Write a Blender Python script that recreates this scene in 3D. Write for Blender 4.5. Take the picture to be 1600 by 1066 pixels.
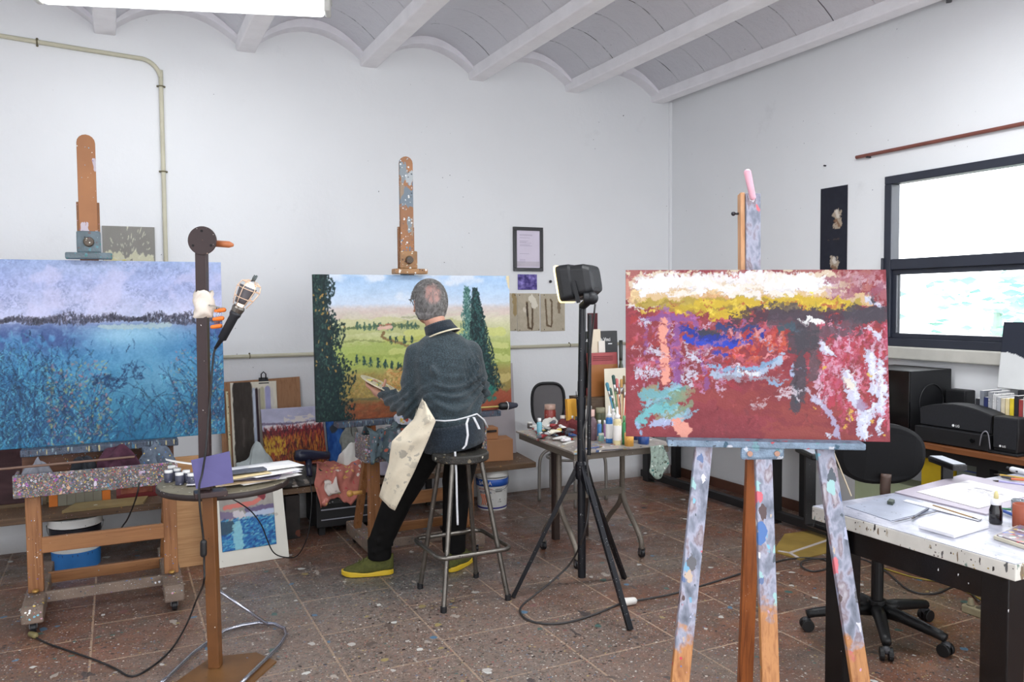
import bpy, bmesh, math, random
import numpy as np
from mathutils import Vector as V, Matrix
from math import radians as R_, pi, sin, cos
scn = bpy.context.scene
for o in list(bpy.data.objects): bpy.data.objects.remove(o)
col = scn.collection
# ---------------------------------------------------------------- camera
FPX = 1260.4; YAW = .455035; PIT = -.047323; ROL = .0078053
_f = V((sin(YAW)*cos(PIT), cos(YAW)*cos(PIT), sin(PIT)))
_r0 = V((cos(YAW), -sin(YAW), 0)); _d0 = _f.cross(_r0)
_r = _r0*cos(ROL)+_d0*sin(ROL); _d = -_r0*sin(ROL)+_d0*cos(ROL)
CAM = V((0, 0, 1.5))
cam = bpy.data.cameras.new('camera'); camo = bpy.data.objects.new('camera', cam); col.objects.link(camo)
cam.sensor_width = 36; cam.lens = FPX/1600*36; cam.clip_start = .02
mw = Matrix((( _r.x, -_d.x, -_f.x, 0), (_r.y, -_d.y, -_f.y, 0), (_r.z, -_d.z, -_f.z, 1.5), (0, 0, 0, 1)))
camo.matrix_world = mw; scn.camera = camo
# ---------------------------------------------------------------- view, world, exposure
scn.view_settings.view_transform = 'Standard'; scn.view_settings.look = 'None'
scn.view_settings.gamma = 1; scn.view_settings.use_curve_mapping = False
scn.view_settings.exposure = 0.45
w = bpy.data.worlds.new('world'); scn.world = w; w.use_nodes = True
wn = w.node_tree; bg = wn.nodes['Background']
tc = wn.nodes.new('ShaderNodeTexCoord'); sx = wn.nodes.new('ShaderNodeSeparateXYZ')
wn.links.new(tc.outputs['Generated'], sx.inputs[0])
mr = wn.nodes.new('ShaderNodeMapRange'); mr.inputs[1].default_value = .0; mr.inputs[2].default_value = .7
mr.inputs[3].default_value = 1.95; mr.inputs[4].default_value = 4.2
wn.links.new(sx.outputs[0], mr.inputs[0]); wn.links.new(mr.outputs[0], bg.inputs[1])
bg.inputs[0].default_value = (.93, .95, .99, 1)

# ---------------------------------------------------------------- turning a sighting line into a place
def ray(x, y): return _r*((x-800)/FPX)+_d*((y-533)/FPX)+_f
def atY(x, y, Y): v = ray(x, y); return CAM+v*(Y/v.y)
def atX(x, y, X): v = ray(x, y); return CAM+v*(X/v.x)
def atZ(x, y, Z=0.): v = ray(x, y); return CAM+v*((Z-1.5)/v.z)
def atD(x, y, D): return CAM+ray(x, y)*D
def depth(p): return (V(p)-CAM).dot(_f)

# ---------------------------------------------------------------- tagging
def tag(o, label, cat=None, group=None, kind=None):
    if label: o['label'] = label
    if cat: o['category'] = cat
    if group: o['group'] = group
    if kind: o['kind'] = kind
    return o
def thing(name, label, cat, loc=(0, 0, 0), group=None, rz=0):
    o = bpy.data.objects.new(name, None); col.objects.link(o); o.empty_display_size = .05
    o.location = loc; o.rotation_euler = (0, 0, rz)
    return tag(o, label, cat, group)
def wloc(o):
    l = V(o.location)
    if o.parent: l = l+wloc(o.parent)
    return l
def dup(root, loc, label, rz=0, group=None):
    r = root.copy(); col.objects.link(r); r.location = loc; r.rotation_euler = (0, 0, rz); r['label'] = label
    if group: r['group'] = group
    for ch in list(root.children):
        c = ch.copy(); col.objects.link(c); c.parent = r
        for g in ch.children:
            d = g.copy(); col.objects.link(d); d.parent = c
    return r

# ---------------------------------------------------------------- mesh builder
def frame(a, b, up=V((0, 0, 1))):
    d = (b-a).normalized(); s = d.cross(up)
    if s.length < 1e-4: s = d.cross(V((0, 1, 0)))
    s.normalize(); return d, s, s.cross(d).normalized()
class MB:
    def __init__(s): s.v = []; s.f = []
    def add(s, vs, fs):
        n = len(s.v); s.v += [V(v) for v in vs]; s.f += [tuple(i+n for i in f) for f in fs]; return s
    def box(s, c, d, rot=None):
        c = V(c); q = []
        for k in ((-1,-1,-1),(1,-1,-1),(1,1,-1),(-1,1,-1),(-1,-1,1),(1,-1,1),(1,1,1),(-1,1,1)):
            p = V((k[0]*d[0]/2, k[1]*d[1]/2, k[2]*d[2]/2))
            if rot is not None: p = rot @ p
            q.append(c+p)
        return s.add(q, [(0,3,2,1),(4,5,6,7),(0,1,5,4),(1,2,6,5),(2,3,7,6),(3,0,4,7)])
    def bb(s, x0, x1, y0, y1, z0, z1): return s.box(((x0+x1)/2, (y0+y1)/2, (z0+z1)/2), (x1-x0, y1-y0, z1-z0))
    def bar(s, a, b, w, h, up=V((0, 0, 1)), w2=None, h2=None):
        a = V(a); b = V(b); d, sd, u = frame(a, b, V(up)); w2 = w2 or w; h2 = h2 or h; q = []
        for p, ww, hh in ((a, w, h), (b, w2, h2)):
            for i, j in ((-1,-1),(1,-1),(1,1),(-1,1)): q.append(p+sd*(i*ww/2)+u*(j*hh/2))
        return s.add(q, [(0,1,2,3),(7,6,5,4),(0,4,5,1),(1,5,6,2),(2,6,7,3),(3,7,4,0)])
    def tube(s, pts, r, n=10, caps=True, closed=False):
        pts = [V(p) for p in pts]; m = len(pts); q = []; rs = r if isinstance(r, (list, tuple)) else [r]*m
        pu = None
        for i, p in enumerate(pts):
            if closed: t = pts[(i+1) % m]-pts[i-1]
            else: t = pts[min(i+1, m-1)]-pts[max(i-1, 0)]
            t.normalize()
            if pu is None:
                pu = t.cross(V((0, 0, 1)))
                if pu.length < .05: pu = t.cross(V((0, 1, 0)))
            pu = (pu-t*pu.dot(t)).normalized(); w_ = t.cross(pu)
            for k in range(n): a = 2*pi*k/n; q.append(p+(pu*cos(a)+w_*sin(a))*rs[i])
        f = []
        for i in range(m if closed else m-1):
            j = (i+1) % m
            for k in range(n): l = (k+1) % n; f.append((i*n+k, i*n+l, j*n+l, j*n+k))
        if caps and not closed: f.append(tuple(range(n))[::-1]); f.append(tuple((m-1)*n+k for k in range(n)))
        return s.add(q, f)
    def cyl(s, a, b, r1, r2=None, n=16): return s.tube([a, b], [r1, r1 if r2 is None else r2], n)
    def lathe(s, prof, c=(0, 0, 0), n=20, rot=None):
        c = V(c); q = []; f = []; m = len(prof)
        for r, z in prof:
            for k in range(n):
                a = 2*pi*k/n; p = V((r*cos(a), r*sin(a), z)); q.append(c+(rot @ p if rot is not None else p))
        for i in range(m-1):
            for k in range(n): l = (k+1) % n; f.append((i*n+k, i*n+l, (i+1)*n+l, (i+1)*n+k))
        if prof[0][0] > 1e-5: f.append(tuple(range(n))[::-1])
        if prof[-1][0] > 1e-5: f.append(tuple((m-1)*n+k for k in range(n)))
        return s.add(q, f)
    def ball(s, c, r, n=14, m=9, rot=None):
        r = (r, r, r) if not isinstance(r, (tuple, list)) else r; c = V(c); q = []; f = []
        for i in range(m+1):
            t = pi*i/m
            for k in range(n):
                a = 2*pi*k/n; p = V((r[0]*sin(t)*cos(a), r[1]*sin(t)*sin(a), -r[2]*cos(t)))
                q.append(c+(rot @ p if rot is not None else p))
        for i in range(m):
            for k in range(n): l = (k+1) % n; f.append((i*n+k, i*n+l, (i+1)*n+l, (i+1)*n+k))
        return s.add(q, f)
    def cap(s, a, b, ra, rb, n=14):   # tapered capsule
        a = V(a); b = V(b); d = (b-a).normalized(); pts = []; rs = []
        for i in range(5): t = pi/2*(1-i/4); pts.append(a-d*(ra*sin(t))); rs.append(max(ra*cos(t), ra*.02))
        for i in range(1, 4): pts.append(a.lerp(b, i/4)); rs.append(ra+(rb-ra)*i/4)
        for i in range(5): t = pi/2*i/4; pts.append(b+d*(rb*sin(t))); rs.append(max(rb*cos(t), rb*.02))
        return s.tube(pts, rs, n)
    def prism(s, poly, h):   # poly: 3d points (planar), h: offset vector
        n = len(poly); h = V(h); q = [V(p) for p in poly]+[V(p)+h for p in poly]
        f = [tuple(range(n)), tuple(range(2*n-1, n-1, -1))]+[(i, i+n, (i+1) % n+n, (i+1) % n) for i in range(n)]
        return s.add(q, f)
    def slab(s, P, nu, nv, fn):  # closed sheet, fn(u,v)->(point, normal*thickness)
        q = []; f = []; A = []
        for j in range(nv+1):
            for i in range(nu+1):
                p, t = fn(i/nu, j/nv); A.append((V(p), V(t)))
        N = len(A); q = [a for a, t in A]+[a+t for a, t in A]; W = nu+1
        for j in range(nv):
            for i in range(nu):
                a = j*W+i; f.append((a, a+1, a+1+W, a+W)); f.append((a+N, a+W+N, a+1+W+N, a+1+N))
        for i in range(nu):
            a = i; f.append((a, a+N, a+1+N, a+1)); a = nv*W+i; f.append((a, a+1, a+1+N, a+N))
        for j in range(nv):
            a = j*W; f.append((a, a+W, a+W+N, a+N)); a = j*W+nu; f.append((a, a+N, a+W+N, a+W))
        return s.add(q, f)
    def build(s, name, mat, parent=None, bevel=0, smooth=False, label=None, sub=0, remesh=0, smoothit=0, loc=None, fixn=True):
        me = bpy.data.meshes.new(name)
        if parent is not None: o0 = wloc(parent)
        elif loc is not None: o0 = V(loc)
        else:
            xs = [v.x for v in s.v]; ys = [v.y for v in s.v]; zs = [v.z for v in s.v]
            o0 = V(((min(xs)+max(xs))/2, (min(ys)+max(ys))/2, min(zs)))
        me.from_pydata([v-o0 for v in s.v], [], s.f)
        if fixn:
            bm = bmesh.new(); bm.from_mesh(me); bmesh.ops.recalc_face_normals(bm, faces=bm.faces); bm.to_mesh(me); bm.free()
        o = bpy.data.objects.new(name, me); col.objects.link(o)
        if parent is not None: o.parent = parent
        else: o.location = o0
        if mat: me.materials.append(mat)
        if remesh:
            md = o.modifiers.new('r', 'REMESH'); md.mode = 'VOXEL'; md.voxel_size = remesh; md.use_smooth_shade = True
        if smoothit:
            md = o.modifiers.new('s', 'SMOOTH'); md.factor = .5; md.iterations = smoothit
        if bevel:
            md = o.modifiers.new('b', 'BEVEL'); md.width = bevel; md.segments = 2; md.limit_method = 'ANGLE'; md.angle_limit = R_(40)
        if sub:
            md = o.modifiers.new('u', 'SUBSURF'); md.levels = sub; md.render_levels = sub
        if smooth:
            for p in me.polygons: p.use_smooth = True
            if smooth == 'a':
                try: me.shade_auto_smooth
                except Exception: pass
        if label: o['label'] = label
        return o
def sm_arr(me):
    for p in me.polygons: p.use_smooth = True

# ---------------------------------------------------------------- materials
def lin(c):
    c = [x/255 for x in c]; return tuple((x/12.92 if x <= .04045 else ((x+.055)/1.055)**2.4) for x in c)
def l4(c): return (*lin(c), 1)
class NT:
    def __init__(s, nt): s.n = nt.nodes; s.l = nt.links
    def new(s, t, **k):
        n = s.n.new(t)
        for a, b in k.items(): setattr(n, a, b)
        return n
    def coord(s, off=0, scale=(1, 1, 1), out='Object'):
        t = s.new('ShaderNodeTexCoord'); m = s.new('ShaderNodeMapping'); s.l.new(t.outputs[out], m.inputs[0])
        m.inputs['Location'].default_value = (off*1.37, off*.73, off*2.11); m.inputs['Scale'].default_value = scale
        return m.outputs[0]
    def noise(s, vec, scale, detail=4, rough=.55, dist=0):
        n = s.new('ShaderNodeTexNoise'); s.l.new(vec, n.inputs['Vector']); n.inputs['Scale'].default_value = scale
        n.inputs['Detail'].default_value = detail; n.inputs['Roughness'].default_value = rough; n.inputs['Distortion'].default_value = dist
        return n.outputs['Fac']
    def mathn(s, op, a, b=None, c=None):
        n = s.new('ShaderNodeMath', operation=op)
        for i, x in enumerate((a, b, c)):
            if x is None: continue
            if isinstance(x, (int, float)): n.inputs[i].default_value = x
            else: s.l.new(x, n.inputs[i])
        return n.outputs[0]
    def step(s, x, a, b):
        n = s.new('ShaderNodeMapRange'); s.l.new(x, n.inputs[0]); n.inputs[1].default_value = a; n.inputs[2].default_value = b
        return n.outputs[0]
    def mix(s, f, a, b, mode='MIX'):
        n = s.new('ShaderNodeMix', data_type='RGBA', blend_type=mode)
        for i, x in ((0, f), (6, a), (7, b)):
            if isinstance(x, (int, float)): n.inputs[i].default_value = x
            elif isinstance(x, (tuple, list)): n.inputs[i].default_value = x if len(x) == 4 else (*x, 1)
            else: s.l.new(x, n.inputs[i])
        return n.outputs[2]
    def ramp(s, x, stops, const=False):
        n = s.new('ShaderNodeValToRGB'); e = n.color_ramp.elements
        if const: n.color_ramp.interpolation = 'CONSTANT'
        while len(e) < len(stops): e.new(.5)
        for i, (p, c) in enumerate(stops): e[i].position = p; e[i].color = c if len(c) == 4 else (*c, 1)
        s.l.new(x, n.inputs[0]); return n.outputs[0]
    def splat(s, base, seed, scale, thr, pal, patch=None, stretch=(1, 1, 1), wob=.5):
        co = s.coord(seed, stretch)
        nz = s.new('ShaderNodeTexNoise'); s.l.new(co, nz.inputs['Vector']); nz.inputs['Scale'].default_value = scale*1.9; nz.inputs['Detail'].default_value = 4
        va = s.new('ShaderNodeVectorMath', operation='MULTIPLY_ADD'); s.l.new(nz.outputs['Color'], va.inputs[0])
        va.inputs[1].default_value = (wob/scale,)*3; s.l.new(co, va.inputs[2])
        vo = s.new('ShaderNodeTexVoronoi'); s.l.new(va.outputs[0], vo.inputs['Vector']); vo.inputs['Scale'].default_value = scale
        sp = s.new('ShaderNodeSeparateColor'); s.l.new(vo.outputs['Color'], sp.inputs[0])
        rr = s.mathn('MULTIPLY', sp.outputs[0], thr)
        m = s.mathn('LESS_THAN', vo.outputs['Distance'], rr)
        if patch:
            pn = s.noise(s.coord(seed+3), patch[0], 3); m = s.mathn('MULTIPLY', m, s.mathn('GREATER_THAN', s.mathn('ADD', pn, s.mathn('MULTIPLY', sp.outputs[2], .15)), patch[1]+.075))
        stops = [(i/len(pal), l4(c)) for i, c in enumerate(pal)]
        return s.mix(m, base, s.ramp(sp.outputs[1], stops, True)), m
PAL = [(225,225,230),(70,110,170),(40,45,60),(190,60,70),(220,190,80),(80,130,110),(200,150,170),(120,180,200),(235,235,225),(110,80,140)]
_mc = {}
def mat(name, c, rough=.5, metal=0, var=.12, vs=8, splats=(), grain=None, bump=0, emit=None, spec=None, alpha=None, trans=0, c2=None):
    if name in _mc: return _mc[name]
    m = bpy.data.materials.new(name); m.use_nodes = True; nt = NT(m.node_tree); b = m.node_tree.nodes['Principled BSDF']
    base = l4(c); co = nt.coord()
    if var:
        lo = tuple(x*(1-var) for x in lin(c)) if c2 is None else lin(c2)
        hi = tuple(min(1, x*(1+var)) for x in lin(c)) if c2 is None else lin(c)
        base = nt.ramp(nt.noise(co, vs, 5), [(.3, lo), (.7, hi)])
    h = None
    if grain:   # grain = (axis, colour)
        sc = [60, 60, 60]; sc[grain[0]] = 3.0
        g = nt.noise(nt.coord(1, tuple(sc)), 1, 4, .6, .6)
        base = nt.mix(nt.step(g, .45, .7), base, l4(grain[1])); h = g
    for sp in splats:
        base, mk = nt.splat(base, *sp)
    nt.l.new(base, b.inputs['Base Color']) if not isinstance(base, tuple) else setattr(b.inputs['Base Color'], 'default_value', base)
    b.inputs['Roughness'].default_value = rough; b.inputs['Metallic'].default_value = metal
    if spec is not None: b.inputs['Specular IOR Level'].default_value = spec
    if trans: b.inputs['Transmission Weight'].default_value = trans
    if emit: b.inputs['Emission Color'].default_value = l4(emit[0]); b.inputs['Emission Strength'].default_value = emit[1]
    if bump:
        bn = nt.new('ShaderNodeBump'); bn.inputs['Strength'].default_value = bump; bn.inputs['Distance'].default_value = .01
        nt.l.new(h if h is not None else nt.noise(co, vs*6, 4), bn.inputs['Height']); nt.l.new(bn.outputs[0], b.inputs['Normal'])
    _mc[name] = m; return m

# ---------------------------------------------------------------- hand painting into per-point colours
_rng = np.random.default_rng
def nz2(h, w_, cell, seed, asp=1.):
    g = _rng(seed); gh = max(2, int(h/cell)+3); gw = max(2, int(w_/(cell*asp))+3); a = g.random((gh, gw))
    y = np.linspace(0, gh-2.001, h); x = np.linspace(0, gw-2.001, w_); yi = y.astype(int); xi = x.astype(int)
    fy = (y-yi)[:, None]; fx = (x-xi)[None, :]; fy = fy*fy*(3-2*fy); fx = fx*fx*(3-2*fx)
    A = a[yi][:, xi]; B = a[yi][:, xi+1]; C = a[yi+1][:, xi]; D = a[yi+1][:, xi+1]
    return (A*(1-fx)+B*fx)*(1-fy)+(C*(1-fx)+D*fx)*fy
def fbm(h, w_, cell, seed, o=4, asp=1.):
    s = 0; t = 0
    for i in range(o):
        if cell < 1: break
        s = s+nz2(h, w_, cell, seed+i*7, asp)*.55**i; t += .55**i; cell /= 2
    return s/t
def sst(x, a, b): t = np.clip((x-a)/(b-a), 0, 1); return t*t*(3-2*t)
class Paint:
    """u right 0..1, v down 0..1; colours sRGB 0..255"""
    def __init__(s, W, H, c): s.W = W; s.H = H; s.a = np.ones((H, W, 3))*np.array(c, float); s.y, s.x = np.mgrid[0:H, 0:W]; s.u = s.x/(W-1); s.v = s.y/(H-1); s.seed = 1
    def grad(s, stops):
        vs = [p for p, c in stops]
        for k in range(3): s.a[..., k] = np.interp(s.v, vs, [c[k] for p, c in stops])
    def lay(s, m, c):
        c = np.array(c, float); s.a = s.a*(1-m[..., None])+c*m[..., None]
    def warp(s, amp, cell):
        for k_ in (0, 1):
            a, c = (amp, cell) if k_ == 0 else (amp*.35, max(2, cell*.3))
            dx = (fbm(s.H, s.W, c, s.seed+501+k_, 3)-.5)*4*a; dy = (fbm(s.H, s.W, c, s.seed+607+k_, 3)-.5)*4*a
            s.a = s.a[np.clip((s.y+dy).round().astype(int), 0, s.H-1), np.clip((s.x+dx).round().astype(int), 0, s.W-1)]
    def n(s, cell, asp=1, o=4): s.seed += 13; return fbm(s.H, s.W, cell, s.seed, o, asp)
    def mottle(s, cell, amp, asp=1, tint=(1, 1, 1)): s.a += (s.n(cell, asp)[..., None]-.5)*2*amp*np.array(tint)
    def line(s, pts, wd, c, al=1., rough=.6, cell=6, dry=0, asp=1.):
        """pts in uv, width wd in u units"""
        W = s.W; P = [(p[0]*(s.W-1), p[1]*(s.H-1)) for p in pts]; r = wd*W/2; pad = r*(1+rough)+2
        x0 = int(max(0, min(p[0] for p in P)-pad)); x1 = int(min(s.W, max(p[0] for p in P)+pad+1))
        y0 = int(max(0, min(p[1] for p in P)-pad)); y1 = int(min(s.H, max(p[1] for p in P)+pad+1))
        if x1 <= x0 or y1 <= y0: return
        X = s.x[y0:y1, x0:x1]; Y = s.y[y0:y1, x0:x1]; d = np.full(X.shape, 1e9)
        if len(P) == 1: P = P*2
        for (ax, ay), (bx, by) in zip(P, P[1:]):
            dx = bx-ax; dy = by-ay; L = dx*dx+dy*dy+1e-9; t = np.clip(((X-ax)*dx+(Y-ay)*dy)/L, 0, 1)
            d = np.minimum(d, np.hypot(X-ax-t*dx, Y-ay-t*dy))
        s.seed += 1
        if rough: d = d+(fbm(y1-y0, x1-x0, cell, s.seed, 3, asp)-.5)*2*rough*r
        m = np.clip(r-d+.5, 0, 1)*al
        if dry: m = m*(fbm(y1-y0, x1-x0, cell*.7, s.seed+99, 3, asp*2) > dry)
        reg = s.a[y0:y1, x0:x1]; s.a[y0:y1, x0:x1] = reg*(1-m[..., None])+np.array(c, float)*m[..., None]
    def dabs(s, n, box, L, wd, cols, ang=(0, pi), al=.8, seed=5, curve=0., fn=None):
        g = random.Random(seed)
        for i in range(n):
            u = g.uniform(box[0], box[1]); v = g.uniform(box[2], box[3])
            if fn and g.random() > fn(u, v): continue
            a = g.uniform(*ang); l = L*g.uniform(.4, 1.3); k = g.uniform(-curve, curve); pts = []
            asp = s.W/s.H
            for j in range(4):
                pts.append((u, v)); u += cos(a)*l/3; v -= sin(a)*l/3*asp; a += k
            s.line(pts, wd*g.uniform(.5, 1.4), g.choice(cols), al*g.uniform(.6, 1), 0)
def painted(name, P, o, uv, vv, th, label=None, cat=None, parent=None, gain=1., rough=.55, bump=.5, group=None, back=(200,190,170), warp=None):
    """a stretched canvas or board: fine painted front, sides carrying the same paint. o = bottom left, uv/vv = edge vectors, th = thickness away from viewer"""
    o = V(o); uv = V(uv); vv = V(vv); nrm = uv.cross(vv).normalized()   # towards viewer
    W, H = P.W, P.H; me = bpy.data.meshes.new(name)
    o0 = wloc(parent) if parent is not None else o+uv*.5-nrm*th*.5
    u = np.linspace(0, 1, W); v = np.linspace(1, 0, H)
    U, Vv = np.meshgrid(u, v)
    base = np.array(o-o0); pts = base+U[..., None]*np.array(uv)+Vv[..., None]*np.array(vv)
    if warp is not None: pts = pts+warp(U, Vv)[..., None]*np.array(nrm)
    pts = pts.reshape(-1, 3)
    idx = np.arange(W*H).reshape(H, W)
    F = np.stack([idx[1:, :-1], idx[1:, 1:], idx[:-1, 1:], idx[:-1, :-1]], -1).reshape(-1, 4)
    # border ring -> back ring
    ring = np.concatenate([idx[-1, :-1], idx[::-1, -1][:-1], idx[0, ::-1][:-1], idx[:-1, 0]])
    bp = pts[ring]-np.array(nrm)*th; nb = W*H; n = len(ring)
    k = np.arange(n); k2 = (k+1) % n
    S = np.stack([ring[k2], ring[k], nb+k, nb+k2], -1)
    allp = np.concatenate([pts, bp]); faces = F.tolist()+S.tolist()+[[nb+int(i) for i in k[::-1]]]
    me.from_pydata(allp.tolist(), [], faces)
    ca = np.clip(P.a, 0, 255)/255; ca = np.where(ca <= .04045, ca/12.92, ((ca+.055)/1.055)**2.4)*gain
    cc = np.concatenate([ca.reshape(-1, 3), ca.reshape(-1, 3)[ring]*.9]); cc = np.concatenate([cc, np.ones((len(cc), 1))], 1)
    at = me.color_attributes.new('paint', 'FLOAT_COLOR', 'POINT'); at.data.foreach_set('color', cc.astype(np.float32).ravel())
    me.polygons.foreach_set('use_smooth', [True]*(len(faces)-1)+[False]); me.update()
    key = 'paint_%.2f_%.2f' % (rough, bump)
    if key not in _mc:
        m = bpy.data.materials.new('artist_paint'); m.use_nodes = True; nt = NT(m.node_tree); b = m.node_tree.nodes['Principled BSDF']
        a = nt.new('ShaderNodeAttribute', attribute_name='paint'); nt.l.new(a.outputs['Color'], b.inputs['Base Color']); b.inputs['Roughness'].default_value = rough
        b.inputs['Specular IOR Level'].default_value = .3
        if bump:
            bn = nt.new('ShaderNodeBump'); bn.inputs['Strength'].default_value = bump; bn.inputs['Distance'].default_value = .004
            h = nt.mathn('ADD', a.outputs['Fac'], nt.mathn('MULTIPLY', nt.noise(nt.coord(), 180, 3), .5)); nt.l.new(h, bn.inputs['Height']); nt.l.new(bn.outputs[0], b.inputs['Normal'])
        _mc[key] = m
    me.materials.append(_mc[key])
    ob = bpy.data.objects.new(name, me); col.objects.link(ob)
    if parent is not None: ob.parent = parent
    else: ob.location = o0
    if label: tag(ob, label, cat, group)
    return ob
# ================================================================ THE ROOM
BW = 5.69; RW = 4.317; LW = -2.6; FR = -1.2
def wallmat(name, c, seed):
    m = bpy.data.materials.new(name); m.use_nodes = True; nt = NT(m.node_tree); b = m.node_tree.nodes['Principled BSDF']
    co = nt.coord(seed); base = nt.ramp(nt.noise(co, 1.3, 4), [(.3, lin([x-4 for x in c])), (.7, lin(c))])
    g = nt.noise(nt.coord(seed+5), 2.2, 6, .7); base = nt.mix(nt.mathn('MULTIPLY', nt.step(g, .62, .8), .25), base, l4((170,170,172)))
    base, _ = nt.splat(base, seed+9, 18, .07, [(60,60,70),(120,110,110),(90,100,130),(60,50,50)], (1.1, .53))
    # a scuffed grey band low on the wall
    s = nt.new('ShaderNodeSeparateXYZ'); t = nt.new('ShaderNodeTexCoord'); nt.l.new(t.outputs['Object'], s.inputs[0])
    low = nt.mathn('MULTIPLY', nt.step(nt.mathn('ADD', s.outputs[2], nt.mathn('MULTIPLY', g, .12)), .16, .02), .8)
    base = nt.mix(low, base, l4((118,108,100)))
    nt.l.new(base, b.inputs['Base Color']); b.inputs['Roughness'].default_value = .85
    bn = nt.new('ShaderNodeBump'); bn.inputs['Strength'].default_value = .25; bn.inputs['Distance'].default_value = .01
    nt.l.new(nt.noise(nt.coord(seed), 14, 6, .7), bn.inputs['Height']); nt.l.new(bn.outputs[0], b.inputs['Normal'])
    return m
WM = wallmat('plaster', (232,234,236), 1)
def struct(name, mb, m, **k):
    o = mb.build(name, m, loc=(0, 0, 0), **k); o['kind'] = 'structure'; return o
# floor
m = bpy.data.materials.new('terracotta_floor'); m.use_nodes = True; nt = NT(m.node_tree); b = m.node_tree.nodes['Principled BSDF']
t = nt.new('ShaderNodeTexCoord'); s = nt.new('ShaderNodeSeparateXYZ'); nt.l.new(t.outputs['Object'], s.inputs[0])
cb = nt.new('ShaderNodeCombineXYZ'); nt.l.new(nt.mathn('ADD', s.outputs[1], .28+4.6), cb.inputs[0]); nt.l.new(nt.mathn('ADD', s.outputs[0], .143+4.68), cb.inputs[1])
br = nt.new('ShaderNodeTexBrick'); nt.l.new(cb.outputs[0], br.inputs['Vector']); br.inputs['Scale'].default_value = 1
br.inputs['Brick Width'].default_value = .455; br.inputs['Row Height'].default_value = .468; br.inputs['Mortar Size'].default_value = .0052; br.inputs['Mortar Smooth'].default_value = .2
br.offset = .35; br.offset_frequency = 3; br.inputs['Color1'].default_value = l4((128,84,64)); br.inputs['Color2'].default_value = l4((100,68,54)); br.inputs['Mortar'].default_value = l4((172,142,116))
base = br.outputs['Color']; co = nt.coord()
base = nt.mix(nt.step(nt.noise(co, 2.6, 6, .65), .42, .62), base, l4((98,80,68)))
base = nt.mix(nt.mathn('MULTIPLY', nt.step(nt.noise(nt.coord(3), 5, 6, .7), .5, .72), .6), base, l4((148,98,66)))
# worn greyish patch of trodden paint around where the painter works, of its own shape
px = nt.mathn('SUBTRACT', s.outputs[0], 1.2); py = nt.mathn('SUBTRACT', s.outputs[1], 4.15)
rr = nt.mathn('SQRT', nt.mathn('ADD', nt.mathn('MULTIPLY', nt.mathn('MULTIPLY', px, px), .55), nt.mathn('MULTIPLY', nt.mathn('MULTIPLY', py, py), 2.2)))
wk = nt.step(nt.mathn('ADD', rr, nt.mathn('MULTIPLY', nt.noise(nt.coord(8), 4, 6, .7), .9)), 1.35, .75)
fine = nt.ramp(nt.noise(nt.coord(4), 60, 6, .75), [(.35, lin((48,52,54))), (.5, lin((84,88,88))), (.68, lin((136,134,128)))])
base = nt.mix(nt.mathn('MULTIPLY', wk, .93), base, fine)
gp = nt.step(nt.noise(nt.coord(14), 1.3, 5, .6), .5, .62)
base = nt.mix(nt.mathn('MULTIPLY', gp, .45), base, l4((120,110,100)))
qx = nt.mathn('SUBTRACT', s.outputs[0], .9); qy = nt.mathn('SUBTRACT', s.outputs[1], 3.1)
r2 = nt.mathn('SQRT', nt.mathn('ADD', nt.mathn('MULTIPLY', nt.mathn('MULTIPLY', qx, qx), .6), nt.mathn('MULTIPLY', nt.mathn('MULTIPLY', qy, qy), .8)))
w2 = nt.step(nt.mathn('ADD', r2, nt.mathn('MULTIPLY', nt.noise(nt.coord(18), 2.2, 6, .7), 1.1)), 1.8, 1.05)
dust = nt.ramp(nt.noise(nt.coord(19), 34, 6, .75), [(.35, lin((92,84,78))), (.5, lin((126,116,108))), (.66, lin((140,122,112)))])
base = nt.mix(nt.mathn('MULTIPLY', w2, .72), base, dust)
gl_ = nt.mathn('MULTIPLY', br.outputs['Fac'], .5); base = nt.mix(gl_, base, l4((176,150,126)))
for args in ((25, 130, .50, [(170,160,150),(140,128,118),(90,96,104),(56,46,42),(150,100,82),(96,84,76),(60,56,56)], (2, .36)), (21, 62, .32, [(190,188,182),(96,110,134),(52,44,44),(150,84,80),(170,150,96),(84,108,98),(66,52,46),(120,140,150),(70,60,58),(205,200,190)], (1.5, .36)), (23, 30, .26, [(48,40,38),(58,46,42),(56,52,56),(96,86,80),(50,40,40)], (1.6, .40)),
             (27, 12, .24, [(84,116,140),(180,176,170),(70,98,92),(150,134,90),(120,84,80),(195,195,190)], (1.2, .42)), (29, 9, .22, [(160,150,140),(96,84,78),(120,110,104),(76,68,66)], (1.4, .40), (1, .6, 1), 1.1)):
    base, _ = nt.splat(base, *args)
nt.l.new(base, b.inputs['Base Color'])
nt.l.new(nt.ramp(nt.noise(nt.coord(6), 9, 5), [(.35, (.28,)*3), (.7, (.6,)*3)]), b.inputs['Roughness'])
bn = nt.new('ShaderNodeBump'); bn.inputs['Strength'].default_value = .35; bn.inputs['Distance'].default_value = .004
nt.l.new(nt.mathn('ADD', nt.noise(co, 90, 5), nt.mathn('MULTIPLY', br.outputs['Fac'], -1.5)), bn.inputs['Height']); nt.l.new(bn.outputs[0], b.inputs['Normal'])
struct('floor', MB().bb(LW-.2, RW+.2, FR, BW+.2, -.1, 0), m)
struct('wall_back', MB().bb(LW-.2, RW+.2, BW, BW+.2, 0, 3.75), WM)
struct('wall_left', MB().bb(LW-.2, LW, FR, BW, 0, 3.75), WM)
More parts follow.
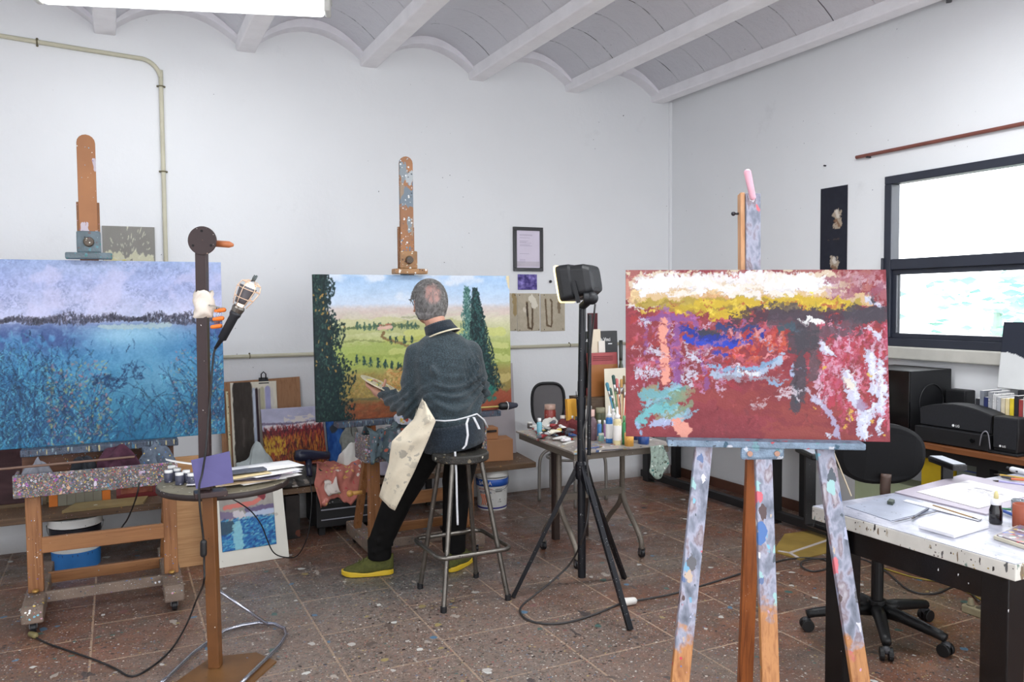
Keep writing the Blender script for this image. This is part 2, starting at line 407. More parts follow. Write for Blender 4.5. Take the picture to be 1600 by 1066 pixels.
# right wall with window opening: Y 1.2..3.46, Z 1.22..2.235
W0, W1, Z0, Z1 = 1.15, 3.51, 1.215, 2.262
struct('wall_right', MB().bb(RW, RW+.07, W1, BW, 0, 3.75).bb(RW, RW+.07, FR, W0, 0, 3.75).bb(RW, RW+.07, W0, W1, 0, Z0).bb(RW, RW+.07, W0, W1, Z1, 3.75), WM)
# rounded plaster bead in the corner
struct('trim_1', MB().cyl((RW-.004, BW-.004, 0), (RW-.004, BW-.004, 3.2), .018), WM)
# skirting tiles along right wall
struct('baseboard_right', MB().bb(RW-.012, RW, FR, BW, 0, .075), mat('skirting_tile', (92,58,44), .6, var=.3, vs=5))
# ceiling: vaults between beams
CM = bpy.data.materials.new('vault_render'); CM.use_nodes = True; nt = NT(CM.node_tree); b = CM.node_tree.nodes['Principled BSDF']
t = nt.new('ShaderNodeTexCoord'); s = nt.new('ShaderNodeSeparateXYZ'); nt.l.new(t.outputs['Object'], s.inputs[0])
cb = nt.new('ShaderNodeCombineXYZ'); nt.l.new(nt.mathn('ADD', s.outputs[0], 10.), cb.inputs[0]); nt.l.new(nt.mathn('ADD', s.outputs[1], 10.2), cb.inputs[1])
br = nt.new('ShaderNodeTexBrick'); nt.l.new(cb.outputs[0], br.inputs['Vector']); br.inputs['Scale'].default_value = 1; br.inputs['Brick Width'].default_value = 9; br.inputs['Row Height'].default_value = .31
br.inputs['Mortar Size'].default_value = .0045; br.inputs['Mortar Smooth'].default_value = .5; br.inputs['Color1'].default_value = (0, 0, 0, 1); br.inputs['Color2'].default_value = (0, 0, 0, 1); br.inputs['Mortar'].default_value = (1, 1, 1, 1)
cr = nt.mathn('MULTIPLY', br.outputs['Fac'], nt.step(nt.noise(nt.coord(2), 3.5, 5, .7), .5, .58))
base = nt.mix(cr, l4((240,239,244)), l4((105,100,105))); base, _ = nt.splat(base, 5, 30, .09, [(120,115,120)], (1.5, .5))
nt.l.new(base, b.inputs['Base Color']); b.inputs['Roughness'].default_value = .9
bn = nt.new('ShaderNodeBump'); bn.inputs['Strength'].default_value = .8; bn.inputs['Distance'].default_value = .012
nt.l.new(nt.mathn('ADD', nt.noise(nt.coord(7), 9, 6, .7), nt.mathn('MULTIPLY', br.outputs['Fac'], -1.)), bn.inputs['Height']); nt.l.new(bn.outputs[0], b.inputs['Normal'])
xs = [-.078+.8385*k for k in range(-3, 6)]; BWD = .12
mb = MB(); N = 14
def vault(mb, xa, xb, ya, yb, zs, zc, th=.03):
    prof = []
    for i in range(N+1):
        t_ = i/N; prof.append((xa+(xb-xa)*t_, zs+(zc-zs)*(1-(2*t_-1)**2)))
    up = [(x, 3.75) for x, z in prof[::-1]]
    poly = [V((x, ya, z)) for x, z in prof]; q = poly+[V((x, yb, z)) for x, z in prof]
    n = N+1; f = [(i, i+1, i+1+n, i+n) for i in range(N)]
    mb.add(q, f)
for a in xs[:-1]:
    vault(mb, a+BWD-.02, a+.8385+.02, FR, BW-.1, 3.235, 3.43)
vo = mb.build('ceiling', CM, loc=(0, 0, 0)); vo['kind'] = 'structure'; sm_arr(vo.data)
md = vo.modifiers.new('t', 'SOLIDIFY'); md.thickness = -.03 if False else .03; md.offset = 1
mb = MB()
for a in xs[:-1]:   # the thicker arch rim against the back wall
    xa, xb = a+BWD-.02, a+.8385+.02; prof = []
    for i in range(N+1):
        t_ = i/N; prof.append((xa+(xb-xa)*t_, 3.215+(3.375-3.215)*(1-(2*t_-1)**2)))
    for (x0_, z0_), (x1_, z1_) in zip(prof, prof[1:]):
        mb.add([(x0_, BW-.11, z0_), (x1_, BW-.11, z1_), (x1_, BW, z1_), (x0_, BW, z0_), (x0_, BW-.11, z0_+.09), (x1_, BW-.11, z1_+.09), (x1_, BW, z1_+.09), (x0_, BW, z0_+.09)],
               [(0,3,2,1), (4,5,6,7), (0,1,5,4), (2,3,7,6), (1,2,6,5), (3,0,4,7)])
struct('trim_2', mb, mat('rim_render', (236,235,240), .9, var=.04, bump=.3), fixn=True)
BM = mat('beam_paint', (242,241,244), .8, var=.04, bump=.25)
for i, a in enumerate(xs):
    mb = MB(); x1_ = min(a+BWD, RW+.1); xa = a
    q = [(xa, FR, 3.185), (x1_, FR, 3.185), (x1_+.012, FR, 3.34), (xa-.012, FR, 3.34)]
    mb.prism([V(p) for p in q], (0, BW-FR, 0)); struct('trim_%d' % (i+3), mb, BM, bevel=.008)
struct('trim_30', MB().bb(LW-.2, RW+.25, FR, BW+.2, 3.75, 3.85), BM)
# window
WF = mat('window_frame_metal', (42,46,58), .4, var=.1)
X0 = RW-.02; mb = MB(); X1 = RW+.06
def fr(mb, y0, y1, z0, z1, w_, x0=X0, x1=X1, wt=None):
    wt = wt or w_
    mb.bb(x0, x1, y0, y1, z1-wt, z1).bb(x0, x1, y0, y1, z0, z0+w_).bb(x0, x1, y0, y0+w_, z0+w_, z1-wt).bb(x0, x1, y1-w_, y1, z0+w_, z1-wt)
fr(mb, W0, W1, Z0, Z1, .05)
zm = 1.715
mb.bb(X0, X1, W0+.05, W1-.05, zm-.03, zm+.035)
w1 = struct('window_1', mb, WF, bevel=.004)
mb = MB(); fr(mb, W0+.05, W1-.05, Z0+.05, zm-.03, .03, RW+.0, RW+.04)
mb.build('sash', WF, w1, bevel=.003)
gm = bpy.data.materials.new('window_glass'); gm.use_nodes = True; n = gm.node_tree; bs = n.nodes['Principled BSDF']
bs.inputs['Transmission Weight'].default_value = 1; bs.inputs['Roughness'].default_value = 0; bs.inputs['IOR'].default_value = 1.02; bs.inputs['Base Color'].default_value = (.98, 1, 1, 1)
mb = MB().bb(RW+.018, RW+.024, W0+.05, W1-.05, zm+.035, Z1-.05); mb.build('pane', gm, w1)
mb = MB().bb(RW+.018, RW+.024, W0+.08, W1-.08, Z0+.08, zm-.06); mb.build('pane', gm, w1)
mb = MB().bb(RW-.03, RW+.01, W1-.03, W1+.012, 1.57, 1.64).cyl((RW-.03, W1+.0, 1.60), (RW-.03, W1+.0, 1.76), .008)
mb.build('window_latch', WF, w1, bevel=.003)
mb = MB().bb(RW-.06, RW+.02, W0-.02, W1+.06, 1.14, Z0); mb.build('window_sill', mat('sill_stone', (186,184,176), .7, var=.1), w1, bevel=.008)
# ground and a tree outside
struct('trim_31', MB().bb(RW+.25, RW+14, -8, 14, -.3, -.1), mat('yard_ground', (150,150,135), .9))
t = thing('tree', 'pale leafy tree faintly seen through the lower right window pane', 'tree', (RW+4.2, 5.55, -.1))
MB().tube([(RW+4.2, 5.55, -.1), (RW+4.25, 5.55, .8), (RW+4.2, 5.5, 1.4)], [.09, .07, .04]).build('trunk', mat('bark', (190,205,196), .9), t)
rg = random.Random(4); mb = MB()
for i in range(300):
    c = V((RW+4.2+rg.gauss(0, .6), 5.15+rg.gauss(0, .38), 1.38+rg.gauss(0, .22))); r_ = rg.uniform(.05, .11)
    q = Matrix.Rotation(rg.uniform(0, 6), 3, 'Z') @ Matrix.Rotation(rg.uniform(0, 3), 3, 'X')
    mb.add([c+q @ V((-r_, 0, 0)), c+q @ V((0, -r_*.5, .01)), c+q @ V((r_, 0, 0)), c+q @ V((0, r_*.5, .01))], [(0, 1, 2, 3)])
mb.build('foliage', mat('tree_leaves', (176,228,220), .8), t, fixn=False)
# ---------------- fluorescent luminaire, then two unseen lamps added to brighten the walls
for a, bb_, LB, EN in ((V((1.09, 4.46, 3.10)), V((-.34, 4.90, 3.10)), 'long lit fluorescent lamp under the beams above the blue lake painting', 5), (V((3.35, 2.30, 3.10)), V((1.90, 2.70, 3.10)), 'unseen fluorescent lamp added above the foreground tripod easel to brighten the walls', 34), (V((-.2, 1.6, 3.10)), V((-1.65, 2.0, 3.10)), 'unseen fluorescent lamp added near the left wall in front of the lamp stand to brighten the walls', 30)):
    d_ = (bb_-a).normalized()

    t = thing('fluorescent_lamp', LB, 'ceiling lamp', (a+bb_)/2+V((0, 0, .05)))
    MB().bar(a-d_*.01+V((0, 0, .06)), bb_+d_*.01+V((0, 0, .06)), .13, .035).build('housing', mat('lamp_housing', (190,190,186), .5), t, bevel=.008)
    em = mat('lamp_diffuser', (255,255,252), .3, var=0, emit=((250,253,255), 2.6))
    mb = MB().bar(a+d_*.03+V((0, 0, .01)), bb_-d_*.03+V((0, 0, .01)), .115, .065); mb.build('diffuser', em, t, bevel=.02)
    for e_ in (a, bb_):
        MB().bar(e_+d_*(-.005 if e_ is a else .005)+V((0, 0, .015)), e_+d_*(.028 if e_ is a else -.028)+V((0, 0, .015)), .122, .07).build('end_cap', mat('lamp_cap', (205,205,200), .4), t, bevel=.01)
    for f_ in (.2, .8):
        p = a.lerp(bb_, f_)+V((0, 0, .08)); MB().cyl(p, p+V((0, 0, .02)), .01).build('hanger', mat('lamp_housing', (190,190,186)), t)
    al = bpy.data.lights.new('tube_light', 'AREA'); al.shape = 'RECTANGLE'; al.size = 1.35; al.size_y = .1; al.energy = EN; al.color = (.95, .98, 1)
    ao = bpy.data.objects.new('tube_light', al); col.objects.link(ao); ao.parent = t; ao.location = (0, 0, -.085); ao.rotation_euler = (0, 0, math.atan2(d_.y, d_.x))
# ================================================================ THE THREE LARGE PAINTINGS
def art_blue():
    P = Paint(430, 300, (120,150,200))
    P.grad([(0, (158,178,220)), (.12, (168,180,224)), (.24, (190,196,230)), (.31, (196,202,234)), (.36, (112,136,180)), (.42, (84,136,184)), (.6, (72,144,188)), (.8, (56,142,186)), (1, (46,130,174))])
    P.mottle(60, 26, 1.6, (1, .8, .5)); P.mottle(9, 16); P.mottle(3, 12)
    n = P.n(26, 1.5); n2 = P.n(2, 1); P.lay(sst(n, .56, .7)*sst(n2, .45, .6)*(P.v < .3)*.30, (100,112,156))
    P.lay(sst(P.n(30), .5, .75)*(P.v < .32)*.6, (206,206,238))
    gl = np.exp(-((P.u-.66)/.16)**2-((P.v-.41)/.06)**2); P.lay(gl*.9*(P.v > .355), (160,205,228))
    gl = np.exp(-((P.u-.72)/.11)**2-((P.v-.58)/.2)**2); P.lay(gl*.7, (110,170,205))
    dk = np.exp(-((P.v-.42)/.08)**2)*(sst(P.u, .86, .98)+sst(P.u, .55, .42))*(P.v > .34); P.lay(np.clip(dk*.75*sst(P.n(10), .3, .6), 0, 1), (58,74,128))
    g = random.Random(3)
    hor = lambda u: .325+.02*abs(u-.55)+.006*sin(u*40)
    for i in range(2600):
        u = g.random(); th = .016+.018*abs(u-.6)+.012*sin(u*17)+.010*sin(u*43+1); v = hor(u)+g.uniform(-th, th*.9)
        P.line([(u, v), (u+g.uniform(-.004, .004), v-g.uniform(.004, .02))], .0028, g.choice([(44,46,62),(62,64,84),(84,84,104),(36,40,50),(100,96,110)]), g.uniform(.4, .9), 0)
    P.line([(.55, .365), (.66, .366), (.8, .362)], .018, (176,196,196), .7, .8, 4)
    blue = [(24,54,92),(34,80,124),(20,46,72),(48,106,150),(36,72,86)]
    dens = lambda u, v: min(1, max(0, (v-.38)*1.9))*(.10+.9*min(1, max(0, (abs(u-.69)-.10)*4.0-(1-v)*.25)))
    P.a *= (1-.20*sst(P.v, .4, .9))[..., None]; P.dabs(9000, (0, 1, .4, 1), .035, .0034, blue, (.7, 2.4), .75, 7, .35, dens)
    P.dabs(3200, (.0, 1, .42, 1), .035, .003, [(86,170,200),(110,190,210),(60,140,180)], (.6, 2.5), .7, 8, .3, dens)
    for (bu, bv, n_, L, sp) in ((.93, 1.0, 46, .42, .75), (.80, 1.0, 26, .32, .6), (.45, 1.02, 40, .4, .8), (.6, 1.02, 16, .22, .9), (.30, 1.02, 40, .42, .8), (.1, 1, 40, .45, .8), (.99, .9, 20, .3, .7)):
        for k in range(n_):
            a = pi/2+g.uniform(-sp, sp); u, v = bu+g.uniform(-.08, .08), bv-g.uniform(0, .12); pts = []; c = g.uniform(-.2, .2); l = L*.8*g.uniform(.3, 1)/7
            for j in range(8): pts.append((u, v)); u += cos(a)*l; v -= sin(a)*l*1.43; a += c
            P.line(pts, .0031, g.choice(blue[:3]), .62, .3, 3)
    P.dabs(420, (.36, .58, .55, 1), .006, .005, [(150,130,110),(196,110,110),(120,160,140),(180,170,90),(90,60,110)], (0, 3), .6, 9)
    P.dabs(200, (.8, 1, .5, 1), .006, .004, [(150,130,110),(196,110,110),(180,170,90)], (0, 3), .6, 10)
    for (u, v, r) in ((.66, .62, .04), (.60, .68, .03), (.55, .66, .03)):
        P.dabs(60, (u-r, u+r, v-r, v+r), .008, .005, [(24,60,100),(16,44,80)], (0, 3), .7, int(u*999))
    P.warp(1.3, 7); P.mottle(2.2, 9); P.mottle(50, 8)
    return P
P_ = art_blue(); bl = V((-.80, 4.6, .803))
painted('lake_painting', P_, bl, (1.312, 0, -.0), (0, .02, .928), .03, 'large blue lake and reeds painting on the left easel', 'painting', bump=.5, gain=.86)

def art_land():
    P = Paint(380, 264, (190,200,150))
    P.grad([(0, (158,190,226)), (.12, (182,206,232)), (.2, (200,214,232)), (.235, (206,196,194)), (.31, (206,200,176)), (.42, (186,190,138)), (.52, (160,172,96)), (.64, (150,162,86)), (.70, (150,138,80)), (.84, (140,124,72)), (.9, (120,84,54)), (1, (112,64,44))])
    P.mottle(30, 9, 2); P.mottle(5, 9, 2)
    P.lay(sst(P.n(36, 1.6), .48, .68)*(P.v < .2)*.75, (226,230,238))
    hill = .235+.012*np.sin(P.u*9)+.01*np.sin(P.u*23); P.lay(((P.v > hill) & (P.v < hill+.06))*.5*sst(P.n(10, 3), .3, .6), (204,180,176))
    for (u, v, w_, c) in ((.35, .33, .5, (196,196,150)), (.6, .34, .4, (180,182,130)), (.3, .375, .45, (172,178,120)), (.7, .4, .5, (196,200,120)), (.5, .455, .32, (182,186,100)), (.28, .5, .34, (156,172,96)),
                          (.52, .52, .3, (190,196,120)), (.25, .58, .4, (144,160,80)), (.5, .6, .34, (172,184,100)), (.82, .5, .3, (196,200,130)), (.9, .6, .2, (190,196,124)), (.9, .74, .16, (186,170,110))):
        P.line([(u-w_/2, v+.015), (u, v), (u+w_/2, v+.02)], .04, c, .8, .9, 8, 0, 2)
    P.line([(.42, .30), (.5, .295), (.62, .3)], .01, (140,146,110), .5, 1, 4)
    P.line([(.33, .40), (.32, .43), (.35, .455), (.40, .475), (.46, .51), (.5, .55)], .012, (126,100,66), .9, .8, 4)
    P.line([(.08, .47), (.2, .45), (.33, .47)], .008, (120,130,76), .7, 1, 4); P.line([(.38, .475), (.6, .46)], .006, (140,130,86), .7, 1, 4)
    P.line([(.16, .37), (.36, .352), (.5, .36)], .016, (84,104,70), .8, 1.4, 5)
    g = random.Random(9)
    def tree(u, v, h, w_, cs, n):
        for i in range(n):
            t = g.random()**.8; a = (1-t)*w_/2+.003; x = u+g.gauss(0, .45)*a; y = v-h*t
            P.line([(x, y), (x+g.uniform(-.002, .002), y-.008)], .004, g.choice(cs), .8, 0)
    dkc = [(28,54,54),(40,72,66),(22,44,44),(60,92,80)]
    for u, h in ((.20,.05),(.215,.03),(.235,.05),(.26,.045),(.285,.055),(.31,.045),(.35,.05),(.37,.04),(.42,.04),(.45,.06),(.47,.045),(.49,.05),(.30,.03)): tree(u, .385+g.uniform(-.01, .01), h, .018, [(70,100,86),(90,116,90),(50,84,76)], 26)
    for u in (.36, .39, .43, .47): tree(u, .48+u*.02, .05, .018, dkc, 26)
    for i, u in enumerate((.195, .23, .262, .297, .333, .367, .397, .41)): tree(u, .625+.008*i, .065-.002*i, .02, dkc, 44)
    for u, v in ((.315, .372), (.355, .366), (.345, .37)): P.line([(u-.008, v), (u+.01, v)], .018, (214,176,160), .95, .3); P.line([(u-.008, v-.022), (u+.01, v-.02)], .006, (170,110,90), .9, .3)
    P.dabs(900, (.14, .52, .69, .86), .008, .006, [(176,140,90),(186,160,90),(150,120,60),(128,116,70)], (0, 3), .5, 12)
    P.dabs(400, (.34, .5, .66, .86), .008, .006, [(206,150,96),(210,180,120),(176,116,60)], (0, 3), .7, 13)
    P.line([(.14, .86), (.4, .868), (.96, .82)], .012, (96,96,70), .7, .6); P.dabs(500, (.14, 1, .89, 1), .02, .01, [(140,74,44),(120,60,40),(150,90,56)], (0, .4), .5, 14)
    P.line([(.8, .95), (1, .92)], .1, (150,72,52), .8, .6, 6)
    # dark cypress mass at the left
    def mass(fl, fr_, v0, v1, n, cs, wd=.008, al=.85):
        for i in range(n):
            v = g.uniform(v0, v1); a, b = fl(v), fr_(v); m_ = (a+b)/2; h_ = (b-a)/2; u = m_+max(-1.25, min(1.25, g.gauss(0, .62)))*h_
            P.line([(u, v), (u+g.uniform(-.004, .004), v-g.uniform(.004, .014))], wd*g.uniform(.5, 1.2), g.choice(cs), al, 0)
    rt = lambda v: .055+.10*min(1, v*1.35)+.02*sin(v*21)
    cyp = [(14,36,38),(10,28,30),(20,46,44),(16,40,44)]
    P.lay((((P.u > .79-.02*P.v) & (P.u < .812+.10*np.clip((P.v-.1)*1.35, 0, 1)) & (P.v > .16) & (P.v < .85))*.85), (24,52,54)); P.lay(((P.u < .035+.085*np.clip(P.v*1.35, 0, 1)+.012*np.sin(P.v*21))*1.), (14,36,38))
    mass(lambda v: -.02, rt, 0, 1, 2600, cyp); mass(lambda v: -.02, lambda v: rt(v)-.02, .0, 1, 420, [(40,76,66),(58,90,80),(34,66,64)], .005, .7); mass(lambda v: 0, rt, .1, .7, 30, [(190,150,80)], .006, .8)
    mass(lambda v: .755-.03*min(1, (v-.08)*2.2), lambda v: .77+.035*min(1, (v-.08)*3), .09, .6, 900, [(50,92,88),(74,120,112),(36,76,76),(110,150,140)], .006)
    mass(lambda v: .80-.012*min(1, (v-.1)*3), lambda v: .815+.115*min(1, (v-.1)*1.35), .10, .86, 3000, cyp+[(24,60,62)], .007)
    mass(lambda v: .80, lambda v: .82+.10*min(1, (v-.1)*1.35), .12, .86, 260, [(60,110,100),(44,90,92)], .005, .7)
    mass(lambda v: .80, lambda v: .90, .82, .93, 300, [(24,100,92),(40,120,104)], .008, .6)
    P.line([(.99, .0), (1, .08)], .02, (226,206,160), .9, .5); P.warp(.9, 6); P.mottle(2.5, 7)
    return P
painted('landscape_painting', art_land(), V((1.032, 4.72, .809)), (1.27, 0, 0), (0, .02, .866), .03, 'landscape painting with cypresses and green hills the painter is working on', 'painting', bump=.4, gain=.98)

def art_red():
    P = Paint(460, 290, (140,58,66))
    P.mottle(40, 14, 1.5, (1, .6, .6)); P.mottle(6, 8)
    L = P.line
    # lower field
    for i in range(26):
        g = random.Random(i); v = g.uniform(.66, .98); u = g.uniform(.2, .7); L([(u, v), (u+.12, v+g.uniform(-.02, .02)), (u+.24, v+.01)], g.uniform(.02, .05), g.choice([(146,66,62),(130,54,62),(152,74,66),(136,58,58)]), .6, .8, 8, .3, 3)
    # mid reds and pinks
    g = random.Random(5)
    for i in range(170):
        u, v = g.uniform(.0, .98), g.uniform(.26, .68); a = g.uniform(-.8, .8)+(1.2 if u > .72 else 0)
        L([(u, v), (u+.04*cos(a), v-.06*sin(a))], g.uniform(.006, .024), g.choice([(176,70,84),(150,54,70),(196,100,116),(168,62,60),(186,88,110),(130,44,56)]), .75, .9, 5, .3, 2)
    for i in range(240):
        u = g.uniform(.74, 1.0); v = g.uniform(.28, .82); L([(u, v), (u+g.uniform(-.03, .03), v+g.uniform(.03, .12))], g.uniform(.004, .014), g.choice([(206,110,130),(190,66,88),(214,160,184),(172,52,70),(220,190,214),(182,84,110)]), .7, .9, 4, .35)
    for i in range(110):
        u = g.uniform(.02, .42); v = g.uniform(.32, .72); L([(u, v), (u+g.uniform(-.03, .03), v+g.uniform(-.03, .04))], g.uniform(.004, .016), g.choice([(206,190,220),(190,150,190),(220,214,232),(170,110,150)]), .65, 1.1, 4, .45)
    # sky band
    L([(.02, .05), (.5, .04), (.92, .06)], .07, (176,120,112), .7, .6, 8, .3, 3)
    L([(.05, .12), (.4, .13), (.78, .12)], .13, (222,206,180), .95, .5, 6, .3, 3)
    L([(.03, .155), (.4, .17), (.92, .17)], .05, (216,186,140), .95, .5, 6, .25, 3); L([(.3, .16), (.6, .175)], .02, (206,160,110), .8, .6, 5, .3, 3)
    for i in range(90):
        u = g.uniform(.03, .74); v = g.uniform(.03, .15); L([(u, v), (u+g.uniform(.03, .1), v+g.uniform(-.01, .01))], g.uniform(.008, .024), g.choice([(240,240,244),(232,230,236),(236,228,216)]), .9, .8, 5, .3, 2)
    for i in range(70): u = g.uniform(.08, .7); L([(u, .01+g.uniform(0, .02)), (u, .06)], .006, (236,234,240), .8, .6, 3)
    L([(.64, .07), (.72, .09)], .05, (242,242,246), .95, .5, 6); L([(.05, .09), (.2, .07)], .05, (238,238,242), .9, .6, 6)
    for i in range(40): u = g.uniform(.76, .99); v = g.uniform(.03, .2); L([(u, v), (u+.03, v+g.uniform(-.03, .03))], g.uniform(.01, .03), g.choice([(196,160,170),(170,110,120),(200,180,150),(150,90,110)]), .7, .8, 5, .3)
    L([(0, .08), (.012, .17)], .02, (196,130,116), .9, .5); L([(.015, .22), (.07, .225)], .012, (228,226,230), .9, .5)
    # yellow band
    L([(.05, .2), (.5, .19), (.9, .2)], .03, (170,150,60), .85, .6, 5, .2, 3)
    L([(.3, .22), (.5, .205), (.85, .2)], .05, (206,176,54), .9, .6, 6, .2, 3); L([(.15, .235), (.32, .24), (.42, .25)], .035, (190,166,50), .9, .7, 5, .25, 3)
    L([(.34, .285), (.4, .27), (.47, .26)], .03, (206,180,48), .9, .7, 5); L([(.75, .24), (.82, .235)], .02, (196,176,60), .9, .8)
    for i in range(60): u = g.uniform(.05, .88); v = g.uniform(.18, .26); L([(u, v), (u+.025, v+g.uniform(-.01, .01))], .008, g.choice([(226,200,80),(150,130,60),(176,90,60),(214,186,66)]), .8, .7, 3)
    # dark clouds
    L([(.42, .3), (.52, .265), (.66, .27), (.8, .28), (.98, .25)], .05, (70,52,66), .85, .9, 7, .25, 2); L([(.58, .27), (.72, .3)], .08, (74,66,76), .8, .9, 8, .25)
    L([(.86, .27), (.97, .26)], .06, (70,66,76), .9, .7, 6); L([(.62, .36), (.75, .38), (.88, .33)], .05, (84,74,84), .75, 1, 7, .3)
    L([(.68, .32), (.68, .45), (.665, .6), (.665, .72), (.655, .8)], .045, (70,66,76), .9, .7, 7); L([(.73, .36), (.725, .5), (.72, .62)], .035, (84,76,84), .8, .8, 7); L([(.66, .42), (.7, .42)], .09, (66,64,72), .8, .7, 7)
    L([(.655, .69), (.652, .8)], .012, (58,70,80), .9, .3)
    L([(.6, .35), (.64, .34)], .03, (60,84,96), .8, .8)
    # blue band
    L([(.22, .36), (.26, .37), (.32, .4), (.4, .42), (.46, .41), (.52, .37)], .03, (30,50,150), .95, .7, 5); L([(.24, .42), (.32, .44), (.42, .45), (.48, .43)], .022, (40,66,190), .95, .8, 5)
    L([(.36, .34), (.4, .36), (.5, .34)], .02, (40,60,120), .9, .8, 4); L([(.28, .37), (.36, .38)], .02, (60,60,66), .85, .8, 4); L([(.34, .5), (.43, .51)], .014, (44,60,170), .9, .9, 4); L([(.5, .39), (.54, .43), (.57, .47)], .016, (150,176,220), .8, .9, 4)
    for i in range(60): u = g.uniform(.4, .62); v = g.uniform(.38, .56); a = g.uniform(0, 2); L([(u, v), (u+.025*cos(a), v-.04*sin(a))], .009, g.choice([(190,70,54),(206,96,70),(170,50,50),(220,150,150)]), .85, .8, 4)
    # pale blue swash
    L([(.33, .58), (.42, .595), (.52, .575), (.6, .53)], .018, (130,170,206), .95, .8, 4, .25); L([(.34, .63), (.45, .62), (.55, .6), (.6, .54), (.61, .5)], .02, (170,190,214), .95, .8, 4, .2); L([(.35, .65), (.44, .645), (.62, .65)], .014, (150,150,164), .9, .9, 4, .3)
    L([(.44, .615), (.52, .61)], .012, (228,232,238), .9, .7, 3); L([(.64, .56), (.645, .63)], .012, (170,190,220), .9, .7, 3); L([(.55, .67), (.6, .68)], .012, (140,176,210), .9, .8, 3)
    # violet marks
    vio = (136,84,150)
    L([(.07, .29), (.18, .29), (.26, .3)], .022, vio, .8, .5, 4, .15); L([(.14, .22), (.145, .3)], .014, vio, .8, .5); L([(.16, .22), (.17, .3)], .014, (150,110,170), .8, .5)
    L([(.2, .28), (.2, .5), (.2, .68)], .022, vio, .85, .5, 4, .2); L([(.165, .3), (.18, .5), (.19, .66)], .014, (150,100,160), .8, .6, 4, .2); L([(.08, .3), (.075, .5)], .014, vio, .7, .6, 4, .3)
    L([(.2, .28), (.24, .25), (.27, .28), (.28, .45), (.3, .6), (.32, .7)], .012, vio, .8, .5, 4, .2); L([(.3, .46), (.4, .42), (.44, .38), (.46, .3)], .012, (150,100,150), .8, .6, 4, .25); L([(.12, .55), (.2, .57)], .01, vio, .8, .6)
    # salmon blocks
    sal = (232,160,142)
    L([(.145, .31), (.15, .45), (.155, .6), (.155, .67)], .034, sal, .97, .25, 6); L([(.18, .84), (.2, .91), (.225, .96)], .052, sal, .98, .25, 8); L([(.185, .82), (.19, .85)], .03, sal, .98, .3)
    # teal sweep at lower left
    for i in range(80):
        u = g.uniform(.06, .22); v = g.uniform(.72, .9); L([(u, v), (u+.05, v-.03)], g.uniform(.008, .02), g.choice([(112,176,186),(96,150,150),(130,150,120),(150,140,110),(140,190,210)]), .8, .8, 4, .25, 2)
    L([(.05, .92), (.09, .86), (.16, .83)], .03, (112,184,190), .95, .6, 5); L([(.06, .76), (.1, .74), (.16, .75)], .03, (112,170,180), .9, .7, 5); L([(.1, .93), (.17, .91)], .024, (170,190,226), .9, .8, 4); L([(.05, .93), (.055, .98)], .016, (150,180,214), .9, .7)
    # whites at left edge
    for (u, v) in ((.04, .6), (.05, .64), (.09, .6), (.1, .48), (.06, .3), (.25, .62), (.22, .66), (.27, .52), (.24, .5)): L([(u, v), (u+.03, v+.02)], .026, (208,214,232), .85, 1.2, 4, .4)
    # right pale passages
    for pts, wd in (([(.84, .6), (.87, .68), (.88, .78)], .03), ([(.93, .5), (.94, .62), (.95, .72)], .035), ([(.97, .55), (.975, .7), (.97, .82)], .03), ([(.86, .72), (.9, .84), (.905, .96)], .035), ([(.95, .8), (.9, .88)], .03), ([(.92, .34), (.97, .4)], .012), ([(.76, .44), (.79, .5)], .03), ([(.96, .88), (.96, .94)], .02), ([(.9, .93), (.905, .98)], .016), ([(.92, .16), (.97, .22)], .012)):
        L(pts, wd, (204,210,232), .93, .9, 5, .2); L([(p[0]+.005, p[1]-.01) for p in pts], wd*.4, (228,232,242), .9, 1, 4, .3)
    L([(.84, .64), (.865, .69)], .02, (232,226,210), .9, .8); L([(.72, .76), (.76, .8), (.8, .9), (.805, .97)], .02, (176,170,200), .92, .7, 5); L([(.76, .96), (.79, .98)], .014, (214,220,236), .9, .9, 3, .3); L([(.69, .715), (.75, .8)], .012, (200,200,220), .8, 1, 3, .3)
    L([(.89, .78), (.905, .8)], .03, (160,140,170), .9, .4)
    for (u, v, r) in ((.855, .83, .014), (.86, .86, .012), (.925, .61, .014), (.83, .92, .016), (.72, .81, .007), (.84, .87, .007), (.93, .88, .01), (.98, .95, .006), (.76, .57, .012)): L([(u, v), (u+.006, v+.004)], r, (220,180,80), .9, .7, 3)
    for i in range(26): u = g.uniform(.58, .66); v = g.uniform(.7, .76); L([(u, v), (u+.012, v+.004)], .006, (214,204,214), .8, .9, 3)
    for i in range(20): u = g.uniform(.47, .53); v = g.uniform(.76, .82); L([(u, v), (u+.01, v)], .004, (190,170,176), .8, .9, 3)
    L([(.71, .305), (.75, .312)], .022, (246,246,246), 1, .3, 4); L([(.67, .298), (.71, .303)], .008, (240,240,240), .9, 1, 3); L([(.6, .86), (.75, .88)], .03, (150,70,66), .6, .8, 8, .3, 3)
    for i in range(700):   # bristle streaks dragged through the wet paint
        u, v = g.random(), g.uniform(.02, .98); px_ = P.a[int(v*(P.H-1)), int(u*(P.W-1))]; a = g.uniform(-.5, .5) if v < .6 and u < .7 else g.uniform(.6, 2.2)
        if v > .7 and g.random() < .5: continue
        L([(u, v), (u+.03*cos(a), v-.045*sin(a))], g.uniform(.002, .006), tuple(np.clip(px_*g.uniform(.8, 1.22)+g.uniform(-8, 14), 0, 250)), .8, .5, 3)
    P.warp(3.2, 12); P.warp(1.2, 4)
    return P
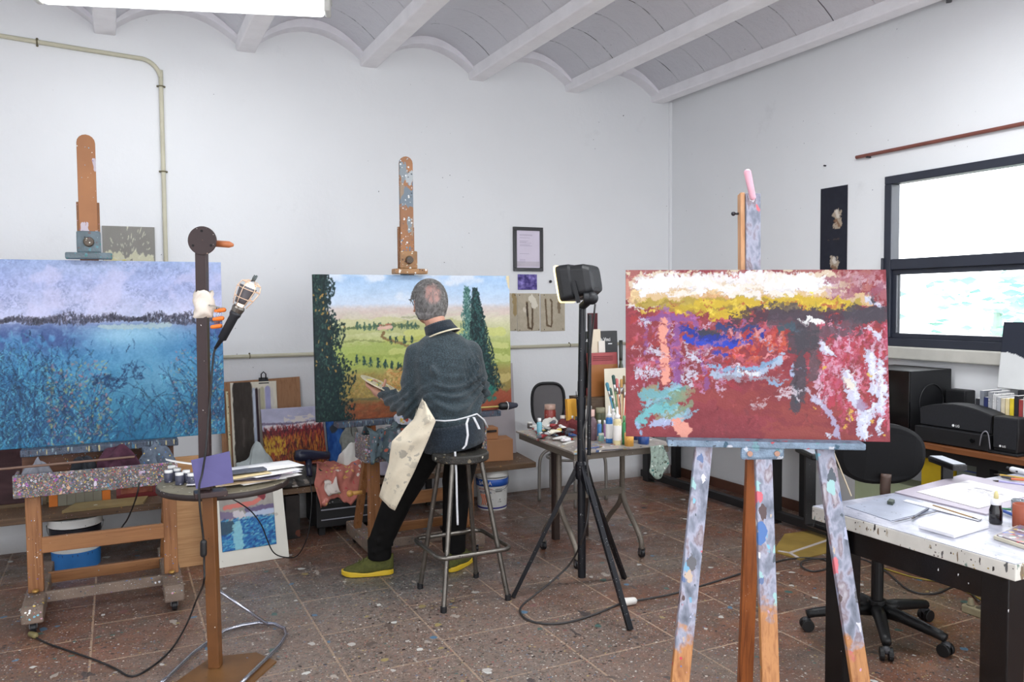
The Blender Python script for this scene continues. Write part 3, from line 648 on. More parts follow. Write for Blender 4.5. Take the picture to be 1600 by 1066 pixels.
# easel stands at DR from the eye; canvas turned a little, right edge nearer
RB0 = atD(978, 682, 2.79); RB1 = atD(1391, 691, 2.69); RT0 = atD(982, 422, 2.82); RT1 = atD(1378, 421.5, 2.745)
painted('abstract_painting', art_red(), RB0, RB1-RB0, (RT0+RT1)/2-(RB0+RB1)/2, .02, 'abstract crimson painting with yellow band on the foreground tripod easel', 'painting', bump=.9, gain=.80, rough=.5)
# ================================================================ EASELS
WOOD = mat('easel_wood', (142,96,58), .5, var=.15, vs=3, grain=(2, (112,68,34)), splats=[(31, 60, .2, PAL, (5, .52)), (33, 110, .16, [(40,35,35),(230,225,215),(120,90,70)], (4, .45))])
WOODX = mat('rail_wood', (146,100,60), .5, var=.15, vs=3, grain=(0, (122,76,40)), splats=[(35, 60, .18, PAL, (5, .54)), (36, 90, .14, [(50,40,40),(230,225,215)], (4, .5))])
DIRTY = mat('paint_crusted_wood', (120,112,108), .5, c2=(84,78,80), vs=40, bump=.6, splats=[(41, 110, .8, [(150,146,146),(96,96,104),(176,170,176),(70,76,90),(140,120,116),(120,124,120),(84,80,84),(160,130,110)]), (42, 60, .6, [(190,170,196),(150,90,160),(110,120,130),(206,200,206),(120,140,110),(170,140,110),(60,70,96)], (7, .5)), (43, 170, .55, PAL), (45, 26, .36, [(170,110,176),(80,140,170),(214,206,220),(206,170,140),(110,100,96),(100,104,108)], (5, .5), (1, 1, .7), 1.1)])
CRUST = mat('paint_crusted_ledge', (70,80,96), .5, var=.3, vs=30, bump=.6, splats=[(47, 60, .6, [(40,50,66),(170,160,120),(60,110,140),(90,70,80),(30,36,46),(120,140,150)], None, (2.2, 1, .5))])
GREYW = mat('paint_greyed_wood', (112,96,84), .6, var=.25, vs=8, bump=.3, splats=[(51, 60, .35, PAL+[(90,90,90),(60,60,60)], (5, .42)), (52, 130, .3, [(150,150,145),(60,60,60)], None)])
BLK = mat('black_plastic', (20,21,25), .45, var=.1)
STEEL = mat('worn_steel', (116,112,106), .32, .9, var=.2, vs=20, splats=[(61, 60, .2, [(60,60,60),(210,210,205),(90,80,70)], (9, .48))])
def caster(p, par, r=.028):
    o = MB().cyl((p[0]-.012, p[1], r), (p[0]+.012, p[1], r), r, n=16).build('caster', BLK, par, bevel=.003)
    MB().bb(p[0]-.018, p[0]+.018, p[1]-.012, p[1]+.02, r+.01, p[2]).build('caster_fork', mat('fork_steel', (120,120,122), .4, .8), o) if False else MB().bb(p[0]-.017, p[0]-.013, p[1]-.012, p[1]+.012, r-.004, p[2]).bb(p[0]+.013, p[0]+.017, p[1]-.012, p[1]+.012, r-.004, p[2]).bb(p[0]-.017, p[0]+.017, p[1]-.012, p[1]+.012, p[2]-.006, p[2]).build('caster_fork', mat('fork_steel', (120,120,122), .4, .8), par)
mast_m = {}
def studio_easel(label, xl, xr, yp, yf, yb, ztray, ydraw, xm, ym, ztop, zled, yled, xled0, xled1, zclamp, clampmat, mastmat=None):
    t = thing('studio_easel', label, 'easel', ((xl+xr)/2, (yf+yb)/2, 0))
    for x in (xl, xr):
        f = MB().prism([(x-.045, yf, .055), (x-.045, yb, .055), (x-.045, yb, .13), (x-.045, yf+.03, .13), (x-.045, yf, .11)], (.09, 0, 0)).build('foot', GREYW, t, bevel=.008)
        for y in (yf+.05, yb-.05): caster((x, y, .057), t)
        MB().bar((x, yp, .13), (x, yp, ztray[0]), .066, .05, up=(0, 1, 0)).build('post', WOOD, t, bevel=.004)
        MB().bar((x-.02, yp+.30, .13), (x-.0, yp+.08, ztray[0]+.1), .04, .045, up=(0, 1, 0)).build('rear_brace', WOOD, t, bevel=.004)
        k = MB().ball((x, yp-.05, .145), (.016, .016, .010)).build('bolt_head', mat('brass_bolt', (170,130,70), .4, .6), t, smooth=True)
    for (y, z, h) in ((yp-.02, .355, .075), (yp-.03, .105, .05), (yp+.28, .105, .055)):
        MB().bb(xl+.03, xr-.03, y-.012, y+.012, z-h/2, z+h/2).build('cross_rail', GREYW if z < .2 and y < yp else WOODX, t, bevel=.003)
    # paint-crusted tray across the front
    x0, x1 = ztray[2], ztray[3]; a, b_ = ztray[0], ztray[1]
    mb = MB().bb(x0, x1, ydraw, ydraw+.015, a, b_).bb(x0, x1, ydraw+.015, yp+.12, a, a+.02).bb(x0, x0+.015, ydraw+.015, yp+.12, a+.02, b_-.01).bb(x1-.015, x1, ydraw+.015, yp+.12, a+.02, b_-.01)
    mb.build('tray', DIRTY, t, bevel=.004)
    # mast
    MB().bb(xm-.115, xm-.075, ym, ym+.03, a+.02, b_+.2).bb(xm+.075, xm+.115, ym, ym+.03, a+.02, b_+.2).build('mast_guide', WOOD, t, bevel=.003)
    n = 8; w_ = .042
    poly = [(xm-w_, ym+.0, a+.05), (xm+w_, ym, a+.05)]+[(xm+w_*cos(pi*i/n), ym, ztop-w_+w_*sin(pi*i/n)) for i in range(n+1)]
    MB().prism([V(p) for p in poly], (0, .024, 0)).build('mast', mastmat or WOOD, t, bevel=.003, label='tall round-topped wooden mast')
    MB().bar((xm-.0, ym+.03, zclamp), (xm-.0, ym+.03, zclamp+.28), .105, .02, up=(0, 1, 0)).build('mast_slider', WOOD, t, bevel=.003)
    c = MB().bb(xm-.055, xm+.055, ym-.03, ym, zclamp+.02, zclamp+.13).build('clamp_block', clampmat, t, bevel=.008)
    MB().cyl((xm, ym-.05, zclamp+.075), (xm, ym-.03, zclamp+.075), .022, .026).build('clamp_knob', mat('knob_dark', (84,72,60), .5, var=.3, splats=[(70, 90, .4, PAL)]), c, bevel=.003)
    MB().bb(xm-.105, xm+.105, ym-.075, ym+.0, zclamp-.012, zclamp+.02).build('top_grip', clampmat, t, bevel=.006)
    MB().bb(xled0, xled1, yled[0], yled[1], zled-.035, zled).build('canvas_ledge', CRUST, t, bevel=.005)
    for f_ in (.2, .8):
        x = xled0+(xled1-xled0)*f_; MB().bb(x-.02, x+.02, yled[1]-.012, yled[1]+.012, ztray[0]+.1, zled-.035).build('ledge_bracket', WOOD, t, bevel=.003)
    return t
tealc = mat('clamp_teal', (96,112,120), .5, var=.3, vs=14, bump=.4, splats=[(71, 60, .5, [(60,120,120),(170,180,190),(40,50,56),(90,140,150),(110,90,90)])])
whitec = mat('clamp_white', (160,120,80), .5, var=.3, vs=14, bump=.4, splats=[(73, 60, .5, [(225,225,215),(200,200,180),(90,60,50),(230,225,220),(150,90,60)])])
e1 = studio_easel('paint-spattered wooden studio easel on casters holding the blue lake painting', -.385, .215, 4.45, 4.2, 4.95, (.60, .71, -.46, .255), 4.38, -.117, 4.632, 2.365, .803, (4.53, 4.64), -.44, .27, 1.748, tealc, mat('mast_partly_smeared', (168,112,66), .5, c2=(150,98,58), vs=4, splats=[(78, 14, .34, [(150,160,186),(190,180,190),(120,130,150)], (3.5, .5), (1, 1, .5), 1.0), (79, 60, .2, PAL, (6, .5))]))
e2 = studio_easel('wooden studio easel on casters holding the cypress landscape in front of the painter', 1.31, 1.90, 4.52, 4.36, 5.0, (.60, .76, 1.235, 1.99), 4.42, 1.615, 4.752, 2.40, .809, (4.66, 4.76), 1.14, 2.20, 1.692, whitec, mat('mast_smeared', (168,112,66), .5, c2=(140,96,64), vs=6, splats=[(75, 18, 1.0, [(130,140,146),(110,124,136),(170,176,180),(90,110,130),(150,130,110)], (3.2, .42), (1, 1, .5), 1.0), (76, 60, .4, [(90,140,170),(220,222,224),(60,70,80),(150,150,140)], (6, .45))]))
# crossbar rod and flat board resting behind the left tray
MB().cyl((-.62, 4.40, .742), (.06, 4.43, .745), .006).build('rod', mat('rod_wood', (110,84,70), .5), e1)
MB().bb(-.44, .25, 4.60, 4.62, .66, .76).build('upper_rail', mat('dark_rail', (104,66,44), .5, var=.2, grain=(0, (80,48,30)), splats=[(36, 90, .25, PAL, (4, .45))]), e1, bevel=.003)
MB().cyl((1.235, 4.50, .42), (1.17, 4.50, .42), .012).ball((1.165, 4.50, .42), .02).build('side_knob', mat('knob_wood', (190,140,70), .4), e2, smooth=True)

# ---- foreground tripod easel
FE = thing('tripod_easel', 'tall pine tripod easel with paint-smeared legs holding the abstract crimson painting', 'easel', (2.0, 2.1, 0))
FW = mat('pine_leg', (196,138,84), .45, var=.12, vs=3, grain=(2, (158,98,52)), splats=[(81, 46, .3, PAL, (4, .6)), (82, 140, .14, [(70,50,40),(220,210,200)], (4, .5))])
def smear(name, cut, sd):   # paint-smeared wood, the crust of old paint thins out below height cut
    m = bpy.data.materials.new(name); m.use_nodes = True; nt = NT(m.node_tree); b = m.node_tree.nodes['Principled BSDF']
    g = nt.noise(nt.coord(1, (60, 60, 3)), 1, 4, .6, .6); base = nt.mix(nt.step(g, .45, .7), l4((184,128,76)), l4((144,88,46)))
    pn = nt.new('ShaderNodeTexNoise'); nt.l.new(nt.coord(sd, (1, 1, .45)), pn.inputs['Vector']); pn.inputs['Scale'].default_value = 26; pn.inputs['Detail'].default_value = 7; pn.inputs['Distortion'].default_value = .2
    sp = nt.new('ShaderNodeSeparateColor'); nt.l.new(pn.outputs['Color'], sp.inputs[0])
    pc = nt.ramp(sp.outputs[0], [(.3, lin((84,90,104))), (.44, lin((126,132,148))), (.52, lin((160,162,180))), (.6, lin((128,114,122))), (.7, lin((172,168,176)))])
    pc, _ = nt.splat(pc, sd, 34, .5, [(206,110,120),(110,160,190),(210,210,215),(70,80,90),(150,190,190),(90,110,150),(190,170,150),(80,60,60)], (6, .45), (1, 1, .5), .9)
    pc, _ = nt.splat(pc, sd+2, 16, .34, [(120,180,200),(200,96,110),(170,175,200),(70,110,170),(90,90,95)], None, (1, 1, .6), 1.)
    t = nt.new('ShaderNodeTexCoord'); s = nt.new('ShaderNodeSeparateXYZ'); nt.l.new(t.outputs['Object'], s.inputs[0])
    hz = nt.mathn('ADD', s.outputs[2], nt.mathn('MULTIPLY', nt.noise(nt.coord(sd+4), 22, 4), .3))
    base, _ = nt.splat(base, sd+6, 50, .3, PAL, (5, .5))
    base = nt.mix(nt.step(hz, cut+.12, cut+.17), base, pc)
    nt.l.new(base, b.inputs['Base Color']); b.inputs['Roughness'].default_value = .45
    bn = nt.new('ShaderNodeBump'); bn.inputs['Strength'].default_value = .4; bn.inputs['Distance'].default_value = .005; nt.l.new(sp.outputs[0], bn.inputs['Height']); nt.l.new(bn.outputs[0], b.inputs['Normal'])
    return m
vw = V((_f.x, _f.y, 0)).normalized(); sd_ = V((vw.y, -vw.x, 0))
def leg(x0, y0, D0, x1, y1, D1, w_, m, label=None, th=.024):
    a = atD(x0, y0, D0); b_ = atD(x1, y1, D1); d = (b_-a); k = (0-a.z)/d.z; b_ = a+d*k+V((0, 0, .0)); b_.z = .001
    return MB().bar(a, b_, w_, th, up=-vw).build('leg', m, FE, bevel=.003, label=label)
S1 = smear('smeared_pine', .42, 91); S2 = smear('smeared_pine_mid', .50, 95); S3 = smear('smeared_pine_right', .42, 99)
leg(1100, 690, 2.74, 1062, 1066, 2.60, .058, S1)
leg(1286, 690, 2.72, 1344, 1066, 2.58, .058, S3)
leg(1192, 712, 2.70, 1203, 1066, 2.58, .056, S2)
a = atD(1178, 690, 2.80); e9 = atD(1164, 1066, 2.90); e9 = a+(e9-a)*((.001-a.z)/(e9.z-a.z)); MB().bar(a, e9, .050, .03, up=-vw).build('leg', mat('dark_pine_leg', (150,84,38), .4, var=.15, grain=(2, (104,52,20)), splats=[(82, 140, .14, [(70,50,40),(220,210,200)], (4, .5))]), FE, bevel=.003, label='plain dark orange rear leg')
T0 = atD(1042, 690, 2.75); T1 = atD(1348, 696, 2.67)
LM = mat('ledge_bluegrey', (120,140,160), .5, var=.3, vs=30, bump=.5, splats=[(101, 40, .5, [(150,170,185),(60,90,110),(190,195,205),(190,80,90),(70,80,90),(110,150,160)], None, (1, 1, 1), .9)])
MB().bar(T0, T1, .075, .022).build('canvas_ledge', LM, FE, bevel=.004)
c = atD(1191, 708, 2.69); MB().box(c, (.145, .02, .045), Matrix.Rotation(-YAW, 3, 'Z')).build('ledge_block', LM, FE, bevel=.01)
for dx in (-.045, .045): MB().cyl(c+sd_*dx-vw*.016, c+sd_*dx-vw*.008, .009).build('screw', mat('screw_brown', (170,130,110), .4), FE)
a = atD(1176, 690, 2.80); b_ = atD(1176, 303, 2.88)
MB().bar(a, b_, .052, .02, up=-vw).build('mast', S2, FE, bevel=.002)
a = atD(1160, 690, 2.82); b_ = atD(1158, 303, 2.90)
MB().bar(a, b_, .016, .04, up=-vw).build('mast_edge', mat('pale_pine', (214,164,120), .5, grain=(2, (190,136,90))), FE, bevel=.002)
a = atD(1176, 308, 2.86); b_ = atD(1168, 270, 2.86)
MB().cap(a, b_, .011, .013).build('pink_finial', mat('pink_paint', (226,170,186), .4, var=.15), FE, smooth=True, label='pink painted top finial')
a = atD(1158, 334, 2.9); MB().cyl(a, a-sd_*.025, .004).ball(a-sd_*.028, .008).build('wing_bolt', mat('dark_bolt', (60,60,66), .4, .6), FE, smooth=True)
MB().cyl(atD(1300, 700, 2.85), atD(1330, 775, 2.85), .0025).build('cord', mat('pale_cord', (200,186,160), .8), FE)

# ================================================================ STOOL
st = thing('bar_stool', 'tall round metal stool with paint-crusted seat that the painter sits on', 'stool', (1.56, 3.80, 0))
SM = mat('stool_seat_crust', (44,42,38), .45, var=.3, vs=30, bump=.5, splats=[(111, 46, .5, [(30,30,28),(120,110,90),(60,50,40),(190,186,170),(50,50,50),(90,80,50)], (9, .4))])
MB().lathe([(.0, .70), (.138, .70), (.146, .706), (.146, .735), (.138, .742), (0, .742)], (1.56, 3.80, 0), 36).build('seat', SM, st, bevel=.002, smooth=False)
feet = [(1.395, 3.975), (1.385, 3.61), (1.725, 3.995), (1.735, 3.615)]
for fx, fy in feet:
    d = V((fx-1.56, fy-3.8, 0)).normalized()
    o = MB().cyl(V((1.56, 3.8, .702))+d*.115, (fx, fy, .006), .0125).build('leg', STEEL, st, smooth=False)
    MB().cyl((fx, fy, 0), (fx, fy, .03), .016).build('rubber_foot', BLK, o, bevel=.002)
sq = []
for (cx, cy) in ((-1, 1), (-1, -1), (1, -1), (1, 1)):
    for k in range(6):
        a0 = math.atan2(cy, cx); aa = a0+(k-2.5)/5*pi/2; sq.append((1.563+cx*.15+.042*cos(aa), 3.803+cy*.15+.042*sin(aa), .262))
MB().tube(sq, .0115, 10, closed=True).build('footrest_ring', STEEL, st, smooth=True)
# ================================================================ THE PAINTER
PX = dict(hipL=V((1.485, 3.95, .832)), hipR=V((1.645, 3.91, .832)), kneeL=V((1.345, 4.13, .48)), kneeR=V((1.69, 4.17, .50)), ankL=V((1.275, 4.30, .10)), ankR=V((1.675, 4.19, .11)),
          shL=V((1.385, 4.035, 1.265)), shR=V((1.735, 3.985, 1.27)), elL=V((1.375, 4.05, .945)), elR=V((1.80, 4.09, 1.0)), wrL=V((1.285, 4.29, 1.005)), wrR=V((1.70, 4.30, .96)))
SKIN = mat('skin', (196,146,124), .5, var=.06); HC = V((1.508, 4.09, 1.505))
fd = V((.06, .99, .10)).normalized(); rt_ = V((.998, -.06, 0)).normalized(); up_ = rt_.cross(fd)
HR = Matrix((rt_, fd, up_)).transposed()      # head frame: x right, y face, z up
def chain(mb, items, n=6):
    for (a, ra), (b, rb) in zip(items, items[1:]):
        for i in range(n):
            t = i/n; mb.ball(V(a).lerp(V(b), t), tuple(ra[k]*(1-t)+rb[k]*t for k in range(3)), 14, 9)
    mb.ball(items[-1][0], items[-1][1], 14, 9)
mb = MB()
mb.ball(HC, (.079, .098, .108), 20, 14, HR)
H = lambda x, y, z: HC+HR @ V((x, y, z))
mb.ball(H(0, .03, -.055), (.06, .07, .066), 16, 10, HR)          # jaw
mb.ball(H(0, .085, -.085), (.026, .02, .02), 12, 8, HR)           # chin
mb.cap(H(0, .098, .012), H(0, .12, -.028), .009, .014)            # nose
for s_ in (-1, 1):
    mb.ball(H(s_*.012, .108, -.03), .009); mb.cap(H(s_*.012, .096, .03), H(s_*.05, .082, .028), .010, .008)
    mb.ball(H(s_*.045, .07, -.02), (.02, .02, .018), 12, 8, HR)
mb.cap(H(-.02, .1, -.054), H(.02, .1, -.054), .007, .007); mb.cap(H(-.016, .098, -.064), H(.016, .098, -.064), .007, .007)
for s_ in (-1, 1):
    for k in range(7):
        a = -1.2+k*.55; mb.ball(H(s_*.083, -.004-.012*cos(a), -.018+.026*sin(a)), .0065, 8, 6)
    mb.ball(H(s_*.079, -.002, -.02), (.008, .012, .024), 10, 8, HR); mb.ball(H(s_*.082, .002, -.046), .008, 8, 6)
mb.cap(V((1.553, 4.01, 1.30)), V((1.515, 4.055, 1.43)), .06, .056)
chain(mb, [(V((1.56, 4.0, 1.25)), (.15, .09, .06)), (V((1.56, 4.0, 1.12)), (.14, .1, .07)), (V((1.565, 3.93, .88)), (.12, .09, .07)), (V((1.565, 3.90, .80)), (.13, .1, .06))], 5)
for s_ in 'LR':
    mb.cap(PX['sh'+s_]+V((.04 if s_ == 'L' else -.045, 0, -.04)), PX['el'+s_], .040, .035); mb.cap(PX['el'+s_], PX['wr'+s_], .035, .024)
    mb.cap(PX['hip'+s_], PX['knee'+s_], .07, .048); mb.cap(PX['knee'+s_], PX['ank'+s_], .046, .03)
for s_, d in (('L', V((-.95, .28, 0))), ('R', V((.6, .75, 0)))):
    a = PX['ank'+s_]; d.normalize(); mb.cap(V((a.x, a.y, .045)), V((a.x, a.y, .042))+d*.12, .024, .014); mb.cap(a, V((a.x, a.y, .05)), .03, .026)
def finger(mb, p, dirs, r, L):
    q = V(p)
    for i, d in enumerate(dirs):
        n = q+V(d).normalized()*L*(.42, .32, .26)[i]; mb.cap(q, n, r*(1-.1*i), r*(.92-.1*i), 10); q = n
# left hand: palm under the palette, thumb over it
wl = PX['wrL']; hd = V((-.15, .62, .25)).normalized(); pal = wl+hd*.075
palR = Matrix((V((.9, .3, .25)).normalized(), hd, V((0, -.3, .9)).normalized())).transposed()
mb.cap(wl, wl+hd*.03, .024, .028)
for i in range(4):
    o_ = V((-.88, -.08, .45)).normalized()*(.031-.0205*i); mb.cap(wl+hd*.03+o_*.6, wl+hd*.085+o_, .0135, .0115)
    f1 = hd+V((.25, 0, .2)); f2 = V((.75, .3, .5)); f3 = V((.8, -.3, -.05)); finger(mb, wl+hd*.088+o_, (f1, f2, f3), .0085, (.066, .076, .072, .058)[i])
finger(mb, wl+hd*.035+V((.03, -.005, .012)), (V((.6, .35, .75)), V((.35, .5, .6)), V((.2, .7, .2))), .0105, .075)
# right hand closed round a brush handle
wr = PX['wrR']; hd2 = V((-.35, .9, .12)).normalized(); mb.cap(wr, wr+hd2*.03, .024, .027)
for i in range(4):
    o_ = V((.1, -.1, .98)).normalized()*(.03-.02*i); mb.cap(wr+hd2*.03+o_*.6, wr+hd2*.082+o_, .0135, .0115)
    finger(mb, wr+hd2*.085+o_, (hd2+V((-.5, 0, 0)), V((-.9, -.2, 0)), V((-.2, -.9, 0))), .0085, (.066, .076, .072, .058)[i])
finger(mb, wr+hd2*.03+V((-.03, 0, .014)), (V((-.5, .7, .3)), V((-.2, .95, .1)), V((.3, .9, 0))), .0105, .075)
man = mb.build('person', SKIN, loc=(1.56, 3.95, 0), remesh=.0055, smoothit=3, fixn=False)
tag(man, 'grey-haired person in dark sweater and pale apron seated on the tall stool, seen from behind', 'person', )
# ---- sweater
def knit(name, c, ribs=None):
    m = bpy.data.materials.new(name); m.use_nodes = True; nt = NT(m.node_tree); b = m.node_tree.nodes['Principled BSDF']
    base = nt.ramp(nt.noise(nt.coord(2), 160, 3, .8), [(.35, lin([x*.72 for x in c])), (.5, lin(c)), (.68, lin([min(255, x*1.3+8) for x in c]))])
    nt.l.new(base, b.inputs['Base Color']); b.inputs['Roughness'].default_value = .95; b.inputs['Specular IOR Level'].default_value = .15
    b.inputs['Sheen Weight'].default_value = .2; b.inputs['Sheen Roughness'].default_value = .6
    bn = nt.new('ShaderNodeBump'); bn.inputs['Strength'].default_value = .5; bn.inputs['Distance'].default_value = .004; nt.l.new(nt.noise(nt.coord(), 220, 3, .7), bn.inputs['Height'])
    bn2 = nt.new('ShaderNodeBump'); bn2.inputs['Strength'].default_value = .5; bn2.inputs['Distance'].default_value = .025
    nt.l.new(nt.noise(nt.coord(4, (1, 1, 1.7)), 9, 1, .5, .3), bn2.inputs['Height']); nt.l.new(bn.outputs[0], bn2.inputs['Normal']); nt.l.new(bn2.outputs[0], b.inputs['Normal']); return m
KN = knit('grey_green_knit', (50,62,68)); mb = MB()
chain(mb, [(V((1.546, 4.00, 1.335)), (.076, .066, .026)), (V((1.55, 3.998, 1.312)), (.118, .082, .034)), (V((1.556, 3.995, 1.275)), (.160, .10, .046)), (V((1.56, 3.985, 1.2)), (.19, .125, .06)), (V((1.562, 3.975, 1.1)), (.188, .135, .06)), (V((1.57, 3.95, 1.0)), (.176, .140, .06)),
           (V((1.568, 3.93, .94)), (.166, .138, .03)), (V((1.565, 3.91, .895)), (.142, .126, .02)), (V((1.565, 3.91, .87)), (.138, .122, .02)), (V((1.565, 3.905, .84)), (.142, .125, .035))], 5)
for s_ in (1, -1): pass
mb.cap(PX['shL']+V((.035, 0, -.035)), PX['elL']+V((.0, 0, .02)), .070, .062); mb.cap(PX['elL']+V((0, 0, .02)), PX['wrL']-V((-.02, .05, 0)), .060, .040); mb.cap(PX['elL']+V((.0, -.01, -.005)), PX['elL'].lerp(PX['wrL'], .4), .055, .05)
mb.cap(PX['shR']-V((.04, 0, .035)), PX['elR'], .070, .058); mb.cap(PX['elR'], PX['wrR']-V((0, .03, 0)), .056, .04)
# folds of the knit
for a, b_, r in [(V(a_)+V((0, .014, 0)) if a_[1] < 3.9 else V(a_), V(b2)+V((0, .014, 0)) if b2[1] < 3.9 else V(b2), r2*.9) for a_, b2, r2 in (((1.44, 3.87, 1.02), (1.60, 3.82, 1.0), .02), ((1.60, 3.82, 1.0), (1.72, 3.86, 1.09), .02), ((1.45, 3.86, .965), (1.62, 3.805, .945), .019), ((1.62, 3.805, .945), (1.71, 3.85, 1.02), .018), ((1.48, 3.85, 1.09), (1.44, 3.86, 1.17), .02), ((1.64, 3.83, 1.08), (1.70, 3.87, 1.18), .02),
                ((1.47, 3.85, .915), (1.66, 3.815, .90), .018), ((1.33, 3.99, 1.02), (1.42, 4.0, .96), .018), ((1.33, 3.99, .98), (1.32, 4.06, .93), .018), ((1.31, 4.10, .98), (1.33, 4.16, .94), .02), ((1.41, 3.96, 1.15), (1.40, 3.97, 1.02), .022), ((1.77, 3.99, 1.1), (1.80, 4.02, 1.02), .02))]:
    mb.cap(a, b_, r, r*.8)
SWO = mb.build('sweater', KN, man, remesh=.010, smoothit=7, fixn=False, label='dark grey-green knitted sweater')
def bake_folds(o, fn):   # turn the grown surface into a plain mesh and press the folds into it
    dg = bpy.context.evaluated_depsgraph_get(); me = bpy.data.meshes.new_from_object(o.evaluated_get(dg)); o0 = wloc(o); n = len(me.vertices)
    co = np.empty(n*3); no = np.empty(n*3); me.vertices.foreach_get('co', co); me.vertex_normals.foreach_get('vector', no); co = co.reshape(-1, 3); no = no.reshape(-1, 3)
    W_ = co+np.array(o0); co = co+no*fn(W_[:, 0], W_[:, 1], W_[:, 2], no)[:, None]; me.vertices.foreach_set('co', co.ravel()); me.update(); o.modifiers.clear(); o.data = me; sm_arr(me)
def fold(t): return 1-np.abs(np.sin(t))*1.6
def sw(x, y, z, n):
    back = sst(-n[:, 1], -.1, .4); torso = sst(x, 1.42, 1.47)*sst(x, 1.78, 1.73)
    s = z-1.3*(x-1.60)**2-.28*(x-1.56); m1 = sst(z, .89, .93)*sst(z, 1.17, 1.06)
    d = .017*fold(s*52+1.1*np.sin(x*17)+.6*np.sin(z*30))*m1*torso*back
    s2 = z+.9*(x-1.62)+.5*np.sin(x*8); d += .013*fold(s2*34+.5)*sst(z, 1.02, 1.10)*sst(z, 1.25, 1.18)*torso*back*sst(x, 1.5, 1.66)
    arm = sst(x, 1.45, 1.40); d += .012*fold((z+.5*y)*60+2*np.sin(x*30))*arm*sst(z, 1.12, 1.02)
    arm2 = sst(x, 1.74, 1.79); d += .010*fold((z-.4*y)*55)*arm2*sst(z, 1.14, 1.04); return d+.0025*np.sin(x*40+3*np.sin(z*25))*np.sin(z*38)
bake_folds(SWO, sw)
# ribbed hem, cuffs, collar
def ribbed(name, cs, n=96, amp=.0036, mt=KN, cl=False):
    mb = MB(); q = []; m_ = len(cs)
    for (c, rx, ry, rot) in cs:
        for k in range(n):
            a = 2*pi*k/n; e = amp if k % 2 else -amp; p = V(((rx+e)*cos(a), (ry+e)*sin(a), 0)); q.append(V(c)+(rot @ p if rot is not None else p))
    f = [(i*n+k, i*n+(k+1) % n, (i+1)*n+(k+1) % n, (i+1)*n+k) for i in range(m_-1) for k in range(n)]
    mb.add(q, f); o = mb.build(name, mt, man, smooth=True); md = o.modifiers.new('t', 'SOLIDIFY'); md.thickness = .006; return o
RB = knit('rib_knit', (32,42,52))
TR = Matrix.Rotation(R_(-10), 3, 'Y')
ribbed('sweater_hem', [((1.565, 3.905, .888), .152, .136, TR), ((1.565, 3.903, .865), .156, .140, TR), ((1.565, 3.90, .83), .161, .145, TR), ((1.565, 3.898, .79), .164, .148, TR), ((1.565, 3.897, .757), .160, .146, TR)], mt=RB)
NR = Matrix.Rotation(R_(-16), 3, 'X') @ Matrix.Rotation(R_(-12), 3, 'Y')
ribbed('sweater_collar', [((1.548, 3.995, 1.338), .090, .080, NR), ((1.538, 4.01, 1.362), .080, .074, NR), ((1.531, 4.02, 1.384), .074, .070, NR), ((1.529, 4.025, 1.392), .071, .066, NR), ((1.53, 4.02, 1.382), .064, .058, NR)], 70, .0026, RB)
pts = [V((1.549, 3.992, 1.337))+NR @ V((.092*cos(2*pi*k/30), .085*sin(2*pi*k/30), 0)) for k in range(30)]
MB().tube(pts, .0045, 6, closed=True).build('neck_strap', mat('apron_tape', (222,212,186), .9, var=.05), man, smooth=True, label='cream apron neck tape')
# ---- trousers
TRM = mat('black_trousers', (14,13,13), .9, var=.3, vs=20, spec=.2); mb = MB()
chain(mb, [(V((1.565, 3.905, .86)), (.135, .12, .04)), (V((1.565, 3.895, .80)), (.150, .135, .05)), (V((1.565, 3.89, .765)), (.150, .135, .03))], 4)
for s_ in 'LR':
    mb.cap(PX['hip'+s_]-V((0, 0, .0)), PX['knee'+s_], .100, .086); mb.cap(PX['knee'+s_], PX['ank'+s_]+V((0, 0, .07)), .082, .066); mb.tube([PX['ank'+s_]+V((0, 0, .10)), PX['ank'+s_]-V((0, 0, .015))], [.068, .066], 16)
for k in range(5):
    p = PX['kneeL'].lerp(PX['ankL'], .2+.17*k); mb.cap(p+V((-.05, -.03, 0)), p+V((.04, -.045, .03)), .018, .014)
mb.build('trousers', TRM, man, remesh=.010, smoothit=3, fixn=False, label='black trousers')
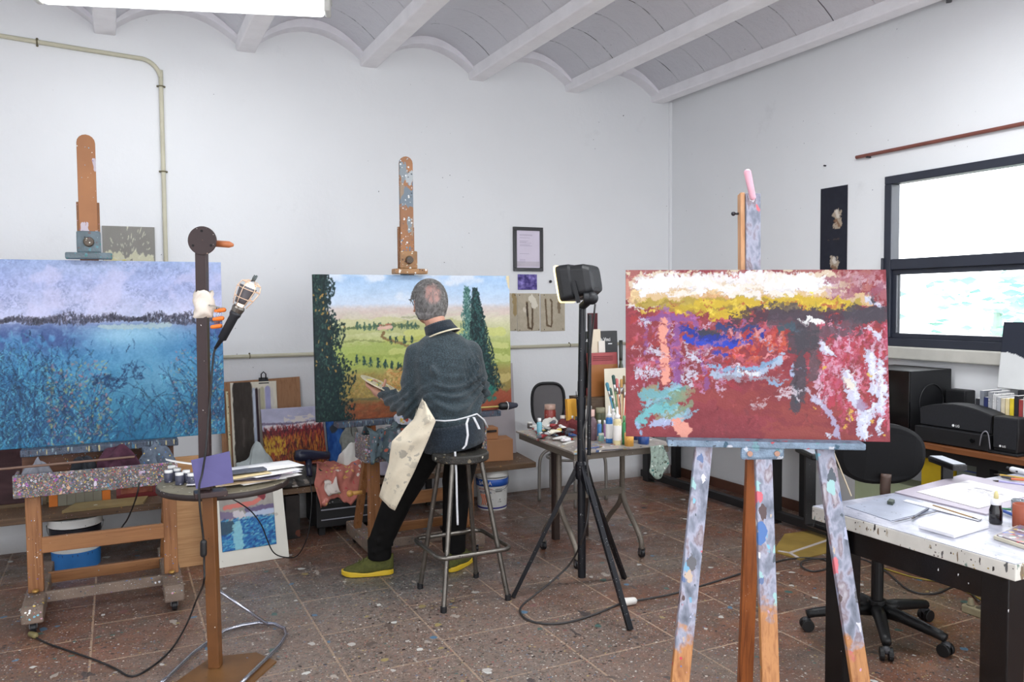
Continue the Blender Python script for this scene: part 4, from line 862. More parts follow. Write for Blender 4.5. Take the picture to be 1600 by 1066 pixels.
# ---- shoes
UPP = mat('olive_mesh', (78,80,30), .8, var=.25, vs=60, bump=.4); SOLE = mat('yellow_sole', (206,172,40), .5, var=.08)
def shoe(a, d, L=.285):
    d = V(d).normalized(); s = V((d.y, -d.x, 0)); o0 = V((a.x, a.y, 0))-d*.075
    t = MB(); n = 18
    def halfw(u): return .034+.014*sin(min(1, u*1.15)*pi)*(1.25 if u > .5 else .9) if 0 < u < 1 else .02
    prof = []
    for i in range(n+1):
        u = i/n; w_ = max(.012, (.040+.010*sin(u*pi*1.3-.6))*min(1, (u+.02)*9)**.5*min(1, (1.02-u)*5)**.5); top = .10*(1-min(1, u/.42)**1.5)+.0 if u < .42 else 0
        h = .112 if u < .30 else .112-.060*sst_((u-.30)/.62); h *= min(1, (1.03-u)*7)**.5; prof.append((u, w_, h))
    q = []; f = []; m = 12
    for (u, w_, h) in prof:
        c = o0+d*(u*L)
        for k in range(m+1):
            a_ = pi*k/m; q.append(c+s*(w_*cos(a_))*(1 if k in (0, m) else 1)+V((0, 0, .022+max(.004, h-.022)*sin(a_)**.8)))
    W = m+1
    for i in range(n):
        for k in range(m): f.append((i*W+k, i*W+k+1, (i+1)*W+k+1, (i+1)*W+k))
        f.append((i*W+m, i*W, (i+1)*W, (i+1)*W+m))
    f.append(tuple(range(W))); f.append(tuple(n*W+k for k in range(W)))
    o = MB().add(q, f).build('shoe', UPP, man, smooth=True, label='olive green trainer with yellow sole')
    q = []; f = []
    for (u, w_, h) in prof:
        c = o0+d*(u*L); wv = w_+.005; zz = .002+.012*max(0, (u-.85)/.15)**2
        for sx, z in ((-1, zz), (1, zz), (1, .026+zz*.6+.004*sin(u*9)), (-1, .026+zz*.6+.004*sin(u*9))): q.append(c+s*(wv*sx)+V((0, 0, z)))
    for i in range(n):
        for k in range(4): l = (k+1) % 4; f.append((i*4+k, i*4+l, i*4+4+l, i*4+4+k))
    f += [(0, 1, 2, 3), tuple(n*4+k for k in (3, 2, 1, 0))]
    MB().add(q, f).build('sole', SOLE, o, bevel=.004)
    mb = MB()
    for k in range(5):
        u = .36+.075*k; c = o0+d*(u*L); h = prof[int(u*n)][2]; mb.cap(c-s*.022+V((0, 0, h-.004)), c+s*.022+V((0, 0, h-.004)), .0035, .0035, 8)
    mb.build('laces', mat('olive_laces', (96,98,44), .8), o, smooth=True)
    c = o0+d*(.25*L)
    return o
def sst_(t): t = max(0, min(1, t)); return t*t*(3-2*t)
shoe(PX['ankL'], (-.955, .29, 0)); shoe(PX['ankR'], (.72, .60, 0))
# ---- hair: streaky grey with a thin pink crown, a shell following the skull
def hair():
    n, m = 96, 60; q = []; f = []; cc = []; rg = _rng(5); st = rg.random((m+1, n)); 
    cr = V((-.10, -.84, .50)).normalized()
    for i in range(m+1):
        t = pi*i/m
        for k in range(n):
            a = 2*pi*k/n; d = V((sin(t)*cos(a), sin(t)*sin(a), -cos(t)))
            y, z, x = d.y, d.z, d.x
            # hairline: keep back and sides, drop the face and under the ears
            keep = z > -.62+.9*max(0, y+.25)+(.9*max(0, y-.35)) if y > -.25 else z > -.70
            if abs(x) > .75 and y > -.28 and z < .12: keep = False
            if y > .45 and z < .55: keep = False
            g = .5*st[i//6, k]+.25*st[i//3, k]+.25*st[i, k]
            bald = max(0, 1-((d-cr).length/.56)**2); bald = min(1, bald*1.7)
            lift = (.010+.009*(1-bald)*(.5+.5*g)) if keep else -.012
            if keep and z < -.4: lift += .004
            q.append(HC+HR @ V(((.079+lift)*d.x, (.098+lift)*d.y, (.108+lift)*d.z)))
            br = 92+62*g; br += 40*max(0, abs(x)-.3)*g; h = (br, br*.985, br*.98); pk = (196-24*g, 148-18*g, 138-16*g)
            w_ = min(1, bald*1.3)*(.5+.3*(g > .5)); cc.append([h[j]*(1-w_)+pk[j]*w_ for j in range(3)])
    for i in range(m):
        for k in range(n): l = (k+1) % n; f.append((i*n+k, i*n+l, (i+1)*n+l, (i+1)*n+k))
    mb = MB().add(q, f); ca = np.array(cc)/255; ca = np.where(ca <= .04045, ca/12.92, ((ca+.055)/1.055)**2.4)
    # loose locks at crown and nape
    rr = random.Random(2); extra = []
    o = mb.build('hair', None, man, smooth=True, fixn=True, label='short grey hair thinning at the crown')
    at = o.data.color_attributes.new('paint', 'FLOAT_COLOR', 'POINT'); at.data.foreach_set('color', np.concatenate([ca, np.ones((len(ca), 1))], 1).astype(np.float32).ravel())
    o.data.materials.append(_mc['paint_0.55_0.50'])
    mb = MB()
    for i in range(2200):
        a = rr.uniform(0, 2*pi); t = rr.uniform(.75, 2.9)if False else rr.uniform(.0, 2.2); d = V((sin(t)*cos(a), sin(t)*sin(a), cos(t)))
        if d.y > .25 and d.z < .75: continue
        if d.z < -.66 or (abs(d.x) > .72 and d.y > -.3 and d.z < .15): continue
        if (d-cr).length < .42 and rr.random() < .8: continue
        p = HC+HR @ V((.096*d.x, .115*d.y, .125*d.z)); fl = HR @ V((d.x*.2+rr.uniform(-.5, .5), -.25+rr.uniform(-.3, .3)+(.5 if d.z > .7 else 0), -1.2+1.6*max(0, d.z-.5)))
        n_ = (HR @ d); fl = (fl-n_*fl.dot(n_)).normalized(); L = rr.uniform(.014, .03)
        mb.tube([p, p+fl*L*.5+n_*.003, p+fl*L-n_*.001], [.0011, .001, .0003], 4)
    mb.build('hair_strands', mat('grey_strands', (128,126,124), .8, var=.55, vs=90), man, smooth=True, fixn=False)
hair()
# glasses
mb = MB()
for s_ in (-1, 1):
    mb.tube([H(s_*.032+.024*cos(2*pi*k/16), .118, .004+.018*sin(2*pi*k/16)) for k in range(16)], .0018, 6, closed=True)
    mb.tube([H(s_*.058, .116, .008), H(s_*.088, .09, .008), H(s_*.0915, .01, .004), H(s_*.090, -.012, -.012)], .0022, 6)
mb.tube([H(-.008, .119, .006), H(0, .121, .009), H(.008, .119, .006)], .0018, 6)
mb.build('glasses', mat('dark_frame', (24,22,24), .3), man, smooth=True)
mb = MB()
for s_ in (-1, 1): mb.ball(H(s_*.031, .086, .004), .0125, 12, 8)
mb.build('eyes', mat('eye_white', (220,215,210), .3, var=0), man, smooth=True)
# ---- apron: sheet hanging off the left thigh
APM = mat('apron_canvas', (216,206,184), .9, var=.12, vs=10, splats=[(121, 22, .55, [(186,178,160),(196,188,170),(170,164,150)], (7, .46), (1, 1, 1), 1.2), (122, 110, .13, [(60,66,90),(90,90,90),(80,70,60)], (7, .5))])
LE = [(660, 622, 4.06), (646, 655, 4.03), (612, 690, 4.02), (607, 725, 4.05), (592, 776, 4.12)]; RE = [(664, 628, 4.03), (681, 658, 3.99), (668, 690, 4.0), (648, 736, 4.03), (617, 798, 4.08)]
def ip(E, v):
    t = v*(len(E)-1); i = min(int(t), len(E)-2); t -= i; a, b = E[i], E[i+1]; t = t; return atD(a[0]*(1-t)+b[0]*t, a[1]*(1-t)+b[1]*t, a[2]*(1-t)+b[2]*t)
def apr(u, v):
    p = ip(LE, v).lerp(ip(RE, v), u); w_ = sin(u*pi); p = p-vw*(.020*w_+.006*sin(u*9+v*7)*w_+.004*sin(v*23+u*5)); return p, vw*.002
MB().slab(None, 20, 40, apr).build('apron', APM, man, smooth=True, label='pale stained canvas apron')
# front of the apron across the lap
def apf(u, v):
    a = V((1.40, 3.96, .95)).lerp(V((1.36, 4.06, .58)), v); b = V((1.66, 4.075, .95)).lerp(V((1.70, 4.26, .56)), v); p = a.lerp(b, u)
    return p+V((-.02, .11, .0))*sin(u*pi)+V((-.01, .02+.03*v, 0)), V((.0, .002, 0))
MB().slab(None, 14, 14, apf).build('apron_front', APM, man, smooth=True)
TP = mat('white_tape', (214,216,220), .9, var=.06)
tp = [atD(x, y, D) for x, y, D in ((681, 657, 3.985), (695, 658, 3.96), (712, 656.5, 3.955), (730, 652, 3.965), (745, 647, 3.99), (756, 656, 4.03), (762, 668, 4.06))]
MB().tube(tp, .004, 6).build('waist_tie', TP, man, smooth=True)
def ribbon(name, P, w_, **k):
    P = [atD(*p) for p in P]
    def fn(u, v):
        t = v*(len(P)-1); i = min(int(t), len(P)-2); t -= i; p = P[i].lerp(P[i+1], t); return p+sd_*(w_*(u-.5))+vw*.002*sin(v*9), vw*.0015
    return MB().slab(None, 2, 24, fn).build(name, TP, man, smooth=True, **k)
ribbon('tie_loop', [(732, 653, 3.955), (729, 662, 3.94), (731, 680, 3.935), (728, 696, 3.93), (723, 702, 3.93)], .011)
ribbon('tie_tail', [(733, 652, 3.955), (740, 652, 3.945), (745, 662, 3.945), (749, 671, 3.945)], .012)
ribbon('hanging_tie', [(711, 706, 3.99), (713, 740, 4.02), (714, 790, 4.03), (715, 821, 4.03)], .010)
# ---- palette in the left hand, brush in the right
a = atD(560, 589, 4.46); b_ = atD(628, 622, 4.42); c0 = (a+b_)/2; ax = (b_-a)/2; ay = (V((.40, .86, -.02))).normalized()*.14; nn = ax.cross(ay).normalized()
poly = [c0+ax*cos(2*pi*k/28)*(1 if not 3 < k < 7 else .93)+ay*(sin(2*pi*k/28)+.55) for k in range(28)]
pt = MB().prism(poly, nn*.006).build('palette', mat('palette_board', (206,196,170), .5, var=.1, splats=[(131, 40, .45, [(230,226,214),(220,200,80),(90,120,90),(170,90,70),(80,90,120)], None)]), bevel=.0015)
tag(pt, 'thin painter palette with yellow and white paint held in the left hand', 'palette')
mb = MB(); rg = random.Random(8)
for k in range(12):
    p = c0+ax*rg.uniform(-.8, .8)*.8+ay*(.55+rg.uniform(-.7, .3)); up2 = nn if nn.z > 0 else -nn; mb.ball(p+up2*.004, (rg.uniform(.012, .02), rg.uniform(.01, .016), .006))
o = mb.build('paint_dabs', mat('wet_paint', (220,205,110), .25, var=.2, splats=[(133, 30, .6, [(230,220,120),(230,226,210),(90,130,90),(60,70,80)])]), pt, smooth=True)
p = wr+hd2*.07+V((-.02, 0, .0))
br_ = thing('paintbrush', 'slim paintbrush in the right hand of the seated painter', 'paintbrush', p)
MB().cyl(p+V((.02, -.06, -.03)), p+V((-.06, .13, .08)), .004, .003).build('handle', mat('brush_handle', (160,60,50), .3), br_, smooth=True)
MB().cyl(p+V((-.06, .13, .08)), p+V((-.075, .165, .10)), .005).build('ferrule', mat('ferrule', (200,200,200), .3, .9), br_)
MB().cap(p+V((-.075, .165, .10)), p+V((-.085, .19, .114)), .005, .002).build('bristles', mat('bristle', (120,100,60), .8), br_, smooth=True)
# ================================================================ SMALL BUILDERS
def mpp(p): return depth(p)/FPX
def textmesh(name, s, size, m, parent, loc, rot, ext=.0005, align='CENTER'):
    cu = bpy.data.curves.new(name, 'FONT'); cu.body = s; cu.size = size; cu.extrude = ext; cu.align_x = align; cu.align_y = 'CENTER'; cu.resolution_u = 3
    ob = bpy.data.objects.new('t', cu); col.objects.link(ob); dg = bpy.context.evaluated_depsgraph_get(); me = bpy.data.meshes.new_from_object(ob.evaluated_get(dg))
    bpy.data.objects.remove(ob); me.materials.clear(); me.materials.append(m); o = bpy.data.objects.new(name, me); col.objects.link(o)
    if parent is not None: o.parent = parent; o.location = V(loc)-wloc(parent)
    else: o.location = loc
    o.rotation_euler = rot.to_euler() if isinstance(rot, Matrix) else rot; return o
def wraptext(name, s, size, m, parent, c, r, z, ang):   # lettering bent round a drum of radius r
    o = textmesh(name, s, size, m, parent, (0, 0, 0), (0, 0, 0)); b0 = V(c)-wloc(parent)
    for v in o.data.vertices:
        a = ang+v.co.x/r; rr = r+.0006+v.co.z; y = v.co.y; v.co = V((b0.x+rr*cos(a), b0.y+rr*sin(a), b0.z+z+y))
    o.location = (0, 0, 0); return o
def cloth(name, label, c, rx, ry, h, seed, m, rz=0, cat='cloth', amp=.22, flat=.0, group=None):
    g = _rng(seed); n = 84; k = 26; N2 = 1-np.abs(2*fbm(128, 128, 40, seed+5, 2)-1)*2.4; N3 = 1-np.abs(2*fbm(128, 128, 20, seed+8, 2)-1)*2.2; AM = min(h*.45, .034)*(.5+amp*2); mb = MB(); q = []; f = []
    R = Matrix.Rotation(rz, 3, 'Z')
    e2 = nz2(8, n+1, 4, seed+2); e = e2[2]; e2[:, -4:] = e2[:, :1]
    for i in range(k+1):
        for j in range(n):
            t = i/k; a = 2*pi*j/n; er = .84+.3*e[j]+.05*sin(a*9+seed+3*t)*t+.03*sin(a*17+seed)*t*(1 if j < n-4 else (n-j)/4)+(.4*e[0]*(1-(n-j)/4) if j >= n-4 else 0)
            x = rx*t*cos(a)*er; y = ry*t*sin(a)*er; zf = h*max(0, 1-t**3); u = int((x/rx*.3+.5)*100+zf*90) % 128; v = int((y/ry*.3+.5)*100+zf*60) % 128
            dn = (AM*N2[u, v]+AM*.5*N3[u, v])*min(1, (1-t)*6+.15); x += cos(a)*dn*t; y += sin(a)*dn*t
            z = h*max(0, 1-t**3)*(.84+.14*sin(a*2+seed))+dn*(1-.6*t)+.004
            if i == k: z = .0
            q.append(V(c)+R @ V((x, y, max(0, z))))
    for i in range(k):
        for j in range(n): l = (j+1) % n; f.append((i*n+j, (i+1)*n+j, (i+1)*n+l, i*n+l))
    f.append(tuple(k*n+j for j in range(n))[::-1]); q2 = q
    o = mb.add(q2, f).build(name, m, smooth=True); md = o.modifiers.new('s', 'SMOOTH'); md.factor = .5; md.iterations = 2; md = o.modifiers.new('u', 'SUBSURF'); md.levels = 1; md.render_levels = 1
    return tag(o, label, cat, group)
def jar(name, label, cat, x, yb, yt, wpx, z, body, lid, shape='jar', group=None, labelc=None, dy=0.):
    p = atZ(x, yb, z); s = mpp(p); h = (yb-yt)*s*1.0; r = wpx*s/2; p = p+vw*r; p.z = z
    t = thing(name, label, cat, p, group); c = p; mbody = MB(); ml = MB()
    if shape == 'jar': mbody.lathe([(0, 0), (r*.95, 0), (r, h*.04), (r, h*.74), (r*.86, h*.8), (r*.86, h*.82), (0, h*.82)], c, 18); ml.lathe([(r*.93, h*.79), (r*.95, h*.82), (r*.95, h), (0, h)], c, 18)
    elif shape == 'squeeze': mbody.lathe([(0, 0), (r*.95, 0), (r, h*.03), (r, h*.6), (r*.9, h*.66), (r*.45, h*.72), (0, h*.72)], c, 18); ml.lathe([(r*.72, h*.66), (r*.75, h*.76), (r*.35, h*.80), (r*.22, h*.98), (0, h)], c, 16)
    elif shape == 'bottle': mbody.lathe([(0, 0), (r*.95, 0), (r, h*.03), (r, h*.55), (r*.85, h*.66), (r*.45, h*.74), (r*.45, h*.8), (0, h*.8)], c, 18); ml.lathe([(r*.5, h*.77), (r*.52, h*.8), (r*.52, h), (0, h)], c, 16)
    elif shape == 'slim': mbody.lathe([(0, 0), (r*.95, 0), (r, h*.03), (r, h*.72), (r*.7, h*.78), (0, h*.78)], c, 16); ml.lathe([(r*.66, h*.76), (r*.68, h), (0, h)], c, 16)
    elif shape == 'tin': mbody.lathe([(0, 0), (r, 0), (r, h), (r*.93, h), (r*.93, h*.9), (0, h*.9)], c, 20)
    mbody.build('body', body, t, smooth=False, bevel=0)
    for ch in t.children: sm_arr(ch.data)
    if shape != 'tin': o = ml.build('cap' if shape != 'jar' else 'lid', lid, t); sm_arr(o.data)
    if labelc: MB().lathe([(r*1.006, h*.12), (r*1.012, h*.13), (r*1.012, h*.5), (r*1.006, h*.51)], c, 18).build('paper_label', labelc, t, smooth=True)
    return t
def pm(n, c, **k): return mat('plastic_'+n, c, k.pop('rough', .35), var=k.pop('var', .08), **k)
WHT = pm('white', (226,226,224), splats=[(141, 90, .14, [(120,130,160),(180,150,120),(150,60,60)], (9, .5))]); CLRP = mat('paper_white', (232,230,226), .9, var=.05)
def board(name, label, cat, bl, br_, h, lean, th, m, z=None, group=None):   # upright board from two bottom points
    bl = V(bl); br_ = V(br_); u = br_-bl; n = V((u.y, -u.x, 0)).normalized(); n = -n if n.y < 0 else n
    o = MB().prism([bl, br_, br_+V((0, 0, h))+n*lean, bl+V((0, 0, h))+n*lean], n*th).build(name, m, bevel=.001); return tag(o, label, cat, group)

# ================================================================ LOW BENCH ALONG THE BACK WALL
BZ = .33
bench = thing('low_bench', 'long low wooden bench board running along the foot of the back wall', 'bench', (.6, 5.42, 0))
MB().prism([(-1.6, 5.16, BZ-.038), (2.735, 5.20, BZ-.038), (2.80, 5.685, BZ-.038), (-1.6, 5.685, BZ-.038)], (0, 0, .038)).build('bench_top', mat('bench_board', (104,80,58), .6, var=.3, vs=4, grain=(0, (76,56,40)), splats=[(151, 40, .3, [(190,180,160),(60,50,44),(150,110,60),(60,60,66)], (4, .5)), (152, 110, .2, PAL, (5, .5))]), bench, bevel=.004)
for x in (-1.2, .72, 1.62, 2.05):
    for y in (5.24, 5.62): MB().bb(x-.02, x+.02, y-.02, y+.02, 0, BZ-.038).build('leg', mat('bench_leg', (40,36,34), .6), bench, bevel=.002)
# -- things standing on the bench, left part
DKP = Paint(40, 60, (58,30,34)); DKP.mottle(10, 20, 3); DKP.mottle(3, 10, 4)
a = atY(-40, 812, 5.45); t = thing('framed_painting', 'dark maroon framed painting leaning at the left end of the bench', 'painting', (a.x+.19, 5.5, BZ))
painted('canvas', DKP, (a.x+.03, 5.46, BZ+.02), (.30, 0, 0), (0, .05, .36), .012, parent=t)
MB().bb(a.x, a.x+.36, 5.45, 5.475, BZ+.001, BZ+.022).bar((a.x+.015, 5.462, BZ+.02), (a.x+.015, 5.512, BZ+.4), .025, .03, up=(0, 1, 0)).bar((a.x+.345, 5.462, BZ+.02), (a.x+.345, 5.512, BZ+.4), .025, .03, up=(0, 1, 0)).bar((a.x, 5.512, BZ+.4), (a.x+.36, 5.512, BZ+.4), .03, .025, up=(0, 1, 0)).build('frame', mat('gilt_frame', (96,76,50), .5, var=.2), t)
def bd(name, label, cat, x0, x1, yt, yb, Y, lean, c, th=.008, **k):
    a = atY(x0, yb, Y); b = atY(x1, yb, Y); tp = atY(x0, yt, Y); z0 = k.pop('z0', BZ+.001); return board(name, label, cat, (a.x, Y, z0), (b.x, Y, z0), tp.z-z0, lean, th, c, **k)
bd('card', 'pale blue card standing on the bench behind the left easel post', 'card', 52, 66, 745, 792, 5.44, .04, mat('pale_blue_card', (110,150,176), .8))
bd('board', 'cream board standing between the pale blue card and the swatch board', 'board', 66, 92, 740, 792, 5.50, .04, mat('cream_board', (170,158,120), .8, var=.1))
# swatch board
a = atY(76, 785, 5.36); b_ = atY(173, 778, 5.36); sw = thing('swatch_board', 'long board of grey squares with an orange square at each end', 'board', ((a.x+b_.x)/2, 5.36, BZ))
n = 7; wd = (b_.x-a.x)/n
for i in range(n):
    o = MB().prism([(a.x+wd*i+.001, 5.36, BZ+.002), (a.x+wd*(i+1)-.001, 5.36, BZ+.002), (a.x+wd*(i+1)-.001, 5.39, BZ+.12), (a.x+wd*i+.001, 5.39, BZ+.12)], (0, .01, 0)).build('swatch', mat('orange_swatch', (200,110,30), .7) if i in (0, 6) else mat('grey_swatch', (128,124,108), .7, var=.08), sw, label='orange square' if i in (0, 6) else None)
MB().prism([(a.x, 5.371, BZ+.001), (b_.x, 5.371, BZ+.001), (b_.x, 5.402, BZ+.125), (a.x, 5.402, BZ+.125)], (0, .008, 0)).build('backing', mat('dark_rail', (104,66,44)), sw)
# red framed picture
a = atY(182, 775, 5.38); b_ = atY(246, 770, 5.38); t = thing('framed_picture', 'small picture in a dark red frame standing on the bench', 'picture', ((a.x+b_.x)/2, 5.4, BZ)); RF = mat('red_frame', (120,34,36), .4, var=.15)
w_ = b_.x-a.x
MB().bar((a.x, 5.39, BZ+.014), (b_.x, 5.39, BZ+.014), .02, .025).bar((a.x, 5.43, BZ+.19), (b_.x, 5.43, BZ+.19), .02, .025).bar((a.x+.012, 5.39, BZ+.014), (a.x+.012, 5.43, BZ+.19), .025, .02, up=(0, 1, 0)).bar((b_.x-.012, 5.39, BZ+.014), (b_.x-.012, 5.43, BZ+.19), .025, .02, up=(0, 1, 0)).build('frame', RF, t)
Pp = Paint(40, 30, (130,70,50)); Pp.mottle(8, 40); Pp.line([(.3, .6), (.6, .4)], .3, (170,120,60), .8); painted('canvas', Pp, (a.x+.02, 5.398, BZ+.024), (w_-.04, 0, 0), (0, .036, .155), .008, parent=t)
a = atZ(98, 798, BZ); o = MB().prism([(a.x, 5.17, BZ+.001), (a.x+.42, 5.185, BZ+.001), (a.x+.45, 5.34, BZ+.001), (a.x+.06, 5.345, BZ+.001)], (0, 0, .014)).build('flat_board', mat('ochre_board', (150,130,86), .6, var=.15, splats=[(155, 12, .3, [(225,222,210)], (3, .5))])); tag(o, 'thin ochre board lying flat on the bench behind the left easel', 'board')
# rags on the left tray
cloth('rag', 'crumpled dark maroon rag lying in the left easel tray', (-.02, 4.49, .622), .09, .05, .16, 3, mat('maroon_rag', (66,34,50), .95, var=.3, vs=30))
cloth('rag', 'crumpled slate blue rag in the right end of the left easel tray', (.15, 4.49, .622), .075, .05, .18, 4, mat('slate_rag', (88,98,112), .95, var=.35, vs=40, splats=[(157, 60, .3, PAL)]))
cloth('rag', 'small grey rag in the left end of the left easel tray', (-.36, 4.49, .622), .06, .045, .13, 5, mat('grey_rag', (120,122,130), .95, var=.2, vs=30))
cloth('rag', 'black rag lying beside the maroon rag in the left easel tray', (-.165, 4.49, .622), .045, .045, .13, 6, mat('black_rag', (36,38,44), .95, var=.3, vs=30))

# ---- big buckets
def bucket(label, c, r, h, bands, rim, parts):
    t = thing('paint_bucket', label, 'bucket', (c[0], c[1], 0)); c = V((c[0], c[1], 0))
    def rr(z): return r*(.9+.1*z/h)
    for nm, z0, z1, m in bands: o = MB().lathe([(0, z0), (rr(z0), z0), (rr(z1), z1), (0, z1)], c, 40).build(nm, m, t); sm_arr(o.data); o.modifiers.new('e', 'EDGE_SPLIT')
    o = MB().lathe([(r*1.0, h*.84), (r*1.035, h*.85), (r*1.035, h*.88), (r*1.02, h*.9), (r*1.045, h*.97), (r*1.04, h), (r*.94, h), (r*.93, h*.985), (0, h*.985)], c, 40).build('lid', rim, t); sm_arr(o.data); o.modifiers.new('e', 'EDGE_SPLIT')
    for k in range(0): pass
    hp = [c+V((r*1.05*cos(a), r*1.05*sin(a), h*.86-.10*sin((a+pi)*1.0)*1)) for a in [(-pi)+pi*i/14 for i in range(15)]]
    hp = [V((p.x, p.y, h*.86-.10*sin(pi*i/14))) for i, p in enumerate(hp)]
    MB().tube(hp, .0018, 6).build('wire_handle', mat('wire', (150,150,150), .4, .8), t, smooth=True); return t
BWH = mat('bucket_white', (214,214,210), .45, var=.08, splats=[(161, 60, .2, [(90,90,90),(170,140,90),(120,130,160)], (6, .5))])
b1 = bucket('white and blue plastic paint bucket standing under the right end of the bench', (2.44, 5.34), .118, .287, [('white_body', .0, .235, BWH), ], BWH, 0)
o = MB().lathe([(.1128, .175), (.1175, .176), (.119, .225), (.115, .226)], (2.44, 5.34, 0), 40).build('blue_band', mat('label_blue', (40,90,180), .4), b1, smooth=True)
o = MB().lathe([(.1075, .012), (.1085, .013), (.1092, .022), (.108, .023)], (2.44, 5.34, 0), 40).build('blue_line', mat('label_navy', (40,40,130), .4), b1, smooth=True)
LW_ = mat('lettering_white', (240,240,240), .5, var=0); LN = mat('lettering_navy', (50,60,110), .5, var=0); LR = mat('lettering_red', (200,70,50), .5, var=0); LK = mat('lettering_black', (40,40,44), .5, var=0); LO = mat('lettering_orange', (222,120,70), .5, var=0)
ac = math.atan2(-5.34, -2.44); C0 = (2.44, 5.34, 0)
wraptext('lettering', 'SAVIA', .040, LW_, b1, C0, .1195, .2, ac-.45); wraptext('lettering', 'anti-condensación', .016, LR, b1, C0, .1145, .158, ac-.45)
wraptext('lettering', 'mate', .02, mat('lettering_blue', (60,110,190), .5, var=0), b1, C0, .1125, .107, ac-.32); wraptext('lettering', 'PINTURA', .024, LN, b1, C0, .1135, .131, ac-.45)
wraptext('lettering', 'PLÁSTICO', .012, LK, b1, C0, .1155, .155, ac+.45); wraptext('lettering', 'INTERIOR', .012, LK, b1, C0, .115, .140, ac+.45)
wraptext('lettering', '4', .016, LK, b1, C0, .1125, .08, ac+.52); wraptext('lettering', 'L 13-20', .009, LK, b1, C0, .112, .062, ac+.5)
for k in range(4):
    a0 = ac-.75+k*.13; pts = [V((2.44, 5.34, .04+.02*j))+V((cos(a0+.1*sin(j*.9)), sin(a0+.1*sin(j*.9)), 0))*(.1095+.0011*j) for j in range(5)]; MB().tube(pts, .0035, 6).build('flame_mark', LO, b1, smooth=True)
BLB = mat('bucket_blue', (50,120,190), .45, var=.1); BKB = mat('bucket_black', (22,24,34), .4)
b2 = bucket('white, black and blue paint bucket under the bench behind the left easel', (-.25, 5.27), .138, .287, [('blue_body', 0, .10, BLB), ('white_body', .10, .14, BWH), ('black_body', .14, .235, BKB)], BWH, 0)
ac2 = math.atan2(-5.27, .25); C2 = (-.25, 5.27, 0)
wraptext('lettering', 'color', .036, LW_, b2, C2, .137, .205, ac2-.35); MB().lathe([(.1262, .075), (.1275, .076), (.1285, .09), (.127, .091)], C2, 30).build('thin_label', LN, b2, smooth=True)

# ---- clip board panel with striped study
a = atY(352, 700, 5.60); CB = thing('drawing_board', 'brown drawing board leaning on the wall with a striped study clipped on', 'board', (.88, 5.62, BZ))
x0, x1 = .60, 1.125; MB().prism([(x0, 5.56, BZ+.001), (x1, 5.56, BZ+.001), (x1, 5.655, 1.00), (x0, 5.655, .985)], (0, .012, 0)).build('board_panel', mat('cardboard_brown', (160,118,84), .7, var=.1, vs=3, grain=(2, (140,98,66)), splats=[(171, 20, .1, [(225,225,220)], (3, .5))]), CB)
Ps = Paint(70, 100, (222,216,200)); 
for (u, w_, c) in ((.26, .42, (62,56,52)), (.5, .07, (176,186,204)), (.56, .06, (50,36,44)), (.62, .04, (140,134,130)), (.68, .09, (186,182,154)), (.80, .12, (166,166,206)), (.9, .05, (214,210,200))): Ps.line([(u, .09), (u+.005, .97)], w_, c, .97, .12, 10)
Ps.line([(.26, .4), (.24, .7)], .05, (96,88,84), .7, .8, 5); Ps.line([(.5, .1), (.49, .5)], .02, (220,226,236), .9, .8); Ps.mottle(8, 10, .3)
painted('striped_study', Ps, (.665, 5.552, BZ+.05), (.30, 0, 0), (0, .092, .60), .0015, parent=CB, bump=.1, rough=.8)
cl = MB().prism([(.848, 5.640, .965), (.918, 5.640, .965), (.912, 5.655, 1.005), (.854, 5.655, 1.005)], (0, .014, 0)).build('bulldog_clip', BLK, CB, bevel=.002)
MB().tube([(.868, 5.652, .995), (.868, 5.65, 1.03), (.883, 5.648, 1.045), (.898, 5.65, 1.03), (.898, 5.652, .995)], .004, 6).build('clip_handle', BLK, cl, smooth=True)
o = MB().cyl((.648, 5.535, BZ+.001), (.638, 5.60, .93), .008).build('bamboo_stick', mat('birch_stick', (216,206,170), .6, var=.2, splats=[(173, 50, .3, [(90,80,60)])])); tag(o, 'thin pale spotted stick leaning on the brown drawing board', 'stick')
# hidden pile of boards that lifts the field painting
pile = thing('board_stack', 'low stack of boards on the bench beneath the red field painting', 'boards', (1.10, 5.40, BZ))
for k in range(4): MB().box((1.10+.005*k, 5.46-.004*k, BZ+.012+.022*k), (.38, .22, .020), Matrix.Rotation(.02*k, 3, 'Z')).build('board', mat('stack_board_%d' % (k % 2), [(120,100,80),(90,80,80)][k % 2], .8), pile, bevel=.001)
PZ = BZ+.09
def art_field():
    P = Paint(120, 90, (176,176,200)); P.mottle(8, 14, 2)
    P.line([(.4, .18), (.8, .2)], .09, (214,206,200), .9, 1, 5, .35, 2); P.line([(.0, .25), (.5, .28), (1, .25)], .03, (110,96,120), .8, .9, 4)
    P.line([(.05, .33), (.5, .34), (.95, .3)], .07, (224,216,220), .95, .5, 5); P.lay(((P.v > .38)*1.), (84,34,34))
    P.dabs(700, (0, 1, .34, .62), .05, .014, [(120,36,40),(160,60,60),(70,30,36),(60,26,40),(150,40,44)], (.8, 2.2), .85, 3)
    P.dabs(900, (0, 1, .52, 1), .07, .011, [(190,110,40),(150,80,30),(206,150,50),(90,40,28),(60,30,24),(170,60,40)], (1.1, 2), .85, 4)
    P.dabs(160, (0, .35, .5, .8), .03, .016, [(190,150,40),(206,170,60)], (1, 2), .8, 5); return P
a = atY(415, 722, 5.42); b_ = atY(511, 712, 5.42); tl = atY(409, 640, 5.5)
painted('field_painting', art_field(), (a.x, 5.42, PZ+.004), (b_.x-a.x, 0, 0), (-.01, .085, tl.z-PZ-.004), .016, 'small painting of a red and ochre field standing on the bench pile', 'painting', bump=.8)
